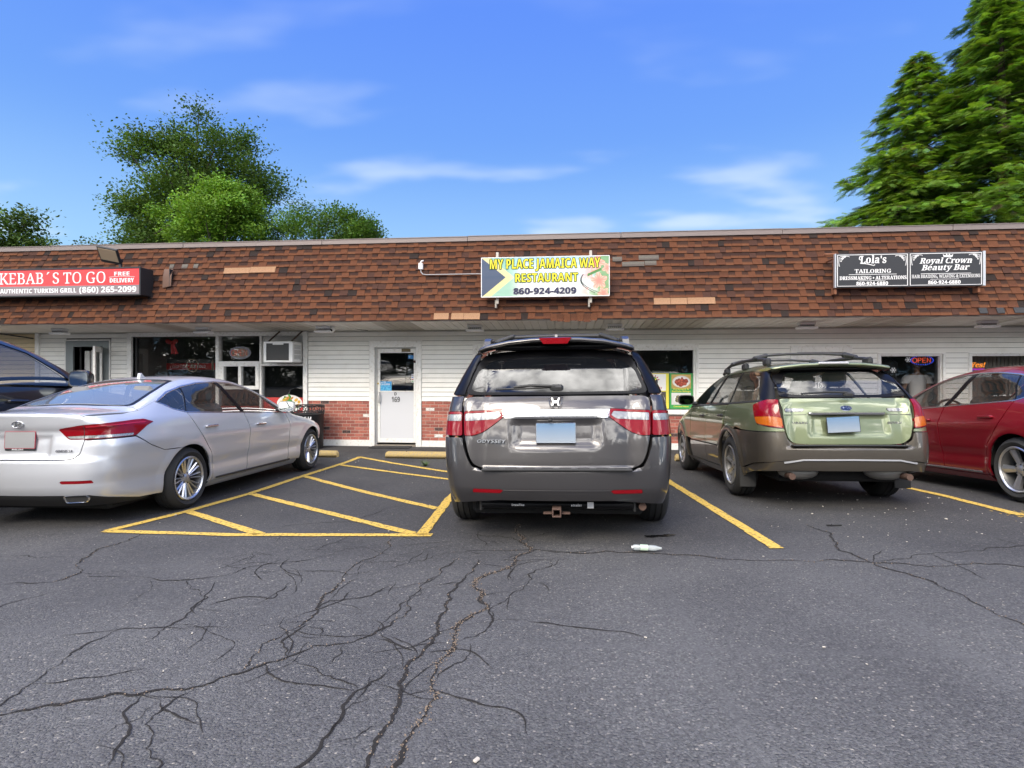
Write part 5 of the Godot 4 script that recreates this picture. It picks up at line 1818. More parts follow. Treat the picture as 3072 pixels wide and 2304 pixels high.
	su.cbox(Vector3(0, 1.415, 0.575), Vector3(0.96, 0.03, 0.12), 0.012)
	put("spoiler_underside", su, M.gloss_black, o)
	for sg in [-1.0, 1.0]:
		var rail := MB.new()
		var x: float = sg * 0.535
		rail.tube([Vector3(x, 1.47, 0.40), Vector3(x, 1.545, 0.28), Vector3(x, 1.572, 0.05), Vector3(x, 1.59, -0.5), Vector3(x, 1.58, -1.0), Vector3(x, 1.545, -1.22), Vector3(x, 1.48, -1.36)], 0.02, 10)
		put("roof_rail", rail, M.trim_black, o)
		for z in [0.33, -0.42, -1.2]:
			var ft := MB.new()
			ft.cbox(Vector3(x, 1.515, z), Vector3(0.055, 0.085, 0.16), 0.02)
			put("rail_foot", ft, M.trim_black, o)
	for z in [0.02, -0.85]:
		var bar := MB.new()
		bar.tube([Vector3(-0.54, 1.585, z), Vector3(-0.42, 1.615, z), Vector3(-0.2, 1.63, z), Vector3(0.2, 1.63, z), Vector3(0.42, 1.615, z), Vector3(0.54, 1.585, z)], 0.014, 8)
		put("roof_crossbar", bar, M.trim_black, o)
		for sg in [-1.0, 1.0]:
			var cp := MB.new()
			cp.xf = Transform3D(Basis(Vector3.BACK, -0.25 * sg), Vector3(sg * 0.50, 1.597, z))
			cp.cbox(Vector3.ZERO, Vector3(0.17, 0.055, 0.10), 0.02)
			put("crossbar_clamp", cp, M.trim_black, o)
	# badge, names, plate, wiper, handles
	var bd := MB.new()
	var bp := B.hit(Vector3(0, 0.995, 1.6), Vector3(0, 0, -1), 3.0)
	bd.xf = Transform3D(Basis(Vector3.RIGHT, -0.25), bp + Vector3(0, 0, 0.002))
	bd.prism(oval(Vector2.ZERO, 0.052, 0.026), 0.0, 0.008)
	put("badge", bd, mat(Color(0.01, 0.02, 0.07), 0.2, 0.2, 1.0), o)
	var rg := MB.new()
	rg.xf = bd.xf
	ring_plate(rg, oval(Vector2.ZERO, 0.055, 0.029), 0.006, 0.012)
	for e in [[-0.026, 0.004, 0.013], [0.0, 0.008, 0.006], [0.012, -0.006, 0.006], [0.024, 0.008, 0.006], [0.032, -0.005, 0.006]]:
		var st := PackedVector2Array()
		for k in 8:
			st.append(V(e[0] + cos(TAU * k / 8) * e[2] * (1.0 if k % 2 == 0 else 0.4), e[1] + sin(TAU * k / 8) * e[2] * (1.0 if k % 2 == 0 else 0.4)))
		rg.prism(st, 0.006, 0.011)
	put("badge_stars", rg, M.chrome, o)
	letters(o, "SUBARU", B.hit(Vector3(-0.46, 0.852, 1.6), Vector3(0, 0, -1), 3.0) + Vector3(0, -0.010, 0.004), 0.020, 0.165, M.chrome, "sans_bold", 0.0, "maker_name", Basis(Vector3.UP, -0.16), 0.006)
	letters(o, "OUTBACK", B.hit(Vector3(0.47, 0.852, 1.6), Vector3(0, 0, -1), 3.0) + Vector3(0, -0.010, 0.004), 0.020, 0.185, M.chrome, "sans_bold", 0.0, "model_name", Basis(Vector3.UP, 0.16), 0.006)
	plate(o, Vector3(-0.06, 0.835, 1.0), -0.03, M.plate_blue, M.trim_black)
	o.get_node("licence_plate").rotation.z = 0.05
	var wp := MB.new()
	wp.xf = Transform3D(Basis(Vector3.RIGHT, -0.72), Vector3(0, 1.118, 0.925))
	wp.cbox(Vector3(0.03, 0.012, 0.012), Vector3(0.10, 0.05, 0.04), 0.016)
	wp.tube([Vector3(0.02, 0.02, 0.03), Vector3(-0.15, 0.03, 0.03), Vector3(-0.42, 0.012, 0.022)], 0.010, 8)
	put("wiper", wp, M.trim_black, o)
	handle(o, B, -0.33, 0.915, M.trim_black, 0.15, M.trim_black)
	handle(o, B, -1.24, 0.905, M.trim_black, 0.15, M.trim_black)
	for sg in [1.0, -1.0]:
		for e in [[-0.46, -1.09], [-1.12, -1.98]]:
			var l := on(B, [s(e[0], 0.575), s(e[1], 0.572)])
			trim("door_moulding", o, B, [l[0] * V(sg, 1), l[1] * V(sg, 1)], 0.035, green, 0, 0.012)
	var s9 := B.rref * PI / 2 + B.za
	var fb := fillet([V(s9 + 3.1, 0.60), V(s9 + 3.25, 0.75), V(B.rref * PI + B.za - B.zb, 0.75), V(B.rref * PI + B.za - B.zb, 0.25), V(s9 + 3.1, 0.28)], 0.01)
	skin("front_bumper", o, B, [fb], [], bronze)
	skin("front_bumper", o, B, [mirrored(fb)], [], bronze)
	innards(o, 2.67, 0.85, -3.3, 0.85, 0.24, 1.0, M)
	for sg in [-1.0, 1.0]:
		for z in [0.0, -2.67]:
			wheel(o, Vector3(sg * 0.765, 0.345, z), sg > 0, 0.345, 0.225, 0.218, "seven", M)
	for x in [-0.36, 0.36]:
		seat_at(o, x, 0.48, -1.05, M.seat_tan)
	seat_at(o, 0.0, 0.48, -0.2, M.seat_tan, 1.15)
	steering(o, -0.36, 1.0, -1.6, M)
	var fl2 := MB.new()
	fl2.cbox(Vector3(0, 0.46, -0.7), Vector3(1.5, 0.05, 2.7), 0.01)
	put("cabin_floor", fl2, M.under, o)
	return o

func suv(M: Dictionary) -> Node3D:
	var o := thing("black_suv", "black tall vehicle cut off by the picture's left edge, parked beside the silver sedan", "car")
	var B := Body.new()
	B.wy = curve([[0.25, 0.84], [0.35, 0.92], [0.5, 0.96], [0.7, 0.975], [0.95, 0.97], [1.1, 0.95], [1.22, 0.92], [1.3, 0.88], [1.5, 0.80], [1.7, 0.70], [1.85, 0.56]])
	B.wz = curve([[-4.0, -0.25], [-3.7, -0.08], [-3.3, 0.0], [0.6, 0.0], [1.0, -0.06]])
	B.tz = curve([[-4.0, 0.95], [-3.7, 1.10], [-3.0, 1.20], [-2.6, 1.26], [-2.4, 1.36], [-2.0, 1.60], [-1.7, 1.74], [-1.4, 1.82], [-0.9, 1.86], [0.0, 1.85], [0.7, 1.80], [1.0, 1.75]])
	B.tn = norm_of(B.tz)
	B.ry = curve([[0.2, 0.9], [0.5, 1.0], [1.2, 0.98], [1.7, 0.75], [1.9, 0.6]])
	B.rn = norm_of(B.ry)
	B.fy = curve([[0.2, -3.8], [0.6, -3.95], [1.0, -3.9], [1.9, -2.9]])
	B.arches = [[0.0, 0.40, 0.45, 0.015, 0.09], [-2.9, 0.40, 0.45, 0.015, 0.09]]
	B.r_top = 0.13
	B.za = 0.46
	B.zb = -3.0
	var p: Material = M.black_paint
	var cuts := [arch_line(B, 0.0, 0.40, 0.44), arch_line(B, -2.9, 0.40, 0.44)]
	var rs := cant_line(0.5, -2.4, B, 20)
	rs.append_array([s(-2.32, 1.27), s(-2.2, 1.27), s(-2.05, 1.40), s(-1.72, 1.62), s(-1.4, 1.725), s(-0.9, 1.76), s(0.0, 1.75), s(0.45, 1.70)])
	sides(o, B, [["rear_quarter", p, [s(0.2, 1.25), s(0.9, 1.25), r(0.7, 1.2), r(0.7, 0.4), s(0.3, 0.35), s(-0.28, 0.80), s(-0.1, 1.0), s(-0.1, 1.25)], 0.01, true], ["rear_door", p, [s(-0.1, 1.25), s(-1.15, 1.245), s(-1.15, 0.35), s(-0.5, 0.35), s(-0.28, 0.85), s(-0.12, 1.0)], 0.02, true],
		["front_door", p, [s(-1.16, 1.245), s(-2.22, 1.235), s(-2.25, 0.35), s(-1.16, 0.35)], 0.02, true], ["front_fender", p, [s(-2.24, 1.23), s(-2.9, 1.15), s(-3.6, 1.02), s(-3.7, 0.35), s(-2.26, 0.35)], 0.02, true],
		["cargo_window", M.privacy, [s(-0.02, 1.28), s(0.72, 1.29), s(0.48, 1.66), s(0.02, 1.71)], 0.05, false, -0.002, 0.0], ["rear_door_window", M.tint, [s(-0.06, 1.275), s(-1.10, 1.268), s(-0.98, 1.745), s(-0.06, 1.725)], 0.03, false, -0.002, 0.0],
		["front_door_window", M.tint, [s(-1.20, 1.268), s(-2.15, 1.262), s(-2.02, 1.39), s(-1.70, 1.61), s(-1.39, 1.715), s(-1.06, 1.745)], 0.03, false, -0.002, 0.0],
		["centre_pillar", M.gloss_black, [s(-1.105, 1.268), s(-0.985, 1.748), s(-1.055, 1.748), s(-1.195, 1.266)], 0.002, false, 0.0, 0.0], ["roof_side", p, rs, 0.005, false, 0.0, 0.001]], cuts)
	var ws := fillet(outline([V(0.68, -2.34), V(0.58, -1.8), V(0.5, -1.58), V(0.3, -1.55)]), 0.04)
	skin("roof", o, B, [outline(cant_points(B, -2.4, 0.5, 20))], [ws], p, 1, 0.0, 0.01, 0.0, 0.07)
	skin("windscreen", o, B, [ws], [], M.tint, 1, -0.004, 0.0, 0.0, 0.08)
	skin("bonnet", o, B, [fillet(outline([V(0.7, -2.46), V(0.8, -2.8), V(0.72, -3.5), V(0.4, -3.75)]), 0.03)], [], p, 1)
	skin("tailgate", o, B, [fillet(on(B, [r(-0.69, 1.2), r(0.69, 1.2), r(0.69, 0.4), r(-0.69, 0.4)]), 0.03)], [], p)
	skin("rear_window", o, B, [fillet(on(B, [r(-0.68, 1.22), r(0.68, 1.22), r(0.55, 1.66), r(-0.55, 1.66)]), 0.05)], [], M.privacy)
	var s9 := B.rref * PI / 2 + B.za
	var fb := fillet([V(s9 + 3.6, 0.95), V(B.rref * PI + B.za - B.zb, 0.95), V(B.rref * PI + B.za - B.zb, 0.3), V(s9 + 3.6, 0.35)], 0.01)
	skin("front_bumper", o, B, [fb], [], p)
	skin("front_bumper", o, B, [mirrored(fb)], [], p)
	for sg in [1.0, -1.0]:
		big_mirror(o, Vector3(sg * 1.09, 1.34, -2.06), sg, p, M, Vector3(0.24, 0.20, 0.13))
	handle(o, B, -0.35, 1.09, p)
	handle(o, B, -1.42, 1.09, p)
	innards(o, 2.9, 0.9, -3.8, 0.95, 0.28, 1.2, M)
	for sg in [-1.0, 1.0]:
		for z in [0.0, -2.9]:
			wheel(o, Vector3(sg * 0.84, 0.39, z), sg > 0, 0.39, 0.25, 0.23, "five", M)
	for x in [-0.42, 0.42]:
		seat_at(o, x, 0.70, -1.2, M.seat_grey)
	seat_at(o, 0.0, 0.70, -0.2, M.seat_grey, 1.3)
	steering(o, -0.42, 1.2, -1.8, M)
	return o
# ---------------------------------------------------------------- the shop building
const OPEN := [[-11.36, -10.62, 0.07, 2.29, 0.20], [-9.90, -5.80, 0.42, 2.51, 0.11], [-4.164, -3.237, 0.08, 2.241, 0.118], [-1.93, 2.72, 0.86, 2.20, 0.053], [4.725, 5.682, 0.08, 2.101, 0.118], [6.353, 7.537, 0.86, 2.05, 0.048], [8.07, 10.1, 0.86, 2.05, 0.048]]   # x0, x1, y0, y1, width of the trim beside it

func spans(x0: float, x1: float, y0: float, y1: float, trimmed := false) -> Array:   # stretches of wall between the openings at heights y0..y1
	var got := [[x0, x1]]
	for o in OPEN:
		var pad: float = o[4] if trimmed else 0.0
		if y1 <= o[2] - pad + 0.001 or y0 >= o[3] + pad * 0.9 - 0.001:
			continue
		var next := []
		for g in got:
			if o[0] - pad > g[0] and o[0] - pad < g[1]:
				next.append([g[0], o[0] - pad])
			if o[1] + pad > g[0] and o[1] + pad < g[1]:
				next.append([o[1] + pad, g[1]])
			if o[1] + pad <= g[0] or o[0] - pad >= g[1]:
				next.append(g)
		got = next
	return got

func build_shop(M: Dictionary) -> void:
	var shop := thing("strip_mall", "single storey shop row with white siding, brick foot and brown shingled mansard", "building")
	M.siding = mat(Color.WHITE, 0.55)
	M.siding.albedo_texture = noise_tex(noise_of(0.01, 21, 5), [[0.0, 0.68, 0.665, 0.61], [0.3, 0.735, 0.725, 0.675], [1.0, 0.765, 0.76, 0.715]], 512)
	M.siding.uv1_triplanar = true
	M.siding.uv1_world_triplanar = true
	M.siding.uv1_scale = Vector3.ONE / 1.7
	M.tan_siding = M.siding.duplicate()
	M.tan_siding.albedo_color = Color(0.93, 0.86, 0.72)
	M.white_trim = mat(Color.WHITE, 0.5)
	M.white_trim.albedo_texture = noise_tex(noise_of(0.02, 22, 5), [[0.0, 0.50, 0.47, 0.41], [0.3, 0.70, 0.69, 0.65], [1.0, 0.76, 0.76, 0.74]], 512)
	M.white_trim.uv1_triplanar = true
	M.white_trim.uv1_world_triplanar = true
	M.white_trim.uv1_scale = Vector3.ONE / 0.8
	M.alu = mat(Color(0.52, 0.52, 0.51), 0.45, 0.4)
	M.grey_frame = mat(Color(0.17, 0.19, 0.19), 0.5, 0.2)
	M.pane = glass(Color(0.01, 0.012, 0.012), 0.30)
	M.pane.metallic_specular = 1.0
	M.pane.clearcoat_enabled = true
	M.pane.clearcoat = 1.0
	M.pane.clearcoat_roughness = 0.0
	# the shell: wall pieces between openings, floor, ceiling, back, partitions, roof deck
	var ys := [0.0, 2.62]
	for o in OPEN:
		for e in [o[2], o[3]]:
			if not ys.has(e):
				ys.append(e)
	ys.sort()
	var wl := MB.new()
	for i in ys.size() - 1:
		for s in spans(-17.0, 13.0, ys[i], ys[i + 1]):
			wl.box(Vector3(s[0], ys[i], -0.20), Vector3(s[1], ys[i + 1], -0.012))
	put("wall", wl, grey(0.10, 0.9), shop)
	var inner := mat(Color(0.20, 0.185, 0.165), 0.9)
	var fl := MB.new()
	fl.box(Vector3(-17, -0.1, -6), Vector3(13, 0.09, -0.21))
	put("floor", fl, mat(Color(0.12, 0.11, 0.10), 0.6), shop)
	var ce := MB.new()
	ce.box(Vector3(-17, 2.63, -6), Vector3(13, 2.75, -0.012))
	put("ceiling", ce, mat(Color(0.4, 0.4, 0.38), 0.9), shop)
	var bk := MB.new()
	bk.box(Vector3(-17, -0.1, -6.2), Vector3(13, 4.2, -6.0))
	for x in [-17.0, -10.2, -5.4, -2.4, 3.6, 6.05, 7.8, 12.8]:
		bk.box(Vector3(x, 0.09, -6.0), Vector3(x + 0.2, 2.63, -0.21))
	put("interior_wall", bk, inner, shop)
	var rd := MB.new()
	rd.box(Vector3(-17, 4.05, -6.2), Vector3(13, 4.25, 0.62))
	put("roof_deck", rd, grey(0.06, 0.9), shop)
	for x in [-17.2, 13.0]:
		var sw := MB.new()
		sw.box(Vector3(x, -0.1, -6.2), Vector3(x + 0.2, 4.2, 0.0))
		put("end_wall", sw, grey(0.45, 0.9), shop)
	siding(M, shop)
	bricks(M, shop)
	soffit(M, shop)
	mansard(M, shop)
	fronts(M, shop)

func siding(M: Dictionary, shop: Node) -> void:
	var h := 0.1016
	for r in 16:
		var y0 := 1.066 + r * h
		var y1 := minf(y0 + h, 2.615)
		if y1 - y0 < 0.02:
			continue
		for s in spans(-17.0, 13.0, y0 + 0.04, y0 + 0.06, true):
			var cuts := [s[0], s[1]]
			for c in [-12.31, -12.21, -10.02, -5.70]:
				if c > s[0] and c < s[1]:
					cuts.append(c)
			cuts.sort()
			for k in cuts.size() - 1:
				var a: float = cuts[k]
				var b: float = cuts[k + 1]
				var mid := (a + b) / 2
				if (mid > -12.31 and mid < -12.21) or (mid > -10.02 and mid < -5.70) or b - a < 0.05:
					continue
				var n := maxi(1, int((b - a) / 3.6))   # boards come in lengths, lapped at the ends
				for j in n:
					var m := MB.new()
					var xa := lerpf(a, b, float(j) / n)
					var xb := lerpf(a, b, float(j + 1) / n) - (0.0 if j == n - 1 else 0.002)
					var z := 0.0015 * (j % 2)
					m.quad(Vector3(xa, y0, 0.024 + z), Vector3(xb, y0, 0.024 + z), Vector3(xb, y1 - 0.007, 0.005 + z), Vector3(xa, y1 - 0.007, 0.005 + z))
					m.quad(Vector3(xa, y0, 0.024 + z), Vector3(xa, y0, -0.01), Vector3(xb, y0, -0.01), Vector3(xb, y0, 0.024 + z))
					m.quad(Vector3(xa, y0, -0.01), Vector3(xa, y0, 0.024 + z), Vector3(xa, y1 - 0.007, 0.005 + z), Vector3(xa, y1 - 0.007, -0.01))
					m.quad(Vector3(xb, y0, 0.024 + z), Vector3(xb, y0, -0.01), Vector3(xb, y1 - 0.007, -0.01), Vector3(xb, y1 - 0.007, 0.005 + z))
					put("siding_plank", m, M.tan_siding if mid < -12.2 else M.siding, shop)

func bar(parent: Node, called: String, x0: float, y0: float, x1: float, y1: float, z0: float, z1: float, m: Material, bev := 0.004) -> MeshInstance3D:
	var b := MB.new()
	b.cbox(Vector3((x0 + x1) / 2, (y0 + y1) / 2, (z0 + z1) / 2), Vector3(x1 - x0, y1 - y0, z1 - z0), bev)
	return put(called, b, m, parent)

func bricks(M: Dictionary, shop: Node) -> void:
	var back := MB.new()
	var mats := []
	for c in [[0.36, 0.115, 0.082], [0.31, 0.095, 0.070], [0.40, 0.135, 0.098], [0.27, 0.085, 0.064]]:
		var m := mat(Color.WHITE, 0.85)
		m.albedo_texture = noise_tex(noise_of(0.05, 30 + mats.size(), 4), [[0.0, c[0] * 0.55, c[1] * 0.55, c[2] * 0.6], [0.4, c[0], c[1], c[2]], [1.0, c[0] * 1.25, c[1] * 1.3, c[2] * 1.3]], 256)
		m.uv1_triplanar = true
		m.uv1_world_triplanar = true
		m.uv1_scale = Vector3.ONE / 0.4
		mats.append(m)
	var wh := mat(Color.WHITE, 0.8)
	wh.albedo_texture = noise_tex(noise_of(0.03, 41, 4), [[0.0, 0.36, 0.13, 0.10], [0.3, 0.5, 0.42, 0.38], [0.5, 0.66, 0.65, 0.62], [1.0, 0.7, 0.69, 0.67]], 256)
	var bl := mat(Color.WHITE, 0.85)
	bl.albedo_texture = noise_tex(noise_of(0.03, 42, 4), [[0.0, 0.28, 0.10, 0.08], [0.35, 0.09, 0.05, 0.045], [1.0, 0.025, 0.022, 0.022]], 256)
	for m in [wh, bl]:
		m.uv1_triplanar = true
		m.uv1_world_triplanar = true
		m.uv1_scale = Vector3.ONE / 0.4
	mats.append_array([wh, bl])
	var shapes := {}
	var rest := []
	for k in 6:
		rest.append(MB.new())
	var kept := 0
	var bed := mat(Color(0.42, 0.34, 0.28), 0.9)
	for o in spans(-17.0, 13.0, 0.5, 0.55, true):
		back = MB.new()
		back.box(Vector3(o[0], 0.2, -0.01), Vector3(o[1], 0.80, 0.001))
		put("mortar", back, bed, shop)
	for o in spans(-17.0, 13.0, 0.9, 0.95, true):
		back = MB.new()
		back.box(Vector3(o[0], 0.80, -0.01), Vector3(o[1], 1.066, 0.001))
		put("mortar", back, bed, shop)
	var rows := 12
	var step := 0.866 / rows
	for r in rows:
		var y := 0.2 + r * step
		var list := spans(-17.0, 13.0, 0.95 if y + step > 0.82 else 0.3, 0.96 if y + step > 0.82 else 0.31, true)
		for s in list:
			var x: float = s[0] - (0.095 if r % 2 else 0.0)
			while x < s[1] - 0.01:
				var a := maxf(x, s[0]) + 0.005
				var b := minf(x + 0.19, s[1]) - 0.005
				x += 0.19
				if b - a < 0.02:
					continue
				var mid := (a + b) / 2
				if mid > -10.02 and mid < -5.72:
					continue
				var u := rng.randf()
				var k := 4 if u < 0.045 else 5 if u < 0.085 else rng.randi() % 4
				var deep := rng.randf_range(0.007, 0.011)
				var size := Vector3(b - a, step - 0.0105, 0.02)
				var c := Vector3(mid, y + step / 2, deep - 0.01)
				var near := (mid > -5.35 and mid < -4.3) or (mid > -3.12 and mid < -1.9) or (mid > 2.3 and mid < 3.3)
				if near and kept < 300:
					kept += 1
					var key := int(size.x * 500)
					if not shapes.has(key):
						var m := MB.new()
						m.cbox(Vector3.ZERO, size, 0.004)
						shapes[key] = m.done()
					put("brick", shapes[key], mats[k], shop).position = c
				else:
					rest[k].box(c - size / 2, c + size / 2)
	stuff_of("bricks", rest, mats, shop)
	for s in spans(-17.0, 13.0, 0.1, 0.12, true):
		if s[1] < -12.0 or s[0] > 9.0:
			pass
		bar(shop, "base_board", s[0] + 0.002, 0.02, s[1] - 0.002, 0.205, -0.012, 0.024, M.white_trim)

func stuff_of(called: String, list: Array, mats: Array, parent: Node) -> void:   # what is left of a kind: one part, a surface per material
	var am := ArrayMesh.new()
	var used := []
	for k in list.size():
		var mb: MB = list[k]
		if mb.v.is_empty():
			continue
		var a := []
		a.resize(Mesh.ARRAY_MAX)
		a[Mesh.ARRAY_VERTEX] = mb.v
		a[Mesh.ARRAY_NORMAL] = mb.n
		if mb.uv.size() == mb.v.size():
			a[Mesh.ARRAY_TEX_UV] = mb.uv
		am.add_surface_from_arrays(Mesh.PRIMITIVE_TRIANGLES, a)
		am.surface_set_material(used.size(), mats[k])
		used.append(k)
	var o := MeshInstance3D.new()
	o.mesh = am
	o.name = numbered(called, parent)
	parent.add_child(o)
	o.set_meta("kind", "stuff")

func soffit(M: Dictionary, shop: Node) -> void:
	var up := MB.new()
	up.box(Vector3(-17.2, 2.74, -0.012), Vector3(13.2, 2.80, 1.36))
	put("soffit_backing", up, grey(0.03, 0.9), shop)
	var shades := []
	for c in [[0.76, 0.745, 0.68], [0.71, 0.69, 0.62], [0.54, 0.515, 0.44], [0.47, 0.435, 0.365]]:
		shades.append(mat(Color(c[0], c[1], c[2]), 0.7))
	var w := 0.158
	var m := MB.new()
	var e := 0.02
	# one board, wall edge at z = 0, eave at z = 1.38, its face hanging down
	var a := [Vector3(0.008, 2.612, 0), Vector3(w - 0.008, 2.612, 0), Vector3(w - 0.008, 2.692, 1.385), Vector3(0.008, 2.692, 1.385)]
	m.quad(a[0], a[1], a[2], a[3])
	var lift := Vector3(0, e, 0)
	m.quad(a[0] + lift, a[0], a[3], a[3] + lift)
	m.quad(a[1], a[1] + lift, a[2] + lift, a[2])
	m.quad(a[0] + lift + Vector3(-0.008, 0, 0), a[0] + lift, a[3] + lift, a[3] + lift + Vector3(-0.008, 0, 0))
	m.quad(a[1] + lift, a[1] + lift + Vector3(0.008, 0, 0), a[2] + lift + Vector3(0.008, 0, 0), a[2] + lift)
	var am := m.done()
	var fn := noise_of(0.25, 61, 2)
	for i in 172:
		var x := -16.0 + i * w
		var v := fn.get_noise_1d(x * 2.2)
		var k := 3 if v > 0.33 else 2 if v > 0.18 else rng.randi() % 2
		var o := put("soffit_plank", am, shades[k], shop)
		o.position = Vector3(x, 0, 0)
	var dk := MB.new()
	dk.box(Vector3(-17, 2.60, 0.002), Vector3(13, 2.613, 0.022))
	put("soffit_channel", dk, mat(Color(0.35, 0.33, 0.28), 0.7), shop)
	# wrap-round lamps under the eave
	for x in [-11.05, -7.70, -5.03, -1.83, 0.99, 4.65, 7.90]:
		var l := thing("soffit_light", "", "light", Vector3(x, 2.645, 0.68), "lamps under the eave")
		var b := MB.new()
		b.cbox(Vector3(0, -0.015, 0), Vector3(0.30, 0.05, 0.16), 0.01)
		put("housing", b, grey(0.66, 0.5), l)
		for k in 7:
			var f := MB.new()
			f.box(Vector3(-0.13 + k * 0.04, -0.075, -0.065), Vector3(-0.118 + k * 0.04, -0.045, 0.065))
			put("louvre", f, grey(0.40, 0.5), l)
		var d := MB.new()
		d.cbox(Vector3(0, -0.098, 0.01), Vector3(0.36, 0.045, 0.20), 0.015)
		put("diffuser", d, grey(0.78, 0.35), l)
		l.set_meta("label", {-11.05: "white soffit lamp above the propped open left door", -7.70: "white soffit lamp over the storefront window with the red bow", -5.03: "white soffit lamp beside the dome camera", -1.83: "white soffit lamp left of the minivan's roof, right of door D", 0.99: "white soffit lamp right above the minivan's right roof rail", 4.65: "white soffit lamp over the doorway behind the green wagon", 7.90: "white soffit lamp over the neon signs, far right end"}[x])

func mansard(M: Dictionary, shop: Node) -> void:
	var foot := Vector3(0, 2.69, 1.40)
	var head := Vector3(0, 4.36, 0.80)
	var up := (head - foot).normalized()
	var out := Vector3(0, up.z * -1.0, up.y)
	var deck := MB.new()
	deck.quad(Vector3(-17.2, foot.y, foot.z - 0.012), Vector3(13.2, foot.y, foot.z - 0.012), Vector3(13.2, head.y, head.z - 0.012), Vector3(-17.2, head.y, head.z - 0.012))
	deck.quad(Vector3(-17.2, foot.y, 1.36), Vector3(13.2, foot.y, 1.36), Vector3(13.2, foot.y, foot.z - 0.012), Vector3(-17.2, foot.y, foot.z - 0.012))
	deck.quad(Vector3(13.2, head.y, 0.6), Vector3(-17.2, head.y, 0.6), Vector3(-17.2, 2.7, 0.6), Vector3(13.2, 2.7, 0.6))
	put("mansard_deck", deck, grey(0.02, 0.9), shop)
	bar(shop, "drip_edge", -17.2, 2.672, 13.2, 2.695, 1.368, 1.400, mat(Color(0.06, 0.045, 0.04), 0.6), 0.003)
	var mats := []
	var kinds := [[[0.104, 0.044, 0.025], [0.110, 0.046, 0.026]], [[0.036, 0.021, 0.018], [0.118, 0.049, 0.026]], [[0.027, 0.021, 0.019], [0.031, 0.023, 0.021]], [[0.080, 0.036, 0.022], [0.098, 0.041, 0.025]], [[0.044, 0.025, 0.020], [0.127, 0.055, 0.030]], [[0.059, 0.031, 0.024], [0.064, 0.033, 0.025]]]
	for k in kinds:
		var m := mat(Color.WHITE, 0.95)
		m.albedo_texture = granules(k[0], k[1])
		m.metallic_specular = 0.2
		mats.append(m)
	var rows := 13
	var len_ := foot.distance_to(head)
	var step := len_ / rows
	var all := []
	for r in rows:
		var x := -17.2 - rng.randf() * 0.2
		var low := false
		while x < 13.2:
			low = not low
			var w := rng.randf_range(0.11, 0.21) if low else rng.randf_range(0.10, 0.19)
			var k: int
			var u := rng.randf()
			if low:
				k = 1 if u < 0.48 else 4 if u < 0.90 else 2 if u < 0.95 else 5
			else:
				k = 0 if u < 0.30 else 3 if u < 0.66 else 5 if u < 0.80 else 1 if u < 0.97 else 2
			all.append([r, x, w, k, low, rng.randf_range(-0.012, 0.012), rng.randf_range(-0.006, 0.006)])
			x += w
	# those nearest the camera are parts of their own
	var C := Vector3(0, 1.635, 12)
	var fw := Vector3(-sin(deg_to_rad(5.4)), 0, -cos(deg_to_rad(5.4)))
	var rate := []
	for s in all:
		var p: Vector3 = foot + up * (s[0] + 0.5) * step + Vector3(s[1] + s[2] * 0.5, 0, 0)
		var d := (p - C).dot(fw)
		var sx := (p - C).dot(Vector3(cos(deg_to_rad(5.4)), 0, -sin(deg_to_rad(5.4)))) / d * 560.0
		rate.append([d / sqrt(s[2]) if absf(sx) < 505.0 else 1e6])
	var order := range(all.size())
	order.sort_custom(func(a, b): return rate[a][0] < rate[b][0])
	var own := {}
	for i in 300:
		own[order[i]] = true
	var rest := []
	for k in kinds.size():
		rest.append(MB.new())
	for i in all.size():
		var s: Array = all[i]
		var mb: MB = MB.new() if own.has(i) else rest[s[3]]
		var base: Vector3 = foot + up * (s[0] * step + s[6])
		var th := 0.015 if s[4] else 0.023
		var tilt: float = s[5]
		var b0: Vector3 = base + Vector3(s[1] + 0.0015, 0, 0)
		var b1: Vector3 = base + Vector3(s[1] + s[2] - 0.0015, 0, 0)
		var t0: Vector3 = foot + up * ((s[0] + 1.06) * step) + Vector3(s[1] + 0.0015 + tilt, 0, 0)
		var t1: Vector3 = t0 + Vector3(s[2] - 0.003, 0, 0)
		mb.use_uv = true
		mb.quad(b0 + out * th, b1 + out * th, t1 + out * 0.003, t0 + out * 0.003)
		mb.quad(b0, b1, b1 + out * th, b0 + out * th)
		mb.quad(b0, b0 + out * th, t0 + out * 0.003, t0)
		mb.quad(b1 + out * th, b1, t1, t1 + out * 0.003)
		if own.has(i):
			put("shingle", mb, mats[s[3]], shop)
	stuff_of("shingles", rest, mats, shop)
	# replacement shingles of a paler tan, and bare or torn places
	var tan := mat(Color.WHITE, 0.95)
	tan.albedo_texture = granules([0.27, 0.155, 0.085], [0.30, 0.17, 0.095])
	var bare := mat(Color.WHITE, 0.95)
	bare.albedo_texture = granules([0.11, 0.10, 0.085], [0.085, 0.07, 0.06])
	var hole := mat(Color(0.02, 0.02, 0.022), 0.7)
	for e in [[-7.02, -6.46, 8.02, 0], [-6.455, -5.91, 8.10, 0], [-2.515, -2.225, 0.04, 0], [-2.175, -1.94, 0.02, 0], [-1.935, -1.62, 0.0, 0], [1.66, 1.96, 1.98, 0], [1.968, 2.265, 1.98, 0], [2.275, 2.775, 2.0, 0],
			[0.92, 1.10, 8.85, 1], [1.10, 1.28, 8.0, 1], [1.22, 1.52, 8.02, 1], [1.53, 1.75, 8.12, 1], [1.42, 1.80, 9.0, 1], [-8.25, -8.16, 9.05, 1], [-7.98, -7.85, 9.05, 1], [-7.72, -7.62, 9.05, 1], [7.27, 7.40, 0.15, 2], [7.56, 7.68, 0.15, 2], [7.84, 8.06, 0.15, 2], [8.20, 8.36, 0.15, 2]]:
		var m := MB.new()
		m.use_uv = true
		var b0: Vector3 = foot + up * e[2] * step + Vector3(e[0], 0, 0) + out * (0.012 if e[3] != 2 else 0.016)
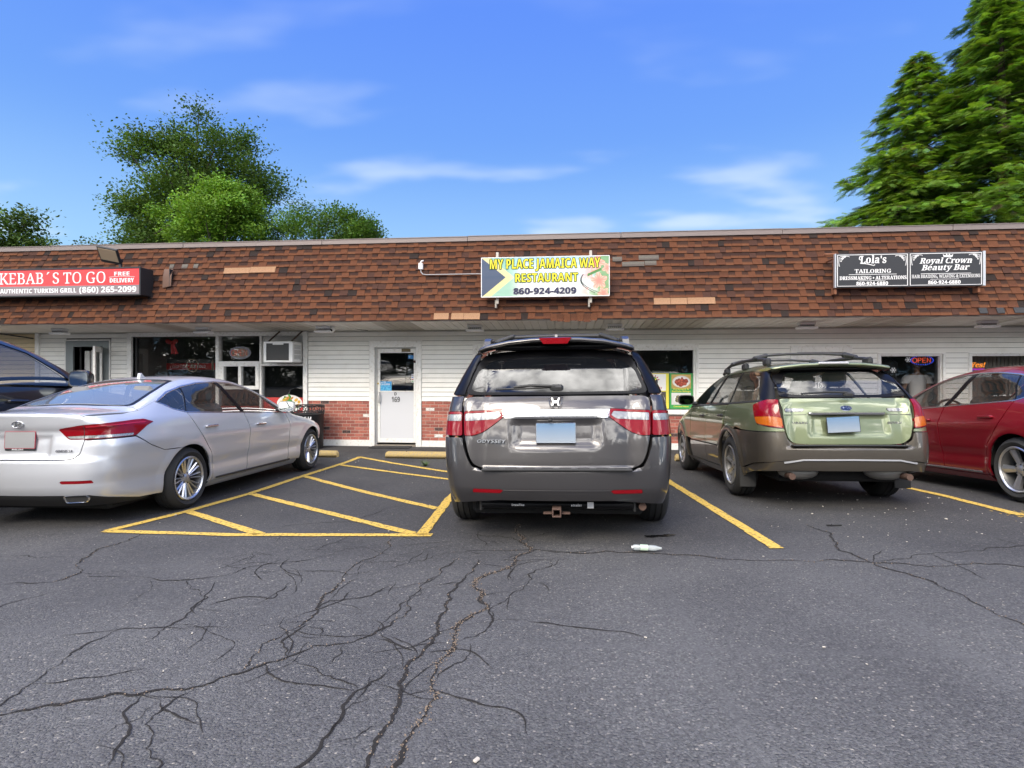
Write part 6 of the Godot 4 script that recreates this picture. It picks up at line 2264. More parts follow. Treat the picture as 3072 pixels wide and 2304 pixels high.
		var b1: Vector3 = b0 + Vector3(e[1] - e[0], 0, 0)
		var hgt := step * (0.98 if e[3] == 0 else 0.80 if e[3] == 2 else 0.75)
		var th := 0.016
		m.quad(b0 + out * th, b1 + out * th, b1 + out * th * 0.7 + up * hgt, b0 + out * th * 0.7 + up * hgt)
		m.quad(b0, b1, b1 + out * th, b0 + out * th)
		m.quad(b0, b0 + out * th, b0 + out * th * 0.7 + up * hgt, b0 + up * hgt)
		m.quad(b1 + out * th, b1, b1 + up * hgt, b1 + out * th * 0.7 + up * hgt)
		m.quad(b0 + up * hgt, b0 + out * th * 0.7 + up * hgt, b1 + out * th * 0.7 + up * hgt, b1 + up * hgt)
		var o := put(["patch_shingle", "bare_shingle", "torn_gap"][e[3]], m, [tan, bare, hole][e[3]], shop)
		if e[3] == 0:
			o.set_meta("label", "pale tan replacement shingle")
	# the course that has slipped over the eave
	for k in 7:
		var m := MB.new()
		m.use_uv = true
		var x := -0.27 + k * 0.125
		var w := 0.118
		var d := Vector3(0, -0.035 - 0.012 * (k % 3), 0.008)
		m.quad(foot + Vector3(x, 0, 0.025) + d, foot + Vector3(x + w, 0, 0.025) + d, foot + Vector3(x + w, 0.10, 0.0), foot + Vector3(x, 0.10, 0.0))
		put("slipped_shingle", m, mats[k % 2 * 3], shop)
	# metal coping in lengths
	var cop := mat(Color(0.20, 0.165, 0.155), 0.5, 0.3)
	for i in 10:
		var x := -17.2 + i * 3.05
		var m := MB.new()
		var dz := rng.randf_range(-0.004, 0.004)
		m.box(Vector3(x, 4.335, 0.60), Vector3(x + 3.04, 4.425 + dz, 0.845 + dz))
		m.box(Vector3(x, 4.425 + dz, 0.585), Vector3(x + 3.04, 4.437 + dz, 0.856 + dz))
		put("coping", m, cop, shop)

func granules(top: Array, low: Array) -> ImageTexture:   # mineral granules: two colours that meet across the shingle
	var im := Image.create_empty(64, 48, false, Image.FORMAT_RGB8)
	for j in 48:
		var t := smoothstep(0.42, 0.80, j / 47.0)
		for i in 64:
			var g := rng.randf_range(0.62, 1.38)
			var tt := clampf(t + rng.randf_range(-0.18, 0.18), 0, 1)
			im.set_pixel(i, j, Color(lerpf(top[0], low[0], tt) * g, lerpf(top[1], low[1], tt) * g, lerpf(top[2], low[2], tt) * g).linear_to_srgb())
	return ImageTexture.create_from_image(im)

# a window: outer trim, inner frame and one pane; x0..y1 is the hole in the wall
func window_at(shop: Node, M: Dictionary, x0: float, x1: float, y0: float, y1: float, trim_w: float, frame_w: float) -> Node3D:
	var w := Node3D.new()
	w.name = numbered("window", shop)
	shop.add_child(w)
	bar(w, "trim", x0 - trim_w, y1, x1 + trim_w, plank_above(y1 + trim_w * 0.9), -0.012, 0.034, M.white_trim)
	bar(w, "trim", x0 - trim_w, y0, x0, y1, -0.012, 0.034, M.white_trim)
	bar(w, "trim", x1, y0, x1 + trim_w, y1, -0.012, 0.034, M.white_trim)
	bar(w, "sill", x0 - trim_w - 0.02, y0 - 0.05, x1 + trim_w + 0.02, y0, -0.012, 0.06, M.white_trim)
	bar(w, "frame", x0, y1 - frame_w, x1, y1, -0.085, -0.004, M.white_trim)
	bar(w, "frame", x0, y0, x1, y0 + frame_w, -0.085, -0.004, M.white_trim)
	bar(w, "frame", x0, y0 + frame_w, x0 + frame_w, y1 - frame_w, -0.085, -0.004, M.white_trim)
	bar(w, "frame", x1 - frame_w, y0 + frame_w, x1, y1 - frame_w, -0.085, -0.004, M.white_trim)
	var p := MB.new()
	p.quad(Vector3(x0 + frame_w, y0 + frame_w, -0.07), Vector3(x1 - frame_w, y0 + frame_w, -0.07), Vector3(x1 - frame_w, y1 - frame_w, -0.07), Vector3(x0 + frame_w, y1 - frame_w, -0.07))
	put("pane", p, M.pane, w)
	return w

func plank_above(y: float) -> float:   # foot of the first siding board that clears the height y
	return 1.066 + ceilf((y - 0.05 - 1.066) / 0.1016) * 0.1016 + 0.003

func pane_at(parent: Node, x0: float, y0: float, x1: float, y1: float, z: float, m: Material) -> MeshInstance3D:
	var p := MB.new()
	p.quad(Vector3(x0, y0, z), Vector3(x1, y0, z), Vector3(x1, y1, z), Vector3(x0, y1, z))
	return put("pane", p, m, parent)

func fronts(M: Dictionary, shop: Node) -> void:
	bar(shop, "corner_post", -12.31, 0.02, -12.21, 2.61, -0.012, 0.05, M.white_trim)
	# the propped open door on the left
	var d := Node3D.new()
	d.name = numbered("door", shop)
	shop.add_child(d)
	bar(d, "frame", -11.54, 0.07, -11.36, 2.42, -0.16, 0.03, M.grey_frame)
	bar(d, "frame", -10.62, 0.07, -10.46, 2.42, -0.16, 0.03, M.grey_frame)
	bar(d, "frame", -11.36, 2.29, -10.62, 2.42, -0.16, 0.03, M.grey_frame)
	bar(d, "trim", -11.57, 0.07, -11.542, 2.455, -0.012, 0.036, M.white_trim)
	bar(d, "trim", -10.458, 0.07, -10.43, 2.455, -0.012, 0.036, M.white_trim)
	bar(d, "trim", -11.57, 2.425, -10.43, 2.455, 0.002, 0.037, M.white_trim)
	bar(d, "inner_jamb", -11.30, 0.09, -11.17, 2.2, -0.6, -0.22, M.white_trim)
	var leaf := Node3D.new()
	leaf.name = numbered("door_leaf", d)
	d.add_child(leaf)
	leaf.transform = Transform3D(Basis(Vector3.UP, deg_to_rad(122)), Vector3(-10.64, 0.1, 0.03))
	var lf := MB.new()
	for e in [[-0.80, 0.0, -0.70, 2.17], [-0.10, 0.0, 0.0, 2.17]]:
		lf.cbox(Vector3((e[0] + e[2]) / 2, (e[1] + e[3]) / 2, 0), Vector3(e[2] - e[0], e[3] - e[1], 0.045), 0.004)
	for e in [[-0.70, 2.05, -0.10, 2.17], [-0.70, 0.0, -0.10, 0.25], [-0.70, 0.95, -0.10, 1.05]]:
		lf.cbox(Vector3((e[0] + e[2]) / 2, (e[1] + e[3]) / 2, 0), Vector3(e[2] - e[0], e[3] - e[1], 0.044), 0.004)
	# the leaf is one solid with its glass set in
	put("leaf_frame", lf, M.white_trim, d).transform = leaf.transform
	leaf.free()
	var lp := MB.new()
	lp.xf = Transform3D(Basis(Vector3.UP, deg_to_rad(122)), Vector3(-10.64, 0.1, 0.03))
	lp.quad(Vector3(-0.70, 1.05, 0), Vector3(-0.10, 1.05, 0), Vector3(-0.10, 2.05, 0), Vector3(-0.70, 2.05, 0))
	lp.quad(Vector3(-0.70, 0.25, 0), Vector3(-0.10, 0.25, 0), Vector3(-0.10, 0.95, 0), Vector3(-0.70, 0.95, 0))
	put("pane", lp, M.pane, d)
	var cl := MB.new()
	cl.tube([Vector3(-10.72, 2.2, 0.2), Vector3(-10.72, 0.3, 0.2)], 0.012, 8)
	put("push_bar", cl, M.alu, d)
	# the storefront
	var s := Node3D.new()
	s.name = numbered("storefront", shop)
	shop.add_child(s)
	bar(s, "post", -10.01, 0.07, -9.90, 2.605, -0.2, 0.045, M.white_trim)
	bar(s, "post", -5.80, 0.07, -5.70, 2.605, -0.2, 0.045, M.white_trim)
	bar(s, "head", -9.90, 2.51, -5.80, 2.605, -0.2, 0.04, M.white_trim)
	bar(s, "sill", -9.90, 0.34, -5.80, 0.42, -0.2, 0.05, M.white_trim)
	bar(s, "kick_panel", -9.90, 0.07, -5.80, 0.34, -0.2, 0.02, M.white_trim)
	bar(s, "mullion", -7.886, 0.42, -7.807, 2.51, -0.14, 0.0, M.white_trim)
	bar(s, "mullion", -6.84, 0.42, -6.79, 2.51, -0.14, 0.0, M.white_trim)
	bar(s, "transom", -7.807, 1.885, -6.84, 1.945, -0.14, 0.0, M.white_trim)
	bar(s, "transom", -6.79, 1.84, -5.80, 1.885, -0.14, 0.0, M.white_trim)
	bar(s, "panel", -6.79, 1.885, -5.80, 2.51, -0.10, -0.05, mat(Color(0.50, 0.50, 0.47), 0.6))
	var f := MB.new()
	f.cbox(Vector3(-9.86, 1.46, -0.09), Vector3(0.05, 2.06, 0.08), 0.004)
	put("black_stile", f, M.trim_black, s)
	pane_at(s, -9.83, 0.42, -7.886, 2.51, -0.08, M.pane)
	pane_at(s, -7.807, 1.945, -6.84, 2.51, -0.08, M.pane)
	pane_at(s, -6.79, 0.42, -5.80, 1.84, -0.08, M.pane)
	# service window: two sliding lights in a white frame, panel below
	for e in [[-7.80, -7.68], [-7.335, -7.265], [-6.93, -6.845]]:
		bar(s, "service_frame", e[0], 1.39, e[1], 1.83, -0.09, 0.015, M.white_trim)
	bar(s, "service_frame", -7.80, 1.83, -6.845, 1.885, -0.09, 0.015, M.white_trim)
	bar(s, "service_frame", -7.80, 1.31, -6.845, 1.39, -0.09, 0.015, M.white_trim)
	pane_at(s, -7.68, 1.39, -7.335, 1.83, -0.05, M.pane)
	pane_at(s, -7.265, 1.39, -6.93, 1.83, -0.055, M.pane)
	pane_at(s, -7.80, 0.42, -6.845, 1.31, -0.06, M.pane)
	# door D
	door_at(shop, M, -4.164, -3.237, 2.241, 0.12, "D", true)
	# the long shop window behind the minivan, door E and the two right-hand windows
	window_at(shop, M, -1.93, 2.72, 0.86, 2.20, 0.055, 0.045)
	door_at(shop, M, 4.725, 5.682, 2.101, 0.12, "E", false)
	window_at(shop, M, 6.353, 7.537, 0.86, 2.05, 0.05, 0.035)
	window_at(shop, M, 8.07, 10.1, 0.86, 2.05, 0.05, 0.035)
	letters(shop, "860-741-6773", Vector3(9.0, 1.13, -0.06), 0.11, 0.0, M.white_print, "sans_bold", 0.0, "window_lettering")

func door_at(shop: Node, M: Dictionary, x0: float, x1: float, y1: float, tw: float, mark: String, glazed: bool) -> void:
	var d := Node3D.new()
	d.name = numbered("door", shop)
	shop.add_child(d)
	bar(d, "trim", x0 - tw, 0.03, x0, y1, -0.012, 0.045, M.white_trim)
	bar(d, "trim", x1, 0.03, x1 + tw, y1, -0.012, 0.045, M.white_trim)
	bar(d, "trim", x0 - tw, y1, x1 + tw, y1 + tw, -0.012, 0.045, M.white_trim)
	bar(d, "trim_edge", x0 - tw - 0.012, y1 + tw, x1 + tw + 0.012, maxf(y1 + tw + 0.018, plank_above(y1 + tw * 0.9)), -0.012, 0.052, M.white_trim)
	bar(d, "jamb", x0, 0.08, x0 + 0.03, y1, -0.18, -0.01, M.alu)
	bar(d, "jamb", x1 - 0.02, 0.08, x1, y1, -0.18, -0.01, M.alu)
	bar(d, "jamb", x0 + 0.03, y1 - 0.02, x1 - 0.02, y1, -0.18, -0.01, M.alu)
	bar(d, "threshold", x0, 0.05, x1, 0.10, -0.18, 0.05, mat(Color(0.25, 0.22, 0.18), 0.7, 0.3))
	var a := x0 + 0.034
	var b := x1 - 0.022
	var low := 0.145
	var top := y1 - 0.024
	var z0 := -0.09
	var z1 := -0.045
	if glazed:
		bar(d, "stile", a, low, a + 0.065, top, z0, z1, M.white_trim)
		bar(d, "stile", b - 0.05, low, b, top, z0, z1, M.white_trim)
		bar(d, "rail", a + 0.065, top - 0.095, b - 0.05, top, z0, z1, M.white_trim)
		bar(d, "rail", a + 0.065, low, b - 0.05, low + 0.09, z0, z1, M.white_trim)
		bar(d, "rail", a + 0.065, 1.262, b - 0.05, 1.285, z0, z1 + 0.002, M.white_trim)
		bar(d, "lower_panel", a + 0.065, low + 0.09, b - 0.05, 1.262, z0, z1 - 0.012, mat(Color(0.56, 0.57, 0.59), 0.5), 0.002)
		pane_at(d, a + 0.065, 1.285, b - 0.05, top - 0.095, -0.066, M.pane)
		# pull handle with its plate, lock, closer block, notice plate
		bar(d, "pull_plate", a - 0.0, 1.02, a + 0.035, 1.27, z1, z1 + 0.006, M.alu, 0.002)
		var h := MB.new()
		h.tube([Vector3(a + 0.05, 1.245, z1), Vector3(a + 0.055, 1.24, z1 + 0.05), Vector3(a + 0.06, 1.14, z1 + 0.055), Vector3(a + 0.055, 1.035, z1 + 0.05), Vector3(a + 0.05, 1.03, z1)], 0.017, 10)
		put("pull_handle", h, M.alu, d)
		var l := MB.new()
		l.xf = Transform3D(Basis(Vector3.UP, PI / 2), Vector3(a + 0.02, 1.445, z1))
		l.lathe([Vector2(0.02, 0.0), Vector2(0.018, -0.012), Vector2(0.0, -0.014)], 16)
		put("lock", l, mat(Color(0.5, 0.38, 0.14), 0.35, 0.9), d)
		var k := MB.new()
		k.ball(Vector3(b - 0.02, 1.93, z1 + 0.015), Vector3(0.03, 0.03, 0.02))
		put("closer_knob", k, mat(Color(0.06, 0.02, 0.015), 0.4), d)
		bar(d, "notice_plate", a + 0.55, top - 0.075, a + 0.75, top - 0.005, z1, z1 + 0.004, mat(Color(0.10, 0.075, 0.035), 0.4, 0.5), 0.001)
		letters(d, mark, Vector3(-3.72, 1.185, z1 - 0.009), 0.066, 0.0, M.dark, "sans_bold", 0.0, "door_letter")
		letters(d, "169", Vector3(-3.715, 1.035, z1 - 0.009), 0.115, 0.185, M.dark, "sans_bold", 0.0, "door_number")
	else:
		bar(d, "leaf", a, low, b, top, z0, z1, M.white_trim)
		bar(d, "window_rim", x0 + 0.26, 1.62, x1 - 0.26, 1.88, z1, z1 + 0.012, M.white_trim)
		pane_at(d, x0 + 0.29, 1.64, x1 - 0.29, 1.86, z1 + 0.014, mat(Color(0.05, 0.06, 0.07), 0.1))
		letters(d, "169", Vector3(x0 + 0.50, 1.37, z1 + 0.002), 0.11, 0.19, M.dark, "sans_bold", 0.0, "door_number")
		bar(d, "letter_plate", x0 + 0.38, 1.03, x0 + 0.66, 1.22, z1, z1 + 0.005, mat(Color(0.05, 0.11, 0.13), 0.5), 0.001)
		letters(d, mark, Vector3(x0 + 0.53, 1.06, z1 + 0.006), 0.10, 0.0, M.white_print, "sans_bold", 0.0, "door_letter")
		var k := MB.new()
		k.ball(Vector3(a + 0.07, 1.0, z1 + 0.05), Vector3(0.035, 0.035, 0.035))
		put("door_knob", k, M.alu, d)
# ---------------------------------------------------------------- signs and the small things about the shops
func outlined(parent: Node, txt: String, at: Vector3, h: float, w: float, face: Material, edge: Material, e: float, kind := "sans_bold") -> void:
	for k in 8:
		var a := TAU * k / 8
		letters(parent, txt, at + Vector3(cos(a) * e, sin(a) * e, -0.003), h, w, edge, kind, 0.0, "lettering_outline", Basis(), 0.003)
	letters(parent, txt, at, h, w, face, kind, 0.0, "lettering", Basis(), 0.004)

func slab(called: String, parent: Node, x0: float, y0: float, x1: float, y1: float, z: float, m: Material) -> MeshInstance3D:   # a printed face with uv over it
	var q := MB.new()
	q.use_uv = true
	q.quad(Vector3(x0, y0, z), Vector3(x1, y0, z), Vector3(x1, y1, z), Vector3(x0, y1, z))
	return put(called, q, m, parent)

func print_mat(im: Image, rough := 0.45) -> StandardMaterial3D:
	var m := mat(Color.WHITE, rough)
	m.albedo_texture = ImageTexture.create_from_image(im)
	return m

func banner_print() -> Image:   # sea and sky, a flag fading in from the left, red blossoms and leaves on the right
	var w := 384
	var h := 120
	var im := Image.create_empty(w, h, false, Image.FORMAT_RGB8)
	var n := noise_of(0.03, 71, 4)
	var fl := [[0.90, 0.16, 0.13], [0.83, 0.40, 0.10], [0.92, 0.62, 0.20], [0.80, 0.88, 0.17], [0.955, 0.93, 0.10], [0.99, 0.30, 0.09]]
	for j in h:
		for i in w:
			var u := float(i) / w
			var v := float(j) / h
			var c := Color(0.30, 0.52, 0.72).lerp(Color(0.62, 0.75, 0.82), smoothstep(0.0, 0.42, v))
			if v > 0.45:
				c = Color(0.36, 0.56, 0.68).lerp(Color(0.66, 0.68, 0.66), smoothstep(0.45, 0.62, v))
			c = c.lerp(Color(0.8, 0.84, 0.86), clampf(n.get_noise_2d(i * 0.7, j * 2.5) * 0.5 + 0.1, 0, 0.5))
			var fade := 1.0 - smoothstep(0.20, 0.36, u)
			var d := absf(v - 0.5) / 0.5 - (1.0 - u / 0.19)   # below zero: inside the dark wedge
			var f := Color(0.025, 0.045, 0.10) if d < 0.0 else Color(0.66, 0.56, 0.20) if d < 0.36 else Color(0.20, 0.42, 0.30)
			c = c.lerp(f, fade * (0.96 if d < 0.0 else 0.85))
			if u > 0.72:
				var g := Color(0.10, 0.24, 0.08).lerp(Color(0.20, 0.36, 0.12), n.get_noise_2d(i * 2.0, j * 2.0) * 0.5 + 0.5)
				c = c.lerp(g, smoothstep(0.82, 0.93, u + n.get_noise_2d(i, j) * 0.06) * 0.9)
				for k in fl.size():
					var dx: float = (u - fl[k][0]) * 3.2
					var dy: float = v - fl[k][1]
					var a := atan2(dy, dx)
					var r := sqrt(dx * dx + dy * dy) / (0.22 if k < 3 else 0.15)
					var edge := 0.82 + 0.18 * cos(a * 5.0 + k)
					if r < edge:
						var p := Color(0.74, 0.22, 0.18).lerp(Color(0.86, 0.46, 0.36), smoothstep(0.2, 0.9, r / edge) * (0.6 + 0.4 * cos(a * 15.0)))
						c = c.lerp(p, (0.92 if u > 0.86 else 0.6) * smoothstep(0.72, 0.84, u))
				# the bird's green body and two long tail streamers
				var bx := (u - 0.885) * 3.2
				var by := v - 0.40
				if absf(by + bx * 0.45) < 0.035 and absf(bx) < 0.17:
					c = Color(0.07, 0.20, 0.05)
				for k in 2:
					var t := (v - 0.45) / 0.48
					if t > 0.0 and t < 1.0:
						var cx := 0.80 - 0.035 * sin(t * PI) + (0.09 + 0.04 * k) * t * t
						if absf(u - cx) < 0.004:
							c = Color(0.02, 0.03, 0.03)
			im.set_pixel(i, j, c.linear_to_srgb())
	return im

func food_print(sd: int, bg: Color, plate: Color, bits: Array, w := 96, h := 72) -> Image:
	var g := RandomNumberGenerator.new()
	g.seed = sd
	var im := Image.create_empty(w, h, false, Image.FORMAT_RGB8)
	var blobs := []
	for k in 46:
		var a := g.randf() * TAU
		var q := sqrt(g.randf()) * 0.7
		blobs.append([0.5 + cos(a) * q * 0.42, 0.5 + sin(a) * q * 0.36, g.randf_range(0.05, 0.11), bits[g.randi() % bits.size()]])
	for j in h:
		for i in w:
			var u := float(i) / w
			var v := float(j) / h
			var c := bg.lerp(bg * 0.8, v)
			var e := Vector2((u - 0.5) / 0.46, (v - 0.5) / 0.42).length()
			if e < 1.0:
				c = plate.lerp(plate * 0.8, smoothstep(0.7, 1.0, e))
			for b in blobs:
				var d = Vector2(u - b[0], (v - b[1]) * 0.8).length() / b[2]
				if d < 1.0:
					var p: Color = b[3]
					c = p.lerp(p * 0.45, d * d) if d > 0.35 else p * 1.25
			im.set_pixel(i, j, Color(clampf(c.r, 0, 1), clampf(c.g, 0, 1), clampf(c.b, 0, 1)).linear_to_srgb())
	return im

func build_signs(M: Dictionary) -> void:
	var black := mat(Color(0.018, 0.019, 0.022), 0.5, 0.1)
	var white := mat(Color(0.78, 0.78, 0.78), 0.5)
	# the kebab shop's long box sign
	var k := thing("kebab_sign", "long red and grey box sign reading KEBAB'S TO GO, cut by the left edge", "sign", Vector3(0, 3.238, 1.5))
	var x0 := -13.6
	var x1 := -8.492
	var h := 0.576
	bar(k, "box", x0, 0.01, x1, h - 0.01, -0.36, -0.018, black, 0.006)
	bar(k, "frame", x0, 0.0, x1, 0.032, -0.03, 0.0, black, 0.005)
	bar(k, "frame", x0, h - 0.032, x1, h, -0.03, 0.0, black, 0.005)
	bar(k, "frame", x1 - 0.034, 0.032, x1, h - 0.032, -0.03, 0.0, black, 0.005)
	bar(k, "frame", x0, 0.032, x0 + 0.034, h - 0.032, -0.03, 0.0, black, 0.005)
	slab("red_panel", k, x0 + 0.034, 0.215, x1 - 0.034, h - 0.032, -0.010, mat(Color(0.62, 0.035, 0.04), 0.35))
	slab("grey_panel", k, x0 + 0.034, 0.032, x1 - 0.034, 0.215, -0.010, mat(Color(0.20, 0.17, 0.18), 0.35))
	letters(k, "KEBAB´S TO GO", Vector3(-10.44, 0.262, -0.008), 0.225, 2.36, white, "serif")
	letters(k, "FREE", Vector3(-8.90, 0.405, -0.008), 0.075, 0.33, white, "sans_bold")
	letters(k, "DELIVERY", Vector3(-8.90, 0.265, -0.008), 0.085, 0.525, white, "sans_bold")
	var sw := MB.new()
	var pts := []
	for i in 9:
		pts.append(Vector3(-9.18 + 0.07 * i, 0.373 + 0.016 * sin(PI * i / 8.0), -0.007))
	sw.tube(pts, 0.004, 6)
	put("swash", sw, white, k)
	letters(k, "AUTHENTIC TURKISH GRILL", Vector3(-10.75, 0.075, -0.008), 0.088, 1.70, white, "sans_bold")
	letters(k, "(860) 265-2099", Vector3(-9.21, 0.07, -0.008), 0.115, 1.24, white, "sans_bold")
	# a floodlight on top of it
	var f := thing("floodlight", "black square floodlight tilted down on top of the kebab sign", "floodlight", Vector3(-9.04, 3.815, 1.36))
	var fp := MB.new()
	fp.cbox(Vector3(0, 0.07, 0), Vector3(0.055, 0.15, 0.05), 0.008)
	fp.cbox(Vector3(0, 0.15, 0.02), Vector3(0.09, 0.06, 0.08), 0.01)
	put("bracket", fp, black, f)
	var tilt := Transform3D(Basis(Vector3.UP, 0.35) * Basis(Vector3.RIGHT, -0.85) * Basis(Vector3.BACK, -0.30), Vector3(-0.14, 0.24, 0.12))
	var fh := MB.new()
	fh.xf = tilt
	fh.cbox(Vector3(0, 0, 0), Vector3(0.42, 0.05, 0.36), 0.012)
	put("housing", fh, black, f)
	for i in 7:
		var fn := MB.new()
		fn.xf = tilt
		fn.cbox(Vector3(-0.15 + i * 0.05, 0.035, -0.05), Vector3(0.008, 0.03, 0.2), 0.002)
		put("cooling_fin", fn, black, f)
	var fl := MB.new()
	fl.xf = tilt
	fl.cbox(Vector3(0, -0.026, 0.02), Vector3(0.36, 0.008, 0.26), 0.002)
	put("lens", fl, mat(Color(0.33, 0.25, 0.17), 0.3), f)
	# a bent flap of roofing
	var v := thing("roof_flap", "bent brown metal flap standing out of the shingles right of the kebab sign", "vent", Vector3(-8.2, 3.62, 1.10))
	var vf := MB.new()
	vf.xf = Transform3D(Basis(Vector3.UP, 0.3), Vector3.ZERO)
	loft(vf, [[Vector3(-0.09, -0.19, 0.05), Vector3(0.09, -0.15, 0.10), Vector3(0.09, -0.15, 0.09), Vector3(-0.09, -0.19, 0.04)], [Vector3(-0.09, 0.05, 0.03), Vector3(0.10, 0.07, 0.10), Vector3(0.10, 0.07, 0.09), Vector3(-0.09, 0.05, 0.02)], [Vector3(-0.09, 0.22, -0.05), Vector3(0.09, 0.22, -0.02), Vector3(0.09, 0.22, -0.03), Vector3(-0.09, 0.22, -0.06)]])
	put("flap", vf, mat(Color(0.11, 0.06, 0.042), 0.7, 0.2), v)
	var vs := MB.new()
	vs.cbox(Vector3(0.08, 0.02, 0.02), Vector3(0.012, 0.36, 0.10), 0.003)
	put("flap_side", vs, black, v)
	# the Jamaican restaurant's banner on its frame
	var j := thing("restaurant_sign", "flag and flower printed banner sign reading MY PLACE JAMAICA WAY RESTAURANT", "sign", Vector3(0, 3.107, 1.5))
	bar(j, "board", -1.574, 0.0, 0.819, 0.743, -0.05, -0.004, mat(Color(0.5, 0.5, 0.5), 0.5), 0.004)
	slab("banner", j, -1.570, 0.004, 0.815, 0.739, 0.0, print_mat(banner_print(), 0.4))
	bar(j, "edge", -1.578, -0.006, 0.823, 0.006, -0.05, 0.004, white, 0.002)
	bar(j, "edge", -1.578, 0.737, 0.823, 0.749, -0.05, 0.004, white, 0.002)
	bar(j, "edge", -1.580, 0.006, -1.566, 0.737, -0.05, 0.004, white, 0.002)
	bar(j, "edge", 0.811, 0.006, 0.825, 0.737, -0.05, 0.004, white, 0.002)
	var yellow := mat(Color(0.72, 0.62, 0.03), 0.5)
	var green := mat(Color(0.02, 0.14, 0.06), 0.5)
	outlined(j, "MY PLACE JAMAICA WAY", Vector3(-0.38, 0.515, 0.006), 0.175, 2.06, yellow, green, 0.013)
	outlined(j, "RESTAURANT", Vector3(-0.345, 0.275, 0.006), 0.155, 1.17, yellow, green, 0.013)
	outlined(j, "860-924-4209", Vector3(-0.378, 0.045, 0.006), 0.112, 1.17, mat(Color(0.03, 0.03, 0.08), 0.5), white, 0.008)
	for x in [-1.28, 0.48]:
		var p := MB.new()
		p.cbox(Vector3(x, 0.37, -0.09), Vector3(0.05, 0.98, 0.05), 0.006)
		put("post", p, mat(Color(0.42, 0.39, 0.34), 0.6, 0.2), j)
		var b := MB.new()
		b.cbox(Vector3(x - 0.03, -0.12, -0.13), Vector3(0.035, 0.16, 0.12), 0.006)
		put("bracket", b, mat(Color(0.33, 0.30, 0.26), 0.6, 0.3), j)
		var c := MB.new()
		c.cbox(Vector3(x, 0.82, -0.20), Vector3(0.05, 0.05, 0.22), 0.006)
		put("stay", c, mat(Color(0.33, 0.17, 0.09), 0.7, 0.2), j)
	# its feed: a weatherproof box and a bent conduit
	var c := thing("conduit", "white weatherproof box and bent conduit leading to the Jamaican restaurant sign", "conduit", Vector3(-2.86, 3.8, 1.04))
	var cb := MB.new()
	cb.cbox(Vector3(0, 0, 0.02), Vector3(0.085, 0.13, 0.07), 0.012)
	put("box", cb, white, c)
	var ph := MB.new()
	ph.tube([Vector3(0.0, 0.06, 0.03), Vector3(0.01, 0.09, 0.04), Vector3(0.06, 0.105, 0.06)], 0.016, 8)
	put("photocell", ph, white, c)
	var pp := MB.new()
	pp.tube([Vector3(0.0, -0.06, 0.03), Vector3(0.01, -0.12, 0.035), Vector3(0.05, -0.165, 0.05), Vector3(0.12, -0.18, 0.07), Vector3(0.75, -0.185, 0.10), Vector3(1.35, -0.19, 0.12)], 0.013, 10)
	put("pipe", pp, mat(Color(0.22, 0.22, 0.23), 0.45, 0.6), c)
	# the tailor's and the beauty bar's double sign
	var l := thing("double_sign", "black double sign reading Lola's Tailoring and Royal Crown Beauty Bar, white lettering", "sign", Vector3(0, 3.2, 1.45))
	bar(l, "box", 4.846, 0.0, 7.291, 0.61, -0.05, -0.006, mat(Color(0.10, 0.10, 0.10), 0.5, 0.2), 0.004)
	bar(l, "end_cap", 7.293, 0.0, 7.335, 0.61, -0.06, 0.012, mat(Color(0.55, 0.57, 0.60), 0.35, 0.5), 0.004)
	bar(l, "end_cap", 4.826, 0.0, 4.844, 0.61, -0.06, 0.006, mat(Color(0.55, 0.57, 0.60), 0.35, 0.5), 0.004)
	for e in [[4.85, 6.066], [6.078, 7.288]]:
		slab("panel", l, e[0], 0.004, e[1], 0.606, 0.0, mat(Color(0.022, 0.023, 0.027), 0.4))
		for q in [[e[0] + 0.012, 0.022, e[1] - 0.012, 0.030], [e[0] + 0.012, 0.578, e[1] - 0.012, 0.588], [e[0] + 0.012, 0.030, e[0] + 0.022, 0.578], [e[1] - 0.022, 0.030, e[1] - 0.012, 0.578]]:
			bar(l, "border", q[0], q[1], q[2], q[3], -0.002, 0.003, white, 0.001)
		for sg in [-1.0, 1.0]:   # a leaf and two curls in each upper corner
			var cx: float = e[0] + 0.04 if sg > 0 else e[1] - 0.04
			for q in [[0.055, 0.515, 0.045, 0.018, 0.75], [0.035, 0.495, 0.035, 0.014, 1.6], [0.085, 0.545, 0.035, 0.012, 0.1]]:
				var lf := MB.new()
				lf.xf = Transform3D(Basis(Vector3.BACK, q[4] * sg), Vector3(cx + q[0] * sg, q[1], 0))
				lf.prism(oval(Vector2.ZERO, q[2], q[3], 14), 0.001, 0.004)
				put("ornament", lf, white, l)
			var cu := MB.new()
			cu.tube([Vector3(cx + sg * 0.02, 0.55, 0.002), Vector3(cx + sg * 0.10, 0.562, 0.002), Vector3(cx + sg * 0.17, 0.556, 0.002), Vector3(cx + sg * 0.18, 0.543, 0.002)], 0.005, 6)
			cu.tube([Vector3(cx + sg * 0.005, 0.55, 0.002), Vector3(cx - sg * 0.002, 0.45, 0.002), Vector3(cx + sg * 0.006, 0.38, 0.002), Vector3(cx + sg * 0.016, 0.385, 0.002)], 0.005, 6)
			put("curl", cu, white, l)
	letters(l, "Lola's", Vector3(5.475, 0.428, 0.002), 0.135, 0.44, white, "serif_bold", 0.08)
	var sq := MB.new()
	sq.tube([Vector3(5.30, 0.555, 0.004), Vector3(5.245, 0.545, 0.004), Vector3(5.235, 0.505, 0.004), Vector3(5.265, 0.485, 0.004)], 0.008, 6)
	sq.tube([Vector3(5.26, 0.425, 0.004), Vector3(5.34, 0.42, 0.004), Vector3(5.43, 0.40, 0.004), Vector3(5.48, 0.385, 0.004), Vector3(5.50, 0.40, 0.004)], 0.008, 6)
	put("swash", sq, white, l)
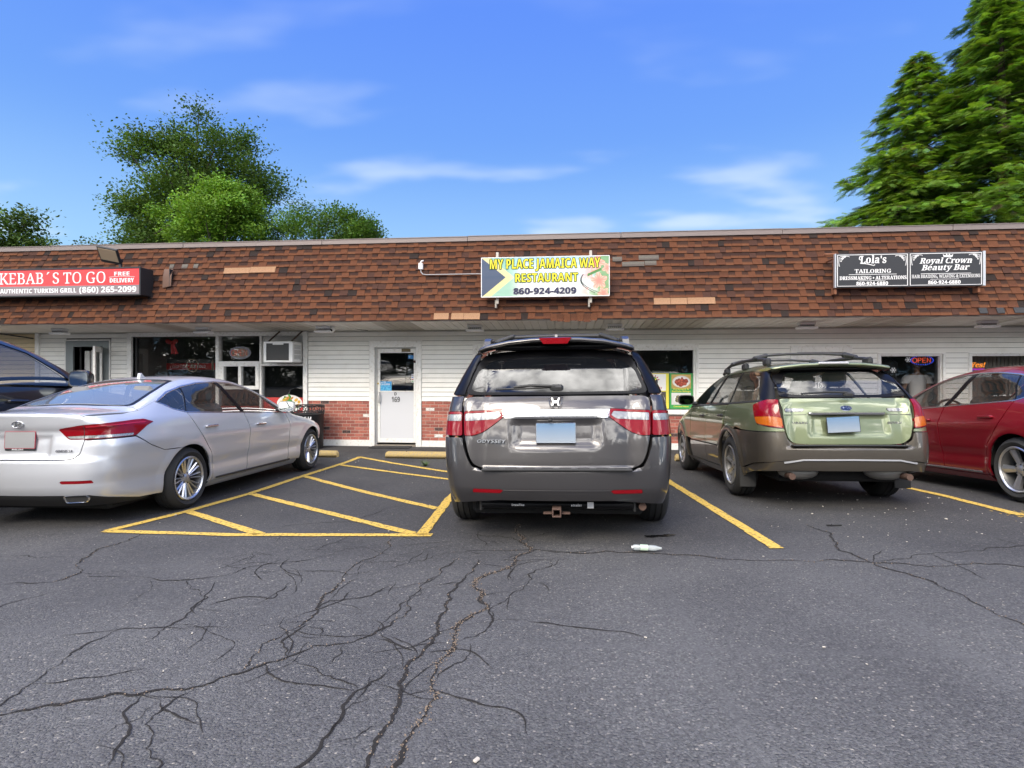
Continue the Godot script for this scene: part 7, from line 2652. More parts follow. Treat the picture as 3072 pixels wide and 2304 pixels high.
	letters(l, "TAILORING", Vector3(5.467, 0.254, 0.002), 0.070, 0.615, white, "serif_bold")
	letters(l, "DRESSMAKING • ALTERATIONS", Vector3(5.467, 0.137, 0.002), 0.064, 1.13, white, "serif_bold")
	letters(l, "860-924-6880", Vector3(5.455, 0.036, 0.002), 0.062, 0.535, white, "sans_bold")
	bar(l, "rule", 5.06, 0.226, 5.87, 0.234, 0.0, 0.003, white, 0.001)
	bar(l, "rule", 5.22, 0.116, 5.68, 0.122, 0.0, 0.003, white, 0.001)
	letters(l, "Royal Crown", Vector3(6.69, 0.395, 0.002), 0.098, 0.86, white, "serif_bold", 0.28)
	letters(l, "Beauty Bar", Vector3(6.68, 0.275, 0.002), 0.098, 0.78, white, "serif_bold", 0.28)
	letters(l, "HAIR BRAIDING, WEAVING & EXTENSIONS", Vector3(6.685, 0.150, 0.002), 0.058, 1.13, white, "serif")
	letters(l, "860-924-6880", Vector3(6.66, 0.04, 0.002), 0.062, 0.535, white, "sans_bold")
	bar(l, "rule", 6.27, 0.222, 7.10, 0.230, 0.0, 0.003, white, 0.001)
	bar(l, "rule", 6.43, 0.124, 6.90, 0.130, 0.0, 0.003, white, 0.001)
	var cr := MB.new()
	cr.xf = Transform3D(Basis(), Vector3(6.72, 0.515, 0.002))
	cr.prism(PackedVector2Array([V(-0.07, 0.0), V(0.07, 0.0), V(0.085, 0.05), V(0.042, 0.022), V(0.025, 0.06), V(0.0, 0.025), V(-0.025, 0.06), V(-0.042, 0.022), V(-0.085, 0.05)]), 0.0, 0.004)
	put("crown", cr, white, l)
	for x in [4.86, 7.27]:
		var b := MB.new()
		b.cbox(Vector3(x, -0.05, -0.12), Vector3(0.04, 0.12, 0.14), 0.006)
		b.cbox(Vector3(x, 0.3, -0.10), Vector3(0.04, 0.66, 0.04), 0.006)
		b.cbox(Vector3(x - 0.06, 0.63, -0.14), Vector3(0.20, 0.03, 0.05), 0.006)
		b.cbox(Vector3(x, 0.55, -0.26), Vector3(0.03, 0.03, 0.32), 0.005)
		put("bracket", b, mat(Color(0.22, 0.09, 0.045), 0.7, 0.2), l)

func neon_tube(parent: Node, called: String, pts: Array, rad: float, m: Material) -> void:
	var t := MB.new()
	t.tube(pts, rad, 6)
	put(called, t, m, parent)

func open_sign(at: Vector3, rx: float, ry: float, label: String, board: Material, letters_m: Material, dots: Material) -> void:
	var n := thing("open_sign", label, "neon sign", at)
	var b := MB.new()
	b.prism(oval(Vector2.ZERO, rx, ry), -0.02, 0.0)
	put("board", b, board, n)
	for i in 30:
		var d := MB.new()
		var a := TAU * i / 30
		d.ball(Vector3(cos(a) * rx * 0.90, sin(a) * ry * 0.86, 0.004), Vector3(0.010, 0.010, 0.006), 6, 4)
		put("led", d, dots, n)
	var x := -rx * 0.60
	var hh := ry * 0.44
	var ww := rx * 0.22
	var z := 0.012
	var rad := 0.007
	var loop := []
	for i in 15:
		loop.append(Vector3(x + cos(TAU * i / 14) * ww * 0.8, sin(TAU * i / 14) * hh, z))
	neon_tube(n, "letter_tube", loop, rad, letters_m)
	x += rx * 0.38
	neon_tube(n, "letter_tube", [Vector3(x - ww * 0.5, -hh, z), Vector3(x - ww * 0.5, hh, z), Vector3(x + ww * 0.5, hh * 0.9, z), Vector3(x + ww * 0.6, hh * 0.4, z), Vector3(x + ww * 0.4, 0, z), Vector3(x - ww * 0.5, 0, z)], rad, letters_m)
	x += rx * 0.36
	neon_tube(n, "letter_tube", [Vector3(x + ww * 0.6, hh, z), Vector3(x - ww * 0.5, hh, z), Vector3(x - ww * 0.5, -hh, z), Vector3(x + ww * 0.6, -hh, z)], rad, letters_m)
	neon_tube(n, "letter_tube", [Vector3(x - ww * 0.5, 0, z), Vector3(x + ww * 0.4, 0, z)], rad, letters_m)
	x += rx * 0.38
	neon_tube(n, "letter_tube", [Vector3(x - ww * 0.6, -hh, z), Vector3(x - ww * 0.6, hh, z), Vector3(x + ww * 0.6, -hh, z), Vector3(x + ww * 0.6, hh, z)], rad, letters_m)

func build_things(M: Dictionary) -> void:
	var white := mat(Color(0.74, 0.74, 0.73), 0.45)
	var black := mat(Color(0.016, 0.016, 0.018), 0.5, 0.1)
	var red := mat(Color(0.55, 0.03, 0.03), 0.6)
	# window air conditioner on two straps
	var ac := thing("air_conditioner", "white air conditioner box hung by two straps in the storefront's right panel", "air conditioner", Vector3(-6.16, 1.914, 0.0))
	bar(ac, "case", -0.327, 0.0, 0.327, 0.444, -0.10, 0.44, white, 0.012)
	bar(ac, "grille_rim", -0.327, 0.404, 0.327, 0.444, 0.442, 0.455, white, 0.004)
	bar(ac, "grille_rim", -0.327, 0.0, 0.327, 0.036, 0.442, 0.455, white, 0.004)
	bar(ac, "grille_rim", -0.327, 0.036, -0.27, 0.404, 0.442, 0.455, white, 0.004)
	bar(ac, "grille_rim", 0.245, 0.036, 0.327, 0.404, 0.442, 0.455, white, 0.004)
	bar(ac, "label_tab", -0.12, 0.375, 0.12, 0.404, 0.443, 0.457, white, 0.003)
	bar(ac, "coil", -0.27, 0.036, 0.245, 0.404, 0.441, 0.444, grey(0.03, 0.5, 0.2), 0.001)
	for i in 30:
		bar(ac, "fin", -0.27, 0.044 + i * 0.0121, 0.245, 0.048 + i * 0.0121, 0.4445, 0.450, grey(0.14, 0.5, 0.3), 0.001)
	bar(ac, "side_slot", 0.3265, 0.06, 0.3285, 0.38, 0.06, 0.38, black, 0.0005)
	for i in 8:
		bar(ac, "side_louvre", 0.327, 0.06, 0.334, 0.38, 0.055 + i * 0.043, 0.072 + i * 0.043, white, 0.002)
	for i in 2:
		bar(ac, "side_louvre", 0.327, 0.16 + i * 0.11, 0.333, 0.172 + i * 0.11, 0.06, 0.38, white, 0.002)
	for x in [-0.27, 0.25]:
		var st := MB.new()
		st.tube([Vector3(x, 0.445, 0.36), Vector3(x + 0.10, 0.69, 0.06)], 0.02, 4)
		put("strap", st, mat(Color(0.12, 0.095, 0.08), 0.6, 0.4), ac)
	bar(ac, "bracket", -0.28, -0.02, 0.28, 0.0, 0.02, 0.40, M.alu, 0.004)
	# dome camera with its lead
	var cam := thing("dome_camera", "white dome security camera under the eave left of door D", "camera", Vector3(-4.86, 2.65, 0.66))
	var cb := MB.new()
	cb.xf = Transform3D(Basis(Vector3.BACK, -PI / 2), Vector3.ZERO)
	cb.lathe([Vector2(0.0, 0.045), Vector2(0.065, 0.04), Vector2(0.07, 0.0), Vector2(0.0, -0.005)], 20)
	put("mount", cb, white, cam)
	var ce := MB.new()
	ce.ball(Vector3(0.02, -0.055, 0.03), Vector3(0.058, 0.058, 0.058), 16, 10)
	put("ball", ce, white, cam)
	var cl := MB.new()
	cl.xf = Transform3D(Basis(Vector3.UP, -0.2) * Basis(Vector3.RIGHT, 0.5), Vector3(0.02, -0.055, 0.03))
	cl.prism(circle(Vector2.ZERO, 0.028, 18), 0.04, 0.062)
	put("lens", cl, M.gloss_black, cam)
	var cw := MB.new()
	cw.tube([Vector3(0.05, 0.01, 0.0), Vector3(0.25, -0.01, -0.3), Vector3(0.55, -0.035, -0.6)], 0.009, 6)
	put("lead", cw, black, cam)
	# steel litter bin
	var bin := thing("trash_can", "black steel trash can with a ring-pattern collar between the silver sedan's nose and the brick", "trash can", Vector3(-5.47, 0.08, 0.52))
	var bb := MB.new()
	bb.xf = Transform3D(Basis(Vector3.BACK, PI / 2), Vector3.ZERO)
	bb.lathe([Vector2(0.0, 0.0), Vector2(0.30, 0.0), Vector2(0.325, 0.05), Vector2(0.335, 0.70), Vector2(0.345, 0.71), Vector2(0.345, 0.735), Vector2(0.30, 0.74), Vector2(0.29, 0.70), Vector2(0.28, 0.1), Vector2(0.0, 0.08)], 36)
	put("body", bb, black, bin)
	for y in [0.76, 0.905]:
		var hp := MB.new()
		var pts := []
		for i in 37:
			pts.append(Vector3(cos(TAU * i / 36) * 0.342, y, sin(TAU * i / 36) * 0.342))
		hp.tube(pts, 0.013, 6)
		put("hoop", hp, black, bin)
	for i in 18:
		var a := TAU * i / 18
		var ri := MB.new()
		var pts := []
		for q in 15:
			var b := TAU * q / 14
			var an := a + cos(b) * 0.06 / 0.342
			pts.append(Vector3(cos(an) * 0.342, 0.832 + sin(b) * 0.06, sin(an) * 0.342))
		ri.tube(pts, 0.007, 5)
		put("ring", ri, black, bin)
		if i % 2 == 0:
			var ps := MB.new()
			var an := a + TAU / 36
			ps.tube([Vector3(cos(an) * 0.342, 0.74, sin(an) * 0.342), Vector3(cos(an) * 0.342, 0.91, sin(an) * 0.342)], 0.009, 5)
			put("collar_post", ps, black, bin)
	var word := "TRASH"
	for i in 5:
		var an := PI / 2 - 0.35 - (i - 2) * 0.26 + 0.30
		letters(bin, word[i], Vector3(cos(an) * 0.342, 0.60, sin(an) * 0.342), 0.085, 0.0, white, "sans_bold", 0.0, "lettering", Basis(Vector3.UP, PI / 2 - an), 0.006)
	# wheel stops
	var stop_m := mat(Color.WHITE, 0.9)
	stop_m.albedo_texture = noise_tex(noise_of(0.03, 81, 5), [[0.0, 0.20, 0.175, 0.14], [0.36, 0.28, 0.225, 0.13], [0.50, 0.37, 0.26, 0.085], [0.75, 0.41, 0.295, 0.11], [1.0, 0.33, 0.26, 0.16]], 512)
	stop_m.uv1_triplanar = true
	stop_m.uv1_world_triplanar = true
	stop_m.uv1_scale = Vector3.ONE / 0.45
	for e in [[-3.38, -1.40, 1.64, "chipped yellow concrete wheel stop in front of door D"], [-6.1, -4.32, 1.66, "yellow concrete wheel stop whose end peeps out at the silver sedan's front wheel"], [2.0, 3.8, 1.55, "yellow concrete wheel stop under the green wagon's nose"]]:
		var wsn := thing("wheel_stop", e[3], "wheel stop", Vector3((e[0] + e[1]) / 2, 0.072, e[2]))
		var secs := []
		var hl: float = (e[1] - e[0]) / 2
		for x in [-hl, -hl + 0.03, -hl * 0.5, 0.0, hl * 0.5, hl - 0.03, hl]:
			var q := 0.72 if absf(x) > hl - 0.01 else 1.0
			var sec := []
			for p in [V(-0.085, 0.0), V(-0.08, 0.06), V(-0.055, 0.115), V(0.055, 0.115), V(0.08, 0.06), V(0.085, 0.0)]:
				sec.append(Vector3(x, p.y * q + rng.randf_range(-0.004, 0.004), p.x * q))
			secs.append(sec)
		var wm := MB.new()
		loft(wm, secs)
		put("block", wm, stop_m, wsn)
		for x in [-hl * 0.6, hl * 0.6]:
			var pn := MB.new()
			pn.cbox(Vector3(x, 0.116, 0), Vector3(0.025, 0.012, 0.025), 0.004)
			put("pin", pn, M.rust, wsn)
	# the mat at door D
	var mt := MB.new()
	mt.cbox(Vector3.ZERO, Vector3(0.88, 0.016, 0.30), 0.006)
	var mat_o := put("door_mat", mt, grey(0.02, 0.95))
	mat_o.position = Vector3(-3.74, 0.083, 0.24)
	mat_o.rotation.y = 0.05
	tag(mat_o, "thin black door mat on the asphalt before door D", "mat")
	# shop window dressing, left to right
	var cool := thing("drinks_cooler", "red drinks cooler with a white lettered ICE COLD header behind the storefront glass", "cooler", Vector3(-10.0 + 0.75, 0.09, -1.25))
	bar(cool, "cabinet", -0.75, 0.0, 0.55, 1.95, -0.6, 0.0, mat(Color(0.10, 0.10, 0.10), 0.4), 0.01)
	bar(cool, "header", -0.75, 1.68, 0.55, 1.84, 0.002, 0.02, red, 0.004)
	bar(cool, "cooler_door", -0.70, 0.15, 0.50, 1.66, 0.002, 0.02, mat(Color(0.03, 0.03, 0.035), 0.1), 0.004)
	letters(cool, "Coca-Cola", Vector3(-0.40, 1.725, 0.021), 0.07, 0.36, M.white_print, "serif", 0.3)
	letters(cool, "ICE COLD", Vector3(0.10, 1.725, 0.021), 0.07, 0.40, M.white_print, "sans_bold")
	var bow := thing("red_bow", "red ribbon bow hanging inside the storefront's big window", "bow", Vector3(-9.10, 2.38, -0.22))
	for sg in [-1.0, 1.0]:
		var lp := MB.new()
		lp.xf = Transform3D(Basis(Vector3.BACK, sg * 0.5), Vector3(sg * 0.08, 0.03, 0))
		lp.ball(Vector3.ZERO, Vector3(0.085, 0.055, 0.03), 12, 8)
		put("loop", lp, red, bow)
		var tl := MB.new()
		tl.prism(PackedVector2Array([V(-0.01 + sg * 0.02, 0.0), V(0.03 + sg * 0.02, 0.0), V(0.11 + sg * 0.055, -0.26), V(0.065 + sg * 0.055, -0.235), V(0.03 + sg * 0.055, -0.27)]), -0.006 + sg * 0.006, 0.0 + sg * 0.006)
		put("tail", tl, red, bow)
	var kn := MB.new()
	kn.ball(Vector3(0.01, 0.01, 0.01), Vector3(0.04, 0.04, 0.03), 10, 6)
	put("knot", kn, red, bow)
	for e in [[-8.787, 1.86, 0.148, 1.0, "round pale spoked ornament hanging in the storefront window, the left of two"], [-8.28, 1.86, 0.13, 0.45, "narrow round ornament seen edge on, by the storefront mullion"]]:
		var wo := thing("round_ornament", e[4], "ornament", Vector3(e[0], e[1], -0.5))
		var pts := []
		for i in 29:
			pts.append(Vector3(cos(TAU * i / 28) * e[2] * e[3], sin(TAU * i / 28) * e[2], cos(TAU * i / 28) * e[2] * sqrt(1 - e[3] * e[3])))
		neon_tube(wo, "hoop", pts, 0.010, mat(Color(0.40, 0.33, 0.24), 0.7))
		for i in 8:
			neon_tube(wo, "spoke", [Vector3.ZERO, pts[int(i * 3.5)]], 0.005, mat(Color(0.40, 0.33, 0.24), 0.7))
	var pale := mat(Color(0.42, 0.42, 0.36), 0.5)
	open_sign(Vector3(-7.395, 2.142, -0.16), 0.262, 0.15, "pale oval OPEN sign in the storefront's upper light", pale, glow(Color(0.60, 0.16, 0.10), 0.12), glow(Color(0.10, 0.16, 0.45), 0.12))
	open_sign(Vector3(7.25, 1.935, -0.16), 0.24, 0.105, "black oval OPEN sign ringed with blue lights above the dressed mannequin", black, glow(Color(0.80, 0.10, 0.04), 0.28), glow(Color(0.03, 0.08, 0.9), 0.4))
	# Yes! in orange tube
	var yes := thing("yes_sign", "orange neon Yes! sign over a purple bar in the right end window", "neon sign", Vector3(8.31, 1.79, -0.16))
	letters(yes, "Yes!", Vector3(0.0, 0.0, 0.0), 0.10, 0.27, glow(Color(0.95, 0.30, 0.03), 0.4), "serif_bold", 0.25, "letter_tube", Basis(), 0.012)
	bar(yes, "purple_bar", -0.16, -0.055, 0.13, -0.025, -0.01, 0.01, glow(Color(0.45, 0.03, 0.5), 0.3), 0.004)
	bar(yes, "blue_bar", -0.22, -0.085, -0.10, -0.05, -0.01, 0.01, glow(Color(0.05, 0.03, 0.75), 0.3), 0.004)
	# food posters
	var fp := thing("food_poster", "red poster with a heaped wrap and greens at the foot of the storefront glass", "poster", Vector3(-6.30, 0.43, -0.062))
	slab("sheet", fp, -0.48, 0.0, 0.49, 0.70, 0.0, mat(Color(0.46, 0.035, 0.03), 0.5))
	var dish := MB.new()
	dish.prism(oval(V(0.14, 0.56), 0.30, 0.20), 0.001, 0.003)
	put("plate_print", dish, mat(Color(0.72, 0.70, 0.66), 0.5), fp)
	for i in 40:
		var a := rng.randf() * TAU
		var q := sqrt(rng.randf())
		var bl := MB.new()
		bl.xf = Transform3D(Basis(Vector3.BACK, rng.randf() * 3.0), Vector3(0.14 + cos(a) * q * 0.24, 0.57 + sin(a) * q * 0.155, 0.0))
		bl.prism(oval(Vector2.ZERO, rng.randf_range(0.03, 0.06), rng.randf_range(0.015, 0.035), 10), 0.003, 0.004 + i * 0.0001)
		put("filling_print", bl, mat([Color(0.60, 0.34, 0.04), Color(0.48, 0.20, 0.03), Color(0.05, 0.20, 0.03), Color(0.62, 0.42, 0.08), Color(0.07, 0.26, 0.05)][i % 5 if q > 0.55 else 2 + (i % 2) * 2], 0.5), fp)
	var bp := thing("red_banner", "low red banner along the foot of the storefront glass behind the silver sedan", "banner", Vector3(-7.9, 0.43, -0.062))
	slab("sheet", bp, -1.9, 0.0, 1.03, 0.50, 0.0, mat(Color(0.46, 0.04, 0.035), 0.5))
	letters(bp, "KEBABS", Vector3(0.55, 0.28, 0.002), 0.11, 0.0, M.white_print, "sans_bold")
	# posters of the restaurant
	var grn := mat(Color(0.045, 0.30, 0.075), 0.45)
	var yel := mat(Color(0.70, 0.62, 0.07), 0.45)
	var gp := thing("green_poster", "green menu poster with plates of wings and curried goat in the shop window", "poster", Vector3(2.434, 0.925, -0.060))
	slab("sheet", gp, -0.240, 0.0, 0.240, 0.745, 0.0, grn)
	slab("wings_photo", gp, -0.20, 0.425, 0.20, 0.72, 0.002, print_mat(food_print(3, Color(0.55, 0.36, 0.10), Color(0.74, 0.73, 0.70), [Color(0.42, 0.06, 0.03), Color(0.50, 0.10, 0.05), Color(0.35, 0.045, 0.025)])))
	slab("goat_photo", gp, -0.20, 0.085, 0.20, 0.335, 0.002, print_mat(food_print(8, Color(0.66, 0.65, 0.62), Color(0.72, 0.71, 0.68), [Color(0.16, 0.13, 0.06), Color(0.22, 0.19, 0.10), Color(0.46, 0.12, 0.08), Color(0.12, 0.14, 0.05), Color(0.5, 0.48, 0.4)])))
	letters(gp, "Barbeque &", Vector3(0.0, 0.392, 0.002), 0.030, 0.32, yel, "sans_bold")
	letters(gp, "Buffalo Wings", Vector3(0.0, 0.348, 0.002), 0.030, 0.38, yel, "sans_bold")
	letters(gp, "Curried Goat", Vector3(0.0, 0.035, 0.002), 0.028, 0.31, yel, "sans_bold")
	var yp := thing("yellow_poster", "yellow bordered poster with a flaming flag emblem, half hidden by the minivan", "poster", Vector3(1.83, 0.925, -0.060))
	slab("sheet", yp, -0.35, 0.0, 0.350, 0.745, 0.0, yel)
	slab("white_panel", yp, -0.30, 0.38, 0.29, 0.73, 0.002, mat(Color(0.74, 0.74, 0.72), 0.5))
	slab("dish_photo", yp, -0.30, 0.03, 0.29, 0.36, 0.002, print_mat(food_print(14, Color(0.07, 0.06, 0.05), Color(0.72, 0.71, 0.68), [Color(0.34, 0.15, 0.06), Color(0.26, 0.09, 0.04), Color(0.55, 0.45, 0.30), Color(0.45, 0.07, 0.05)])))
	var em := Vector3(0.02, 0.57, 0.003)
	var disc := MB.new()
	disc.xf = Transform3D(Basis(), em)
	disc.prism(circle(Vector2.ZERO, 0.105, 28), 0.0, 0.001)
	put("emblem_disc", disc, black, yp)
	for sg in [-1.0, 1.0]:
		var tr := MB.new()
		tr.xf = Transform3D(Basis(), em)
		tr.prism(PackedVector2Array([V(-0.07, sg * 0.075), V(0.0, sg * 0.012), V(0.07, sg * 0.075), V(0.0, sg * 0.102)]), 0.001, 0.002)
		put("emblem_green", tr, grn, yp)
		var cx := MB.new()
		cx.xf = Transform3D(Basis(Vector3.BACK, sg * 0.72), em)
		cx.prism(PackedVector2Array([V(-0.103, -0.016), V(0.103, -0.016), V(0.103, 0.016), V(-0.103, 0.016)]), 0.002 + sg * 0.0003, 0.003 + sg * 0.0003)
		put("emblem_cross", cx, yel, yp)
	for i in 7:
		var a := PI * (0.12 + 0.76 * i / 6.0)
		var fm := MB.new()
		fm.xf = Transform3D(Basis(Vector3.BACK, a - PI / 2), em + Vector3(cos(a), sin(a), 0) * 0.112)
		fm.prism(PackedVector2Array([V(-0.016, 0.0), V(0.016, 0.0), V(0.012, 0.02), V(0.004, 0.045), V(-0.006, 0.025)]), 0.0, 0.001)
		put("emblem_flame", fm, mat(Color(0.45, 0.05, 0.02), 0.5), yp)
	letters(yp, "MY PLACE", em + Vector3(0.03, -0.105, 0.006), 0.026, 0.20, yel, "sans_bold")
	letters(yp, "JAMAICA", em + Vector3(-0.06, -0.155, 0.003), 0.038, 0.20, grn, "sans_bold", 0.1)
	letters(yp, "WAY", em + Vector3(0.13, -0.155, 0.003), 0.042, 0.12, mat(Color(0.45, 0.03, 0.02), 0.5), "sans_bold", 0.1)
	# stickers on door D
	var cs := thing("closed_notice", "blue CLOSED notice in the lower corner of door D's glass", "notice", Vector3(-3.945, 1.288, -0.060))
	slab("sheet", cs, -0.125, 0.0, 0.135, 0.205, 0.0, print_mat(speckle(Color(0.03, 0.25, 0.55), Color(0.12, 0.50, 0.70))))
	letters(cs, "WE ARE", Vector3(-0.05, 0.172, 0.002), 0.018, 0.12, M.white_print, "sans_bold")
	letters(cs, "CLOSED", Vector3(-0.01, 0.125, 0.002), 0.034, 0.21, M.white_print, "sans_bold")
	var bs := thing("blue_sticker", "small blue sticker in the upper right corner of door D's glass", "sticker", Vector3(-3.375, 2.03, -0.060))
	slab("sheet", bs, -0.06, -0.04, 0.06, 0.04, 0.0, mat(Color(0.03, 0.20, 0.48), 0.5))
	letters(bs, "V", Vector3(-0.03, -0.02, 0.002), 0.035, 0.0, M.white_print, "sans_bold")
	var vsn := thing("card_sticker", "tall narrow white sticker of payment cards at door D's right glass edge", "sticker", Vector3(-3.34, 1.47, -0.060))
	slab("sheet", vsn, -0.022, 0.0, 0.028, 0.185, 0.0, mat(Color(0.66, 0.66, 0.66), 0.5))
	for i in 4:
		slab("card_mark", vsn, -0.016, 0.012 + i * 0.043, 0.022, 0.040 + i * 0.043, 0.002, mat([Color(0.1, 0.3, 0.1), Color(0.4, 0.1, 0.08), Color(0.1, 0.2, 0.45), Color(0.3, 0.3, 0.32)][i], 0.5))
	# snowflakes on the tailor's glass
	for e in [[6.93, 1.945, "white paper snowflake on the glass left of the black OPEN sign"], [6.645, 1.735, "white paper snowflake on the glass over the black garment"]]:
		var sf := MB.new()
		for i in 6:
			var a := TAU * i / 6
			var d := Vector3(cos(a), sin(a), 0)
			var n := Vector3(-d.y, d.x, 0)
			sf.quad(-n * 0.006, -n * 0.006 + d * 0.055, n * 0.006 + d * 0.055, n * 0.006)
			for sg in [-1.0, 1.0]:
				sf.quad(d * 0.03, d * 0.03 + (d + n * sg) * 0.016, d * 0.04 + (d + n * sg) * 0.016, d * 0.04)
		var so := put("snowflake", sf, M.white_print)
		so.position = Vector3(e[0], e[1], -0.062)
		tag(so, e[2], "decoration")
	mannequin(M)
	# a garment on its hanger
	var gm := thing("hanging_garment", "black sleeveless garment on a hanger in the tailor's window", "garment", Vector3(6.74, 2.0, -0.42))
	var gmb := MB.new()
	loft(gmb, [rounded(0.03, 0.03, 0.0, Vector3(0, 0.0, 0)), rounded(0.10, 0.05, 0.0, Vector3(0, -0.05, 0)), rounded(0.20, 0.06, 0.0, Vector3(0, -0.12, 0)), rounded(0.17, 0.08, 0.0, Vector3(0, -0.25, 0)), rounded(0.15, 0.08, 0.0, Vector3(0, -0.45, 0)), rounded(0.19, 0.10, 0.0, Vector3(0, -0.75, 0)), rounded(0.22, 0.11, 0.0, Vector3(0, -1.0, 0))])
	put("cloth", gmb, mat(Color(0.012, 0.011, 0.012), 0.9), gm)
	neon_tube(gm, "hanger", [Vector3(0, -0.03, 0), Vector3(0, 0.04, 0), Vector3(0.03, 0.07, 0), Vector3(0.0, 0.09, 0), Vector3(-0.025, 0.07, 0)], 0.006, M.alu)
	# curtain strips in the end window
	var curt := thing("curtain", "grey curtain of hanging strips behind the glass of the right end window", "curtain", Vector3(9.1, 0.5, -0.55))
	for i in 26:
		var cu := MB.new()
		var cx := -0.95 + i * 0.075
		loft(cu, [rounded(0.034, 0.010, 0.0, Vector3(cx, 1.53, 0)), rounded(0.032, 0.014, 0.0, Vector3(cx + rng.randf_range(-0.01, 0.01), 0.9, 0)), rounded(0.036, 0.012, 0.0, Vector3(cx, 0.0, 0))])
		put("strip", cu, M.curtain, curt)
	# on the ground
	var bt := thing("plastic_bottle", "crushed clear plastic bottle with a green and white label lying behind the minivan", "bottle", Vector3(0.61, ground_y(0.61, 7.78) + 0.03, 7.78))
	bt.rotation.y = -0.04
	var bo := MB.new()
	bo.xf = Transform3D(Basis.from_scale(Vector3(1, 0.62, 1)), Vector3.ZERO)
	bo.lathe([Vector2(0.0, -0.105), Vector2(0.028, -0.105), Vector2(0.032, -0.09), Vector2(0.03, -0.05), Vector2(0.033, -0.03), Vector2(0.029, 0.0), Vector2(0.032, 0.03), Vector2(0.03, 0.055), Vector2(0.015, 0.085), Vector2(0.012, 0.1), Vector2(0.0, 0.1)], 18)
	put("body", bo, glass(Color(0.55, 0.6, 0.6), 0.45, 0.12), bt)
	var lb := MB.new()
	lb.xf = bo.xf
	lb.lathe([Vector2(0.0335, -0.055), Vector2(0.0335, 0.0)], 18)
	put("label", lb, print_mat(speckle(Color(0.62, 0.66, 0.62), Color(0.15, 0.38, 0.14))), bt)
	var bc := MB.new()
	bc.xf = bo.xf
	bc.lathe([Vector2(0.0, -0.118), Vector2(0.014, -0.118), Vector2(0.014, -0.104)], 12)
	put("cap", bc, white, bt)
	var tw := MB.new()
	tw.tube([Vector3(-0.06, 0.005, 0), Vector3(-0.01, 0.008, 0.01), Vector3(0.07, 0.006, -0.01)], 0.007, 5)
	tw.tube([Vector3(-0.02, 0.006, 0.005), Vector3(-0.03, 0.02, 0.03)], 0.005, 5)
	var two := put("twig", tw, grey(0.02, 0.8))
	two.position = Vector3(2.33, ground_y(2.33, 6.88) + 0.003, 6.88)
	tag(two, "black scrap of twig lying behind the green wagon", "twig")
	# white chips of stone and paper about the lot
	var scr := MB.new()
	for i in 240:
		var p := Vector3(rng.randf_range(-4.5, 5.0), 0, rng.randf_range(1.2, 11.0))
		if rng.randf() < 0.3:
			p = Vector3(rng.randf_range(1.9, 4.1), 0, rng.randf_range(5.0, 7.3))
		p.y = lot_y(p.x, p.z) + 0.002
		var q := rng.randf_range(0.003, 0.009) * (1.8 if rng.randf() < 0.08 else 1.0)
		scr.xf = Transform3D(Basis(Vector3.UP, rng.randf() * TAU), p)
		scr.cbox(Vector3(0, q * 0.3, 0), Vector3(q * 1.6, q * 0.6, q), q * 0.2)
	scr.xf = Transform3D()
	var sc := put("stone_chips", scr, mat(Color(0.46, 0.42, 0.36), 0.8))
	sc.set_meta("kind", "stuff")
	sc.set_meta("label", "pale chips of stone scattered over the car park")
	sc.set_meta("category", "chips")
	var wd := thing("weed", "small green weed growing in the asphalt before the yellow wheel stop", "weed", Vector3(-2.38, ground_y(-2.38, 2.6), 2.6))
	var lf := MB.new()
	for i in 60:
		var a := rng.randf() * TAU
		var l := rng.randf_range(0.05, 0.13)
		var d := Vector3(cos(a), 0, sin(a))
		var n := Vector3(-d.z, 0, d.x) * 0.006
		var up := Vector3(0, rng.randf_range(0.15, 1.1) * l, 0)
		lf.quad(-n, n, n * 0.3 + d * l + up, -n * 0.3 + d * l + up)
	put("blades", lf, mat(Color(0.07, 0.13, 0.025), 0.6), wd).set_meta("kind", "stuff")
	var pole := MB.new()
	pole.tube([Vector3(-13.5, 2.65, 0.1), Vector3(-13.14, 2.60, 0.1), Vector3(-12.3, 2.485, 0.1)], 0.016, 6)
	tag(put("dark_cable", pole, black), "dark sagging cable along the wall left of the corner post", "cable")

func speckle(a: Color, b: Color) -> Image:
	var im := Image.create_empty(48, 36, false, Image.FORMAT_RGB8)
	var n := noise_of(0.12, 77, 3)
	for j in 36:
		for i in 48:
			im.set_pixel(i, j, a.lerp(b, clampf(n.get_noise_2d(i, j) * 1.6 + 0.5 * smoothstep(8, 22, j), 0, 1)).linear_to_srgb())
	return im

func rounded(rx: float, rz: float, turn: float, at: Vector3, cnt := 18) -> Array:   # a level oval ring
	var out := []
	for i in cnt:
		var a := TAU * i / cnt
		out.append(at + Vector3(cos(a) * rx, 0, sin(a) * rz).rotated(Vector3.UP, turn))
	return out

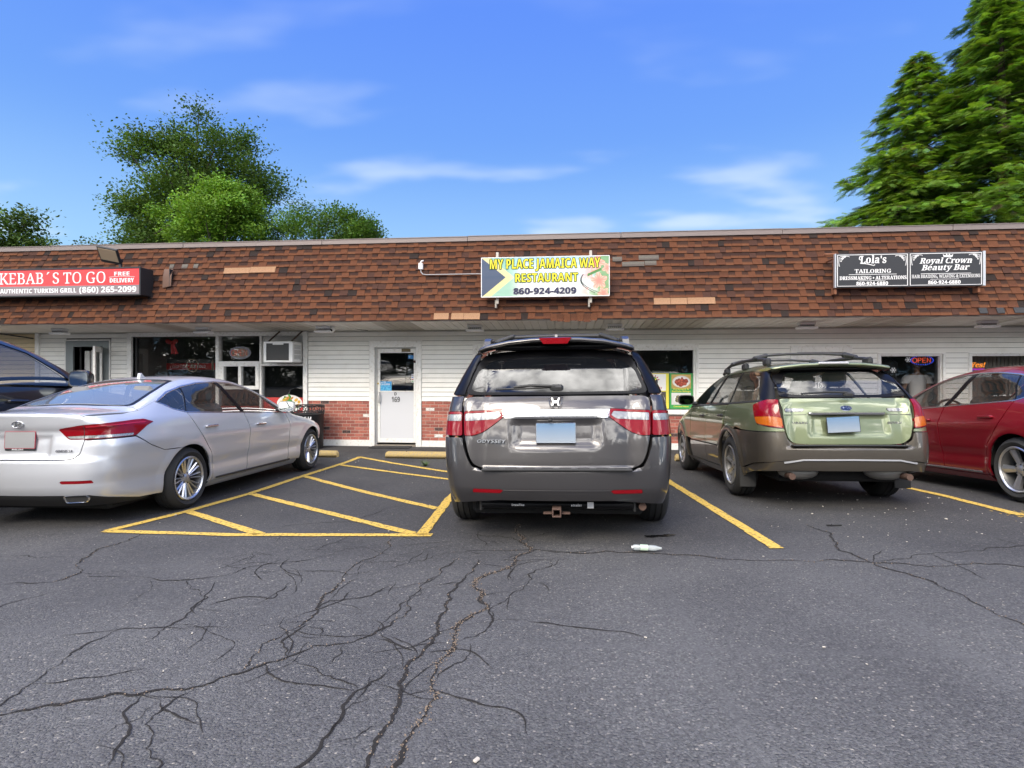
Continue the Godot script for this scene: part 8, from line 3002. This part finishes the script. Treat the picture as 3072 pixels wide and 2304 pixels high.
# shop dummy: one skin meshed from joined tapered limbs, and a dress over it
func mannequin(M: Dictionary) -> void:
	var o := thing("mannequin", "shop mannequin in a white short sleeved dress with hands before its waist", "mannequin", Vector3(7.38, 0.09, -0.55))
	o.scale = Vector3.ONE * 1.06
	var J := [[Vector3(0, 1.48, 0), 0.055, Vector3(0, 1.62, 0.01), 0.05], [Vector3(0, 1.68, 0.02), 0.095, Vector3(0, 1.74, 0.01), 0.10], [Vector3(0, 1.40, 0), 0.10, Vector3(0, 1.08, 0), 0.085], [Vector3(-0.10, 1.41, 0), 0.07, Vector3(0.10, 1.41, 0), 0.07], [Vector3(0, 1.08, 0), 0.10, Vector3(0, 0.92, 0), 0.13],
		[Vector3(-0.175, 1.40, 0), 0.05, Vector3(-0.25, 1.16, -0.02), 0.04], [Vector3(-0.25, 1.16, -0.02), 0.038, Vector3(-0.33, 0.98, 0.10), 0.026], [Vector3(0.175, 1.40, 0), 0.05, Vector3(0.22, 1.15, 0.02), 0.04], [Vector3(0.22, 1.15, 0.02), 0.038, Vector3(0.04, 0.99, 0.19), 0.026],
		[Vector3(0.04, 0.99, 0.19), 0.028, Vector3(0.0, 0.93, 0.21), 0.030], [Vector3(-0.33, 0.98, 0.10), 0.028, Vector3(-0.36, 0.92, 0.13), 0.028], [Vector3(-0.09, 0.9, 0), 0.085, Vector3(-0.1, 0.5, 0), 0.06], [Vector3(0.09, 0.9, 0), 0.085, Vector3(0.1, 0.5, 0), 0.06], [Vector3(-0.1, 0.5, 0), 0.055, Vector3(-0.1, 0.06, 0), 0.04], [Vector3(0.1, 0.5, 0), 0.055, Vector3(0.1, 0.06, 0), 0.04], [Vector3(-0.1, 0.04, 0), 0.04, Vector3(-0.1, 0.03, 0.12), 0.03], [Vector3(0.1, 0.04, 0), 0.04, Vector3(0.1, 0.03, 0.12), 0.03]]
	for sg in [-1.0, 1.0]:   # fingers and thumb
		var root: Vector3 = Vector3(0.0, 0.93, 0.21) if sg > 0 else Vector3(-0.36, 0.92, 0.13)
		for k in 4:
			var b := root + Vector3((k - 1.5) * 0.015, -0.02, 0.0)
			var m: Vector3 = b + Vector3(-0.005, -0.035 - 0.004 * (1.5 - absf(k - 1.5)), 0.012)
			J.append([b, 0.009, m, 0.0085])
			J.append([m, 0.0085, m + Vector3(-0.004, -0.03, 0.0), 0.007])
		J.append([root + Vector3(0.02 * sg, 0.01, 0.01), 0.010, root + Vector3(0.035 * sg, -0.03, 0.02), 0.008])
	put("body", nets(J, 0.017, 0.03), mat(Color(0.30, 0.17, 0.10), 0.5), o)
	var d := MB.new()
	loft(d, [rounded(0.13, 0.10, 0, Vector3(0, 1.455, 0), 28), rounded(0.165, 0.125, 0, Vector3(0, 1.36, 0.01), 28), rounded(0.15, 0.12, 0, Vector3(0, 1.22, 0.01), 28), rounded(0.125, 0.105, 0, Vector3(0, 1.08, 0), 28), rounded(0.15, 0.125, 0, Vector3(0, 1.0, 0), 28), rounded(0.19, 0.155, 0, Vector3(0, 0.88, 0), 28), rounded(0.25, 0.20, 0, Vector3(0, 0.6, 0), 28), rounded(0.29, 0.23, 0, Vector3(0, 0.35, 0), 28)])
	for sg in [-1.0, 1.0]:
		loft(d, [rounded(0.075, 0.085, 0, Vector3(sg * 0.13, 1.455, 0), 16), rounded(0.085, 0.085, 0, Vector3(sg * 0.185, 1.40, 0), 16), rounded(0.075, 0.075, 0, Vector3(sg * 0.225, 1.29, 0), 16)])
	put("dress", d, mat(Color(0.70, 0.69, 0.66), 0.9), o)
	var bt := MB.new()
	for i in 9:
		bt.ball(Vector3(0, 1.40 - i * 0.05, 0.125 - absf(i - 3) * 0.003), Vector3(0.007, 0.007, 0.005), 6, 4)
	put("buttons", bt, grey(0.3, 0.5), o)

# surface nets over tapered capsules [a, ra, b, rb] joined with a smooth minimum
func nets(J: Array, h: float, k: float) -> MB:
	var field := {}
	var val := func(p: Vector3) -> float:
		var d := 1e9
		for c in J:
			var ab: Vector3 = c[2] - c[0]
			var t := clampf((p - c[0]).dot(ab) / ab.length_squared(), 0, 1)
			var q: float = p.distance_to(c[0] + ab * t) - lerpf(c[1], c[3], t)
			var kk: float = k if c[1] > 0.02 else 0.004
			var g := maxf(kk - absf(d - q), 0.0)
			d = minf(d, q) - g * g / (4.0 * kk)
		return d
	var cells := {}
	for c in J:
		var m: float = maxf(c[1], c[3]) + h * 2.5
		var lo: Vector3 = c[0].min(c[2]) - Vector3.ONE * m
		var hi: Vector3 = c[0].max(c[2]) + Vector3.ONE * m
		for x in range(int(floor(lo.x / h)), int(ceil(hi.x / h))):
			for y in range(int(floor(lo.y / h)), int(ceil(hi.y / h))):
				for z in range(int(floor(lo.z / h)), int(ceil(hi.z / h))):
					cells[Vector3i(x, y, z)] = true
	for c in cells:
		for e in 8:
			var q: Vector3i = c + Vector3i(e & 1, (e >> 1) & 1, (e >> 2) & 1)
			if not field.has(q):
				field[q] = val.call(Vector3(q) * h)
	var vert := {}
	var nor := {}
	for c in cells:
		var sum := Vector3.ZERO
		var cnt := 0
		for a in 8:
			for ax in 3:
				if (a >> ax) & 1:
					continue
				var q0: Vector3i = c + Vector3i(a & 1, (a >> 1) & 1, (a >> 2) & 1)
				var q1 := q0
				q1[ax] += 1
				var f0: float = field[q0]
				var f1: float = field[q1]
				if (f0 < 0) != (f1 < 0):
					sum += (Vector3(q0) + (Vector3(q1) - Vector3(q0)) * (f0 / (f0 - f1))) * h
					cnt += 1
		if cnt:
			var p := sum / cnt
			vert[c] = p
			var e := 0.003
			nor[c] = Vector3(val.call(p + Vector3(e, 0, 0)) - val.call(p - Vector3(e, 0, 0)), val.call(p + Vector3(0, e, 0)) - val.call(p - Vector3(0, e, 0)), val.call(p + Vector3(0, 0, e)) - val.call(p - Vector3(0, 0, e))).normalized()
	var mb := MB.new()
	for c in cells:
		for ax in 3:
			var q1: Vector3i = c
			q1[ax] += 1
			if (field[c] < 0) == (field.get(q1, 1.0) < 0):
				continue
			var u := Vector3i.ZERO
			var w := Vector3i.ZERO
			u[(ax + 1) % 3] = 1
			w[(ax + 2) % 3] = 1
			var ids := [c, c - u, c - u - w, c - w]
			if vert.has(ids[0]) and vert.has(ids[1]) and vert.has(ids[2]) and vert.has(ids[3]):
				mb.quadn(vert[ids[0]], vert[ids[1]], vert[ids[2]], vert[ids[3]], nor[ids[0]], nor[ids[1]], nor[ids[2]], nor[ids[3]])
	return mb
# ---------------------------------------------------------------- trees
func leaf_mat(c: Color) -> StandardMaterial3D:
	var m := mat(Color.WHITE, 0.55)
	m.vertex_color_use_as_albedo = true
	m.backlight_enabled = true
	m.backlight = Color(0.8, 0.8, 0.5)
	m.metallic_specular = 0.35
	return m

func leaf_spray(cnt: int, spread: float, size: float, sd: int) -> ArrayMesh:   # a handful of pointed leaves about a twig
	var g := RandomNumberGenerator.new()
	g.seed = sd
	var mb := MB.new()
	for i in cnt:
		var p := Vector3(g.randf_range(-1, 1), g.randf_range(-0.6, 0.6), g.randf_range(-1, 1)) * spread
		var a := Basis(Vector3.UP, g.randf() * TAU) * Basis(Vector3.RIGHT, g.randf_range(-0.9, 0.5)) * Basis(Vector3.BACK, g.randf_range(-0.7, 0.7))
		var l := size * g.randf_range(0.7, 1.25)
		var q := [p + a * Vector3(0, 0, 0), p + a * Vector3(l * 0.30, l * 0.05, l * 0.45), p + a * Vector3(0, -l * 0.05, l), p + a * Vector3(-l * 0.30, l * 0.05, l * 0.45)]
		var n := (a * Vector3.UP)
		mb.trin(q[0], q[1], q[2], n, n, n)
		mb.trin(q[0], q[2], q[3], n, n, n)
	return mb.done()

func leafy(parent: Node, shape: ArrayMesh, places: Array, tints: Array, m: Material) -> void:
	var mm := MultiMesh.new()
	mm.transform_format = MultiMesh.TRANSFORM_3D
	mm.use_colors = true
	mm.mesh = shape
	mm.instance_count = places.size()
	for i in places.size():
		mm.set_instance_transform(i, places[i])
		mm.set_instance_color(i, tints[i])
	var o := MultiMeshInstance3D.new()
	o.multimesh = mm
	o.material_override = m
	o.name = numbered("crown", parent)
	parent.add_child(o)
	o.set_meta("kind", "stuff")

func broadleaf(label: String, at: Vector3, c: Vector3, rad: Vector3, clumps: int, per: int, size: float, tone: Color, airy: float, sd: int, group := "", lobes := []) -> Node3D:
	var g := RandomNumberGenerator.new()
	g.seed = sd
	var o := thing("tree", label, "tree", at, group)
	var bark := mat(Color(0.055, 0.045, 0.035), 0.9)
	var tr := MB.new()
	var fork := Vector3(0, c.y - rad.y * 0.75, 0)
	tr.tube([Vector3(0, -0.3, 0), Vector3(0.06, fork.y * 0.5, 0.04), fork, Vector3(c.x * 0.5, c.y, c.z * 0.5), Vector3(c.x, c.y + rad.y * 0.6, c.z)], rad.x * 0.085, 9, 0.2)
	put("trunk", tr, bark, o)
	var places := []
	var tints := []
	var n := noise_of(1.0, sd, 2)
	var sets := [[c, rad]]
	for e in lobes:
		sets.append(e)
	for ci in clumps:
		var se: Array = sets[ci % sets.size()] if sets.size() > 1 else sets[0]
		var d := Vector3(g.randfn(), g.randfn() + 0.15, g.randfn()).normalized()
		var q := minf(pow(g.randf(), 0.42) * (1.0 + 0.30 * n.get_noise_3dv(d * 1.7)), 1.08)
		var p: Vector3 = se[0] + d * q * se[1]
		var cr: float = rad.x * g.randf_range(0.10, 0.20)
		if ci % 3 == 0:
			var lm := MB.new()
			var st := fork.lerp(se[0], g.randf_range(0.0, 0.6))
			var mid := st.lerp(p, 0.5) + Vector3(0, rad.y * 0.10, 0)
			lm.tube([st, mid, p], rad.x * 0.018, 5, 0.25)
			put("limb", lm, bark, o)
		var shade := g.randf_range(0.65, 1.35)
		for k in per:
			var e := Vector3(g.randfn(), g.randfn() * 0.7, g.randfn()) * cr * 0.62
			if g.randf() < airy:
				e *= 1.2
			var b := Basis(Vector3.UP, g.randf() * TAU) * Basis(Vector3.RIGHT, g.randf_range(-0.5, 0.5))
			places.append(Transform3D(b.scaled(Vector3.ONE * g.randf_range(0.7, 1.3)), p + e))
			var s2 := shade * g.randf_range(0.75, 1.3)
			tints.append(Color(tone.r * s2 * g.randf_range(0.85, 1.2), tone.g * s2, tone.b * s2))
	leafy(o, leaf_spray(9, size * 2.2, size, sd + 1), places, tints, leaf_mat(tone))
	return o

func hemlock(label: String, at: Vector3, h: float, slope: float, low: float, sd: int, tone: Color, group := "") -> Node3D:
	var g := RandomNumberGenerator.new()
	g.seed = sd
	var o := thing("hemlock", label, "tree", at, group)
	var bark := mat(Color(0.06, 0.045, 0.035), 0.95)
	var tr := MB.new()
	tr.tube([Vector3(0, -0.3, 0), Vector3(0.05, h * 0.4, 0), Vector3(0, h * 0.8, 0.03), Vector3(0, h - 0.1, 0)], h * 0.017, 9, 0.08)
	put("trunk", tr, bark, o)
	# a spray: a flat drooping fan of needle-covered twigs, paler at the tips
	var sp := MB.new()
	for i in 19:
		var t := 0.10 + 0.90 * (i / 2) / 9.0
		var sg := 1.0 if i % 2 else -1.0
		var st := Vector3(0, -0.10 * t * t, t) * 0.42
		var d := Vector3(sg * 0.75, -0.22, 0.62).normalized() * (0.22 * (1.15 - t * 0.75))
		if i == 18:
			d = Vector3(0, -0.25, 0.95) * 0.12
		var w := Vector3(0.0, 0.0, 0.013)
		var up := Vector3(0, 0.012, 0)
		var n := Vector3(sg * -0.15, 1, 0.2).normalized()
		sp.trin(st - w, st + w, st + d * 0.6 + w * 1.2 + up, n, n, n)
		sp.trin(st - w, st + d * 0.6 + w * 1.2 + up, st + d * 0.6 - w * 0.8 + up, n, n, n)
		sp.trin(st + d * 0.6 - w * 0.8 + up, st + d * 0.6 + w * 1.2 + up, st + d, n, n, n)
	var shape := sp.done()
	var places := []
	var tints := []
	var y := low
	var turn := 0.0
	var cnt := 0
	while y < h - 0.15:
		var reach := (h - y) * slope * g.randf_range(0.58, 1.12) + 0.12
		turn += 2.399 + g.randf_range(-0.4, 0.4)
		var dir := Vector3(cos(turn), 0, sin(turn))
		var rise := g.randf_range(0.05, 0.30)
		var tip := Vector3(0, y, 0) + dir * reach + Vector3(0, reach * (rise - 0.22), 0)
		var mid := Vector3(0, y, 0) + dir * reach * 0.55 + Vector3(0, reach * rise * 0.5, 0)
		cnt += 1
		if cnt % 3 == 0:
			var lm := MB.new()
			lm.tube([Vector3(0, y, 0), mid, tip], 0.012 + reach * 0.008, 5, 0.2)
			put("limb", lm, bark, o)
		var k := int(12 + reach * 26.0)
		var shade := g.randf_range(0.72, 1.25)
		for i in k:
			var t := pow(g.randf(), 0.6)
			var a := Vector3(0, y, 0).lerp(mid, t * 2.0) if t < 0.5 else mid.lerp(tip, t * 2.0 - 1.0)
			var sidew := Vector3(-dir.z, 0, dir.x) * g.randfn() * reach * 0.15 * (1.1 - t * 0.6)
			var p := a + sidew + Vector3(0, g.randf_range(-0.10, 0.08) - absf(sidew.length()) * 0.25, 0)
			var ang := atan2(dir.x, dir.z) + g.randf_range(-0.9, 0.9)
			var b := Basis(Vector3.UP, ang) * Basis(Vector3.RIGHT, g.randf_range(-0.1, 0.6)) * Basis(Vector3.BACK, g.randf_range(-0.4, 0.4))
			places.append(Transform3D(b.scaled(Vector3.ONE * g.randf_range(0.5, 0.95)), p))
			var s2 := shade * g.randf_range(0.6, 1.3)
			tints.append(Color(tone.r * s2 * g.randf_range(0.85, 1.25), tone.g * s2, tone.b * s2 * g.randf_range(0.8, 2.0)) if g.randf() > 0.05 else Color(0.09, 0.07, 0.035))
		y += g.randf_range(0.032, 0.078) * (0.6 + 0.55 * (h - y) / h)
	leafy(o, shape, places, tints, leaf_mat(tone))
	return o

func build_trees(M: Dictionary) -> void:
	broadleaf("big dark airy tree rising over the roof above the kebab sign", Vector3(-18.3, 0, -14), Vector3(0, 10.4, 0), Vector3(4.0, 3.7, 3.8), 130, 62, 0.15, Color(0.068, 0.128, 0.027), 0.35, 101, "", [[Vector3(-2.0, 8.0, 0.5), Vector3(2.0, 3.0, 2.0)], [Vector3(1.2, 11.2, 0), Vector3(3.0, 2.8, 3.0)]])
	broadleaf("bright green maple standing before the big dark tree", Vector3(-14.4, 0, -10), Vector3(0, 7.0, 0), Vector3(2.5, 2.4, 2.4), 85, 62, 0.13, Color(0.128, 0.247, 0.027), 0.1, 102, "", [[Vector3(0.4, 8.2, 0), Vector3(1.5, 1.6, 1.5)]])
	broadleaf("mid green spreading tree right of the bright maple", Vector3(-10.9, 0, -12), Vector3(0, 7.3, 0), Vector3(2.6, 2.0, 2.4), 80, 56, 0.13, Color(0.081, 0.161, 0.028), 0.25, 103, "", [[Vector3(1.3, 7.0, 0), Vector3(1.8, 1.7, 1.5)]])
	broadleaf("thin leafed treetop at the far left over the kebab sign's end", Vector3(-26.8, 0, -12), Vector3(0, 7.2, 0), Vector3(2.9, 2.4, 2.5), 46, 44, 0.16, Color(0.072, 0.130, 0.029), 0.5, 104)
	broadleaf("lone thin twig top peeping over the roof left of the floodlight", Vector3(-24.0, 0, -14), Vector3(0, 7.0, 0), Vector3(0.55, 1.35, 0.5), 9, 22, 0.14, Color(0.078, 0.130, 0.026), 0.5, 105)
	hemlock("slender hemlock, leftmost of the evergreens at the right end", Vector3(12.45, 0, -9.0), 13.0, 0.54, 4.5, 111, Color(0.184, 0.332, 0.032))
	hemlock("tall hemlock in the middle of the evergreens at the right end", Vector3(14.1, 0, -7.6), 14.2, 0.42, 4.5, 112, Color(0.165, 0.309, 0.032))
	hemlock("tallest hemlock, cut off by the picture's top right corner", Vector3(15.6, 0, -9.6), 17.5, 0.36, 4.5, 113, Color(0.138, 0.265, 0.037))
	hemlock("low bushy hemlock just over the roof at the evergreens' left foot", Vector3(11.2, 0, -8.2), 9.2, 0.46, 4.5, 114, Color(0.196, 0.343, 0.032))
	# across the road behind the camera: what the windows mirror
	var names := ["leftmost tree of the row across the road", "second tree of the row across the road", "third tree of the row across the road", "fourth tree of the row across the road", "fifth, middle tree of the row across the road", "sixth tree of the row across the road", "seventh tree of the row across the road", "rightmost tree of the row across the road"]
	for k in 8:
		var x := -42.0 + k * 11.5 + rng.randf_range(-2, 2)
		var z := rng.randf_range(38.0, 46.0)
		var h := rng.randf_range(8.0, 11.0)
		broadleaf(names[k], Vector3(x, lot_y(x, z), z), Vector3(0, h * 0.42, 0), Vector3(8.0, h * 0.5, 5.0), 70, 34, 0.42, Color(0.040, 0.075, 0.018), 0.1, 121 + k, "trees across the road")
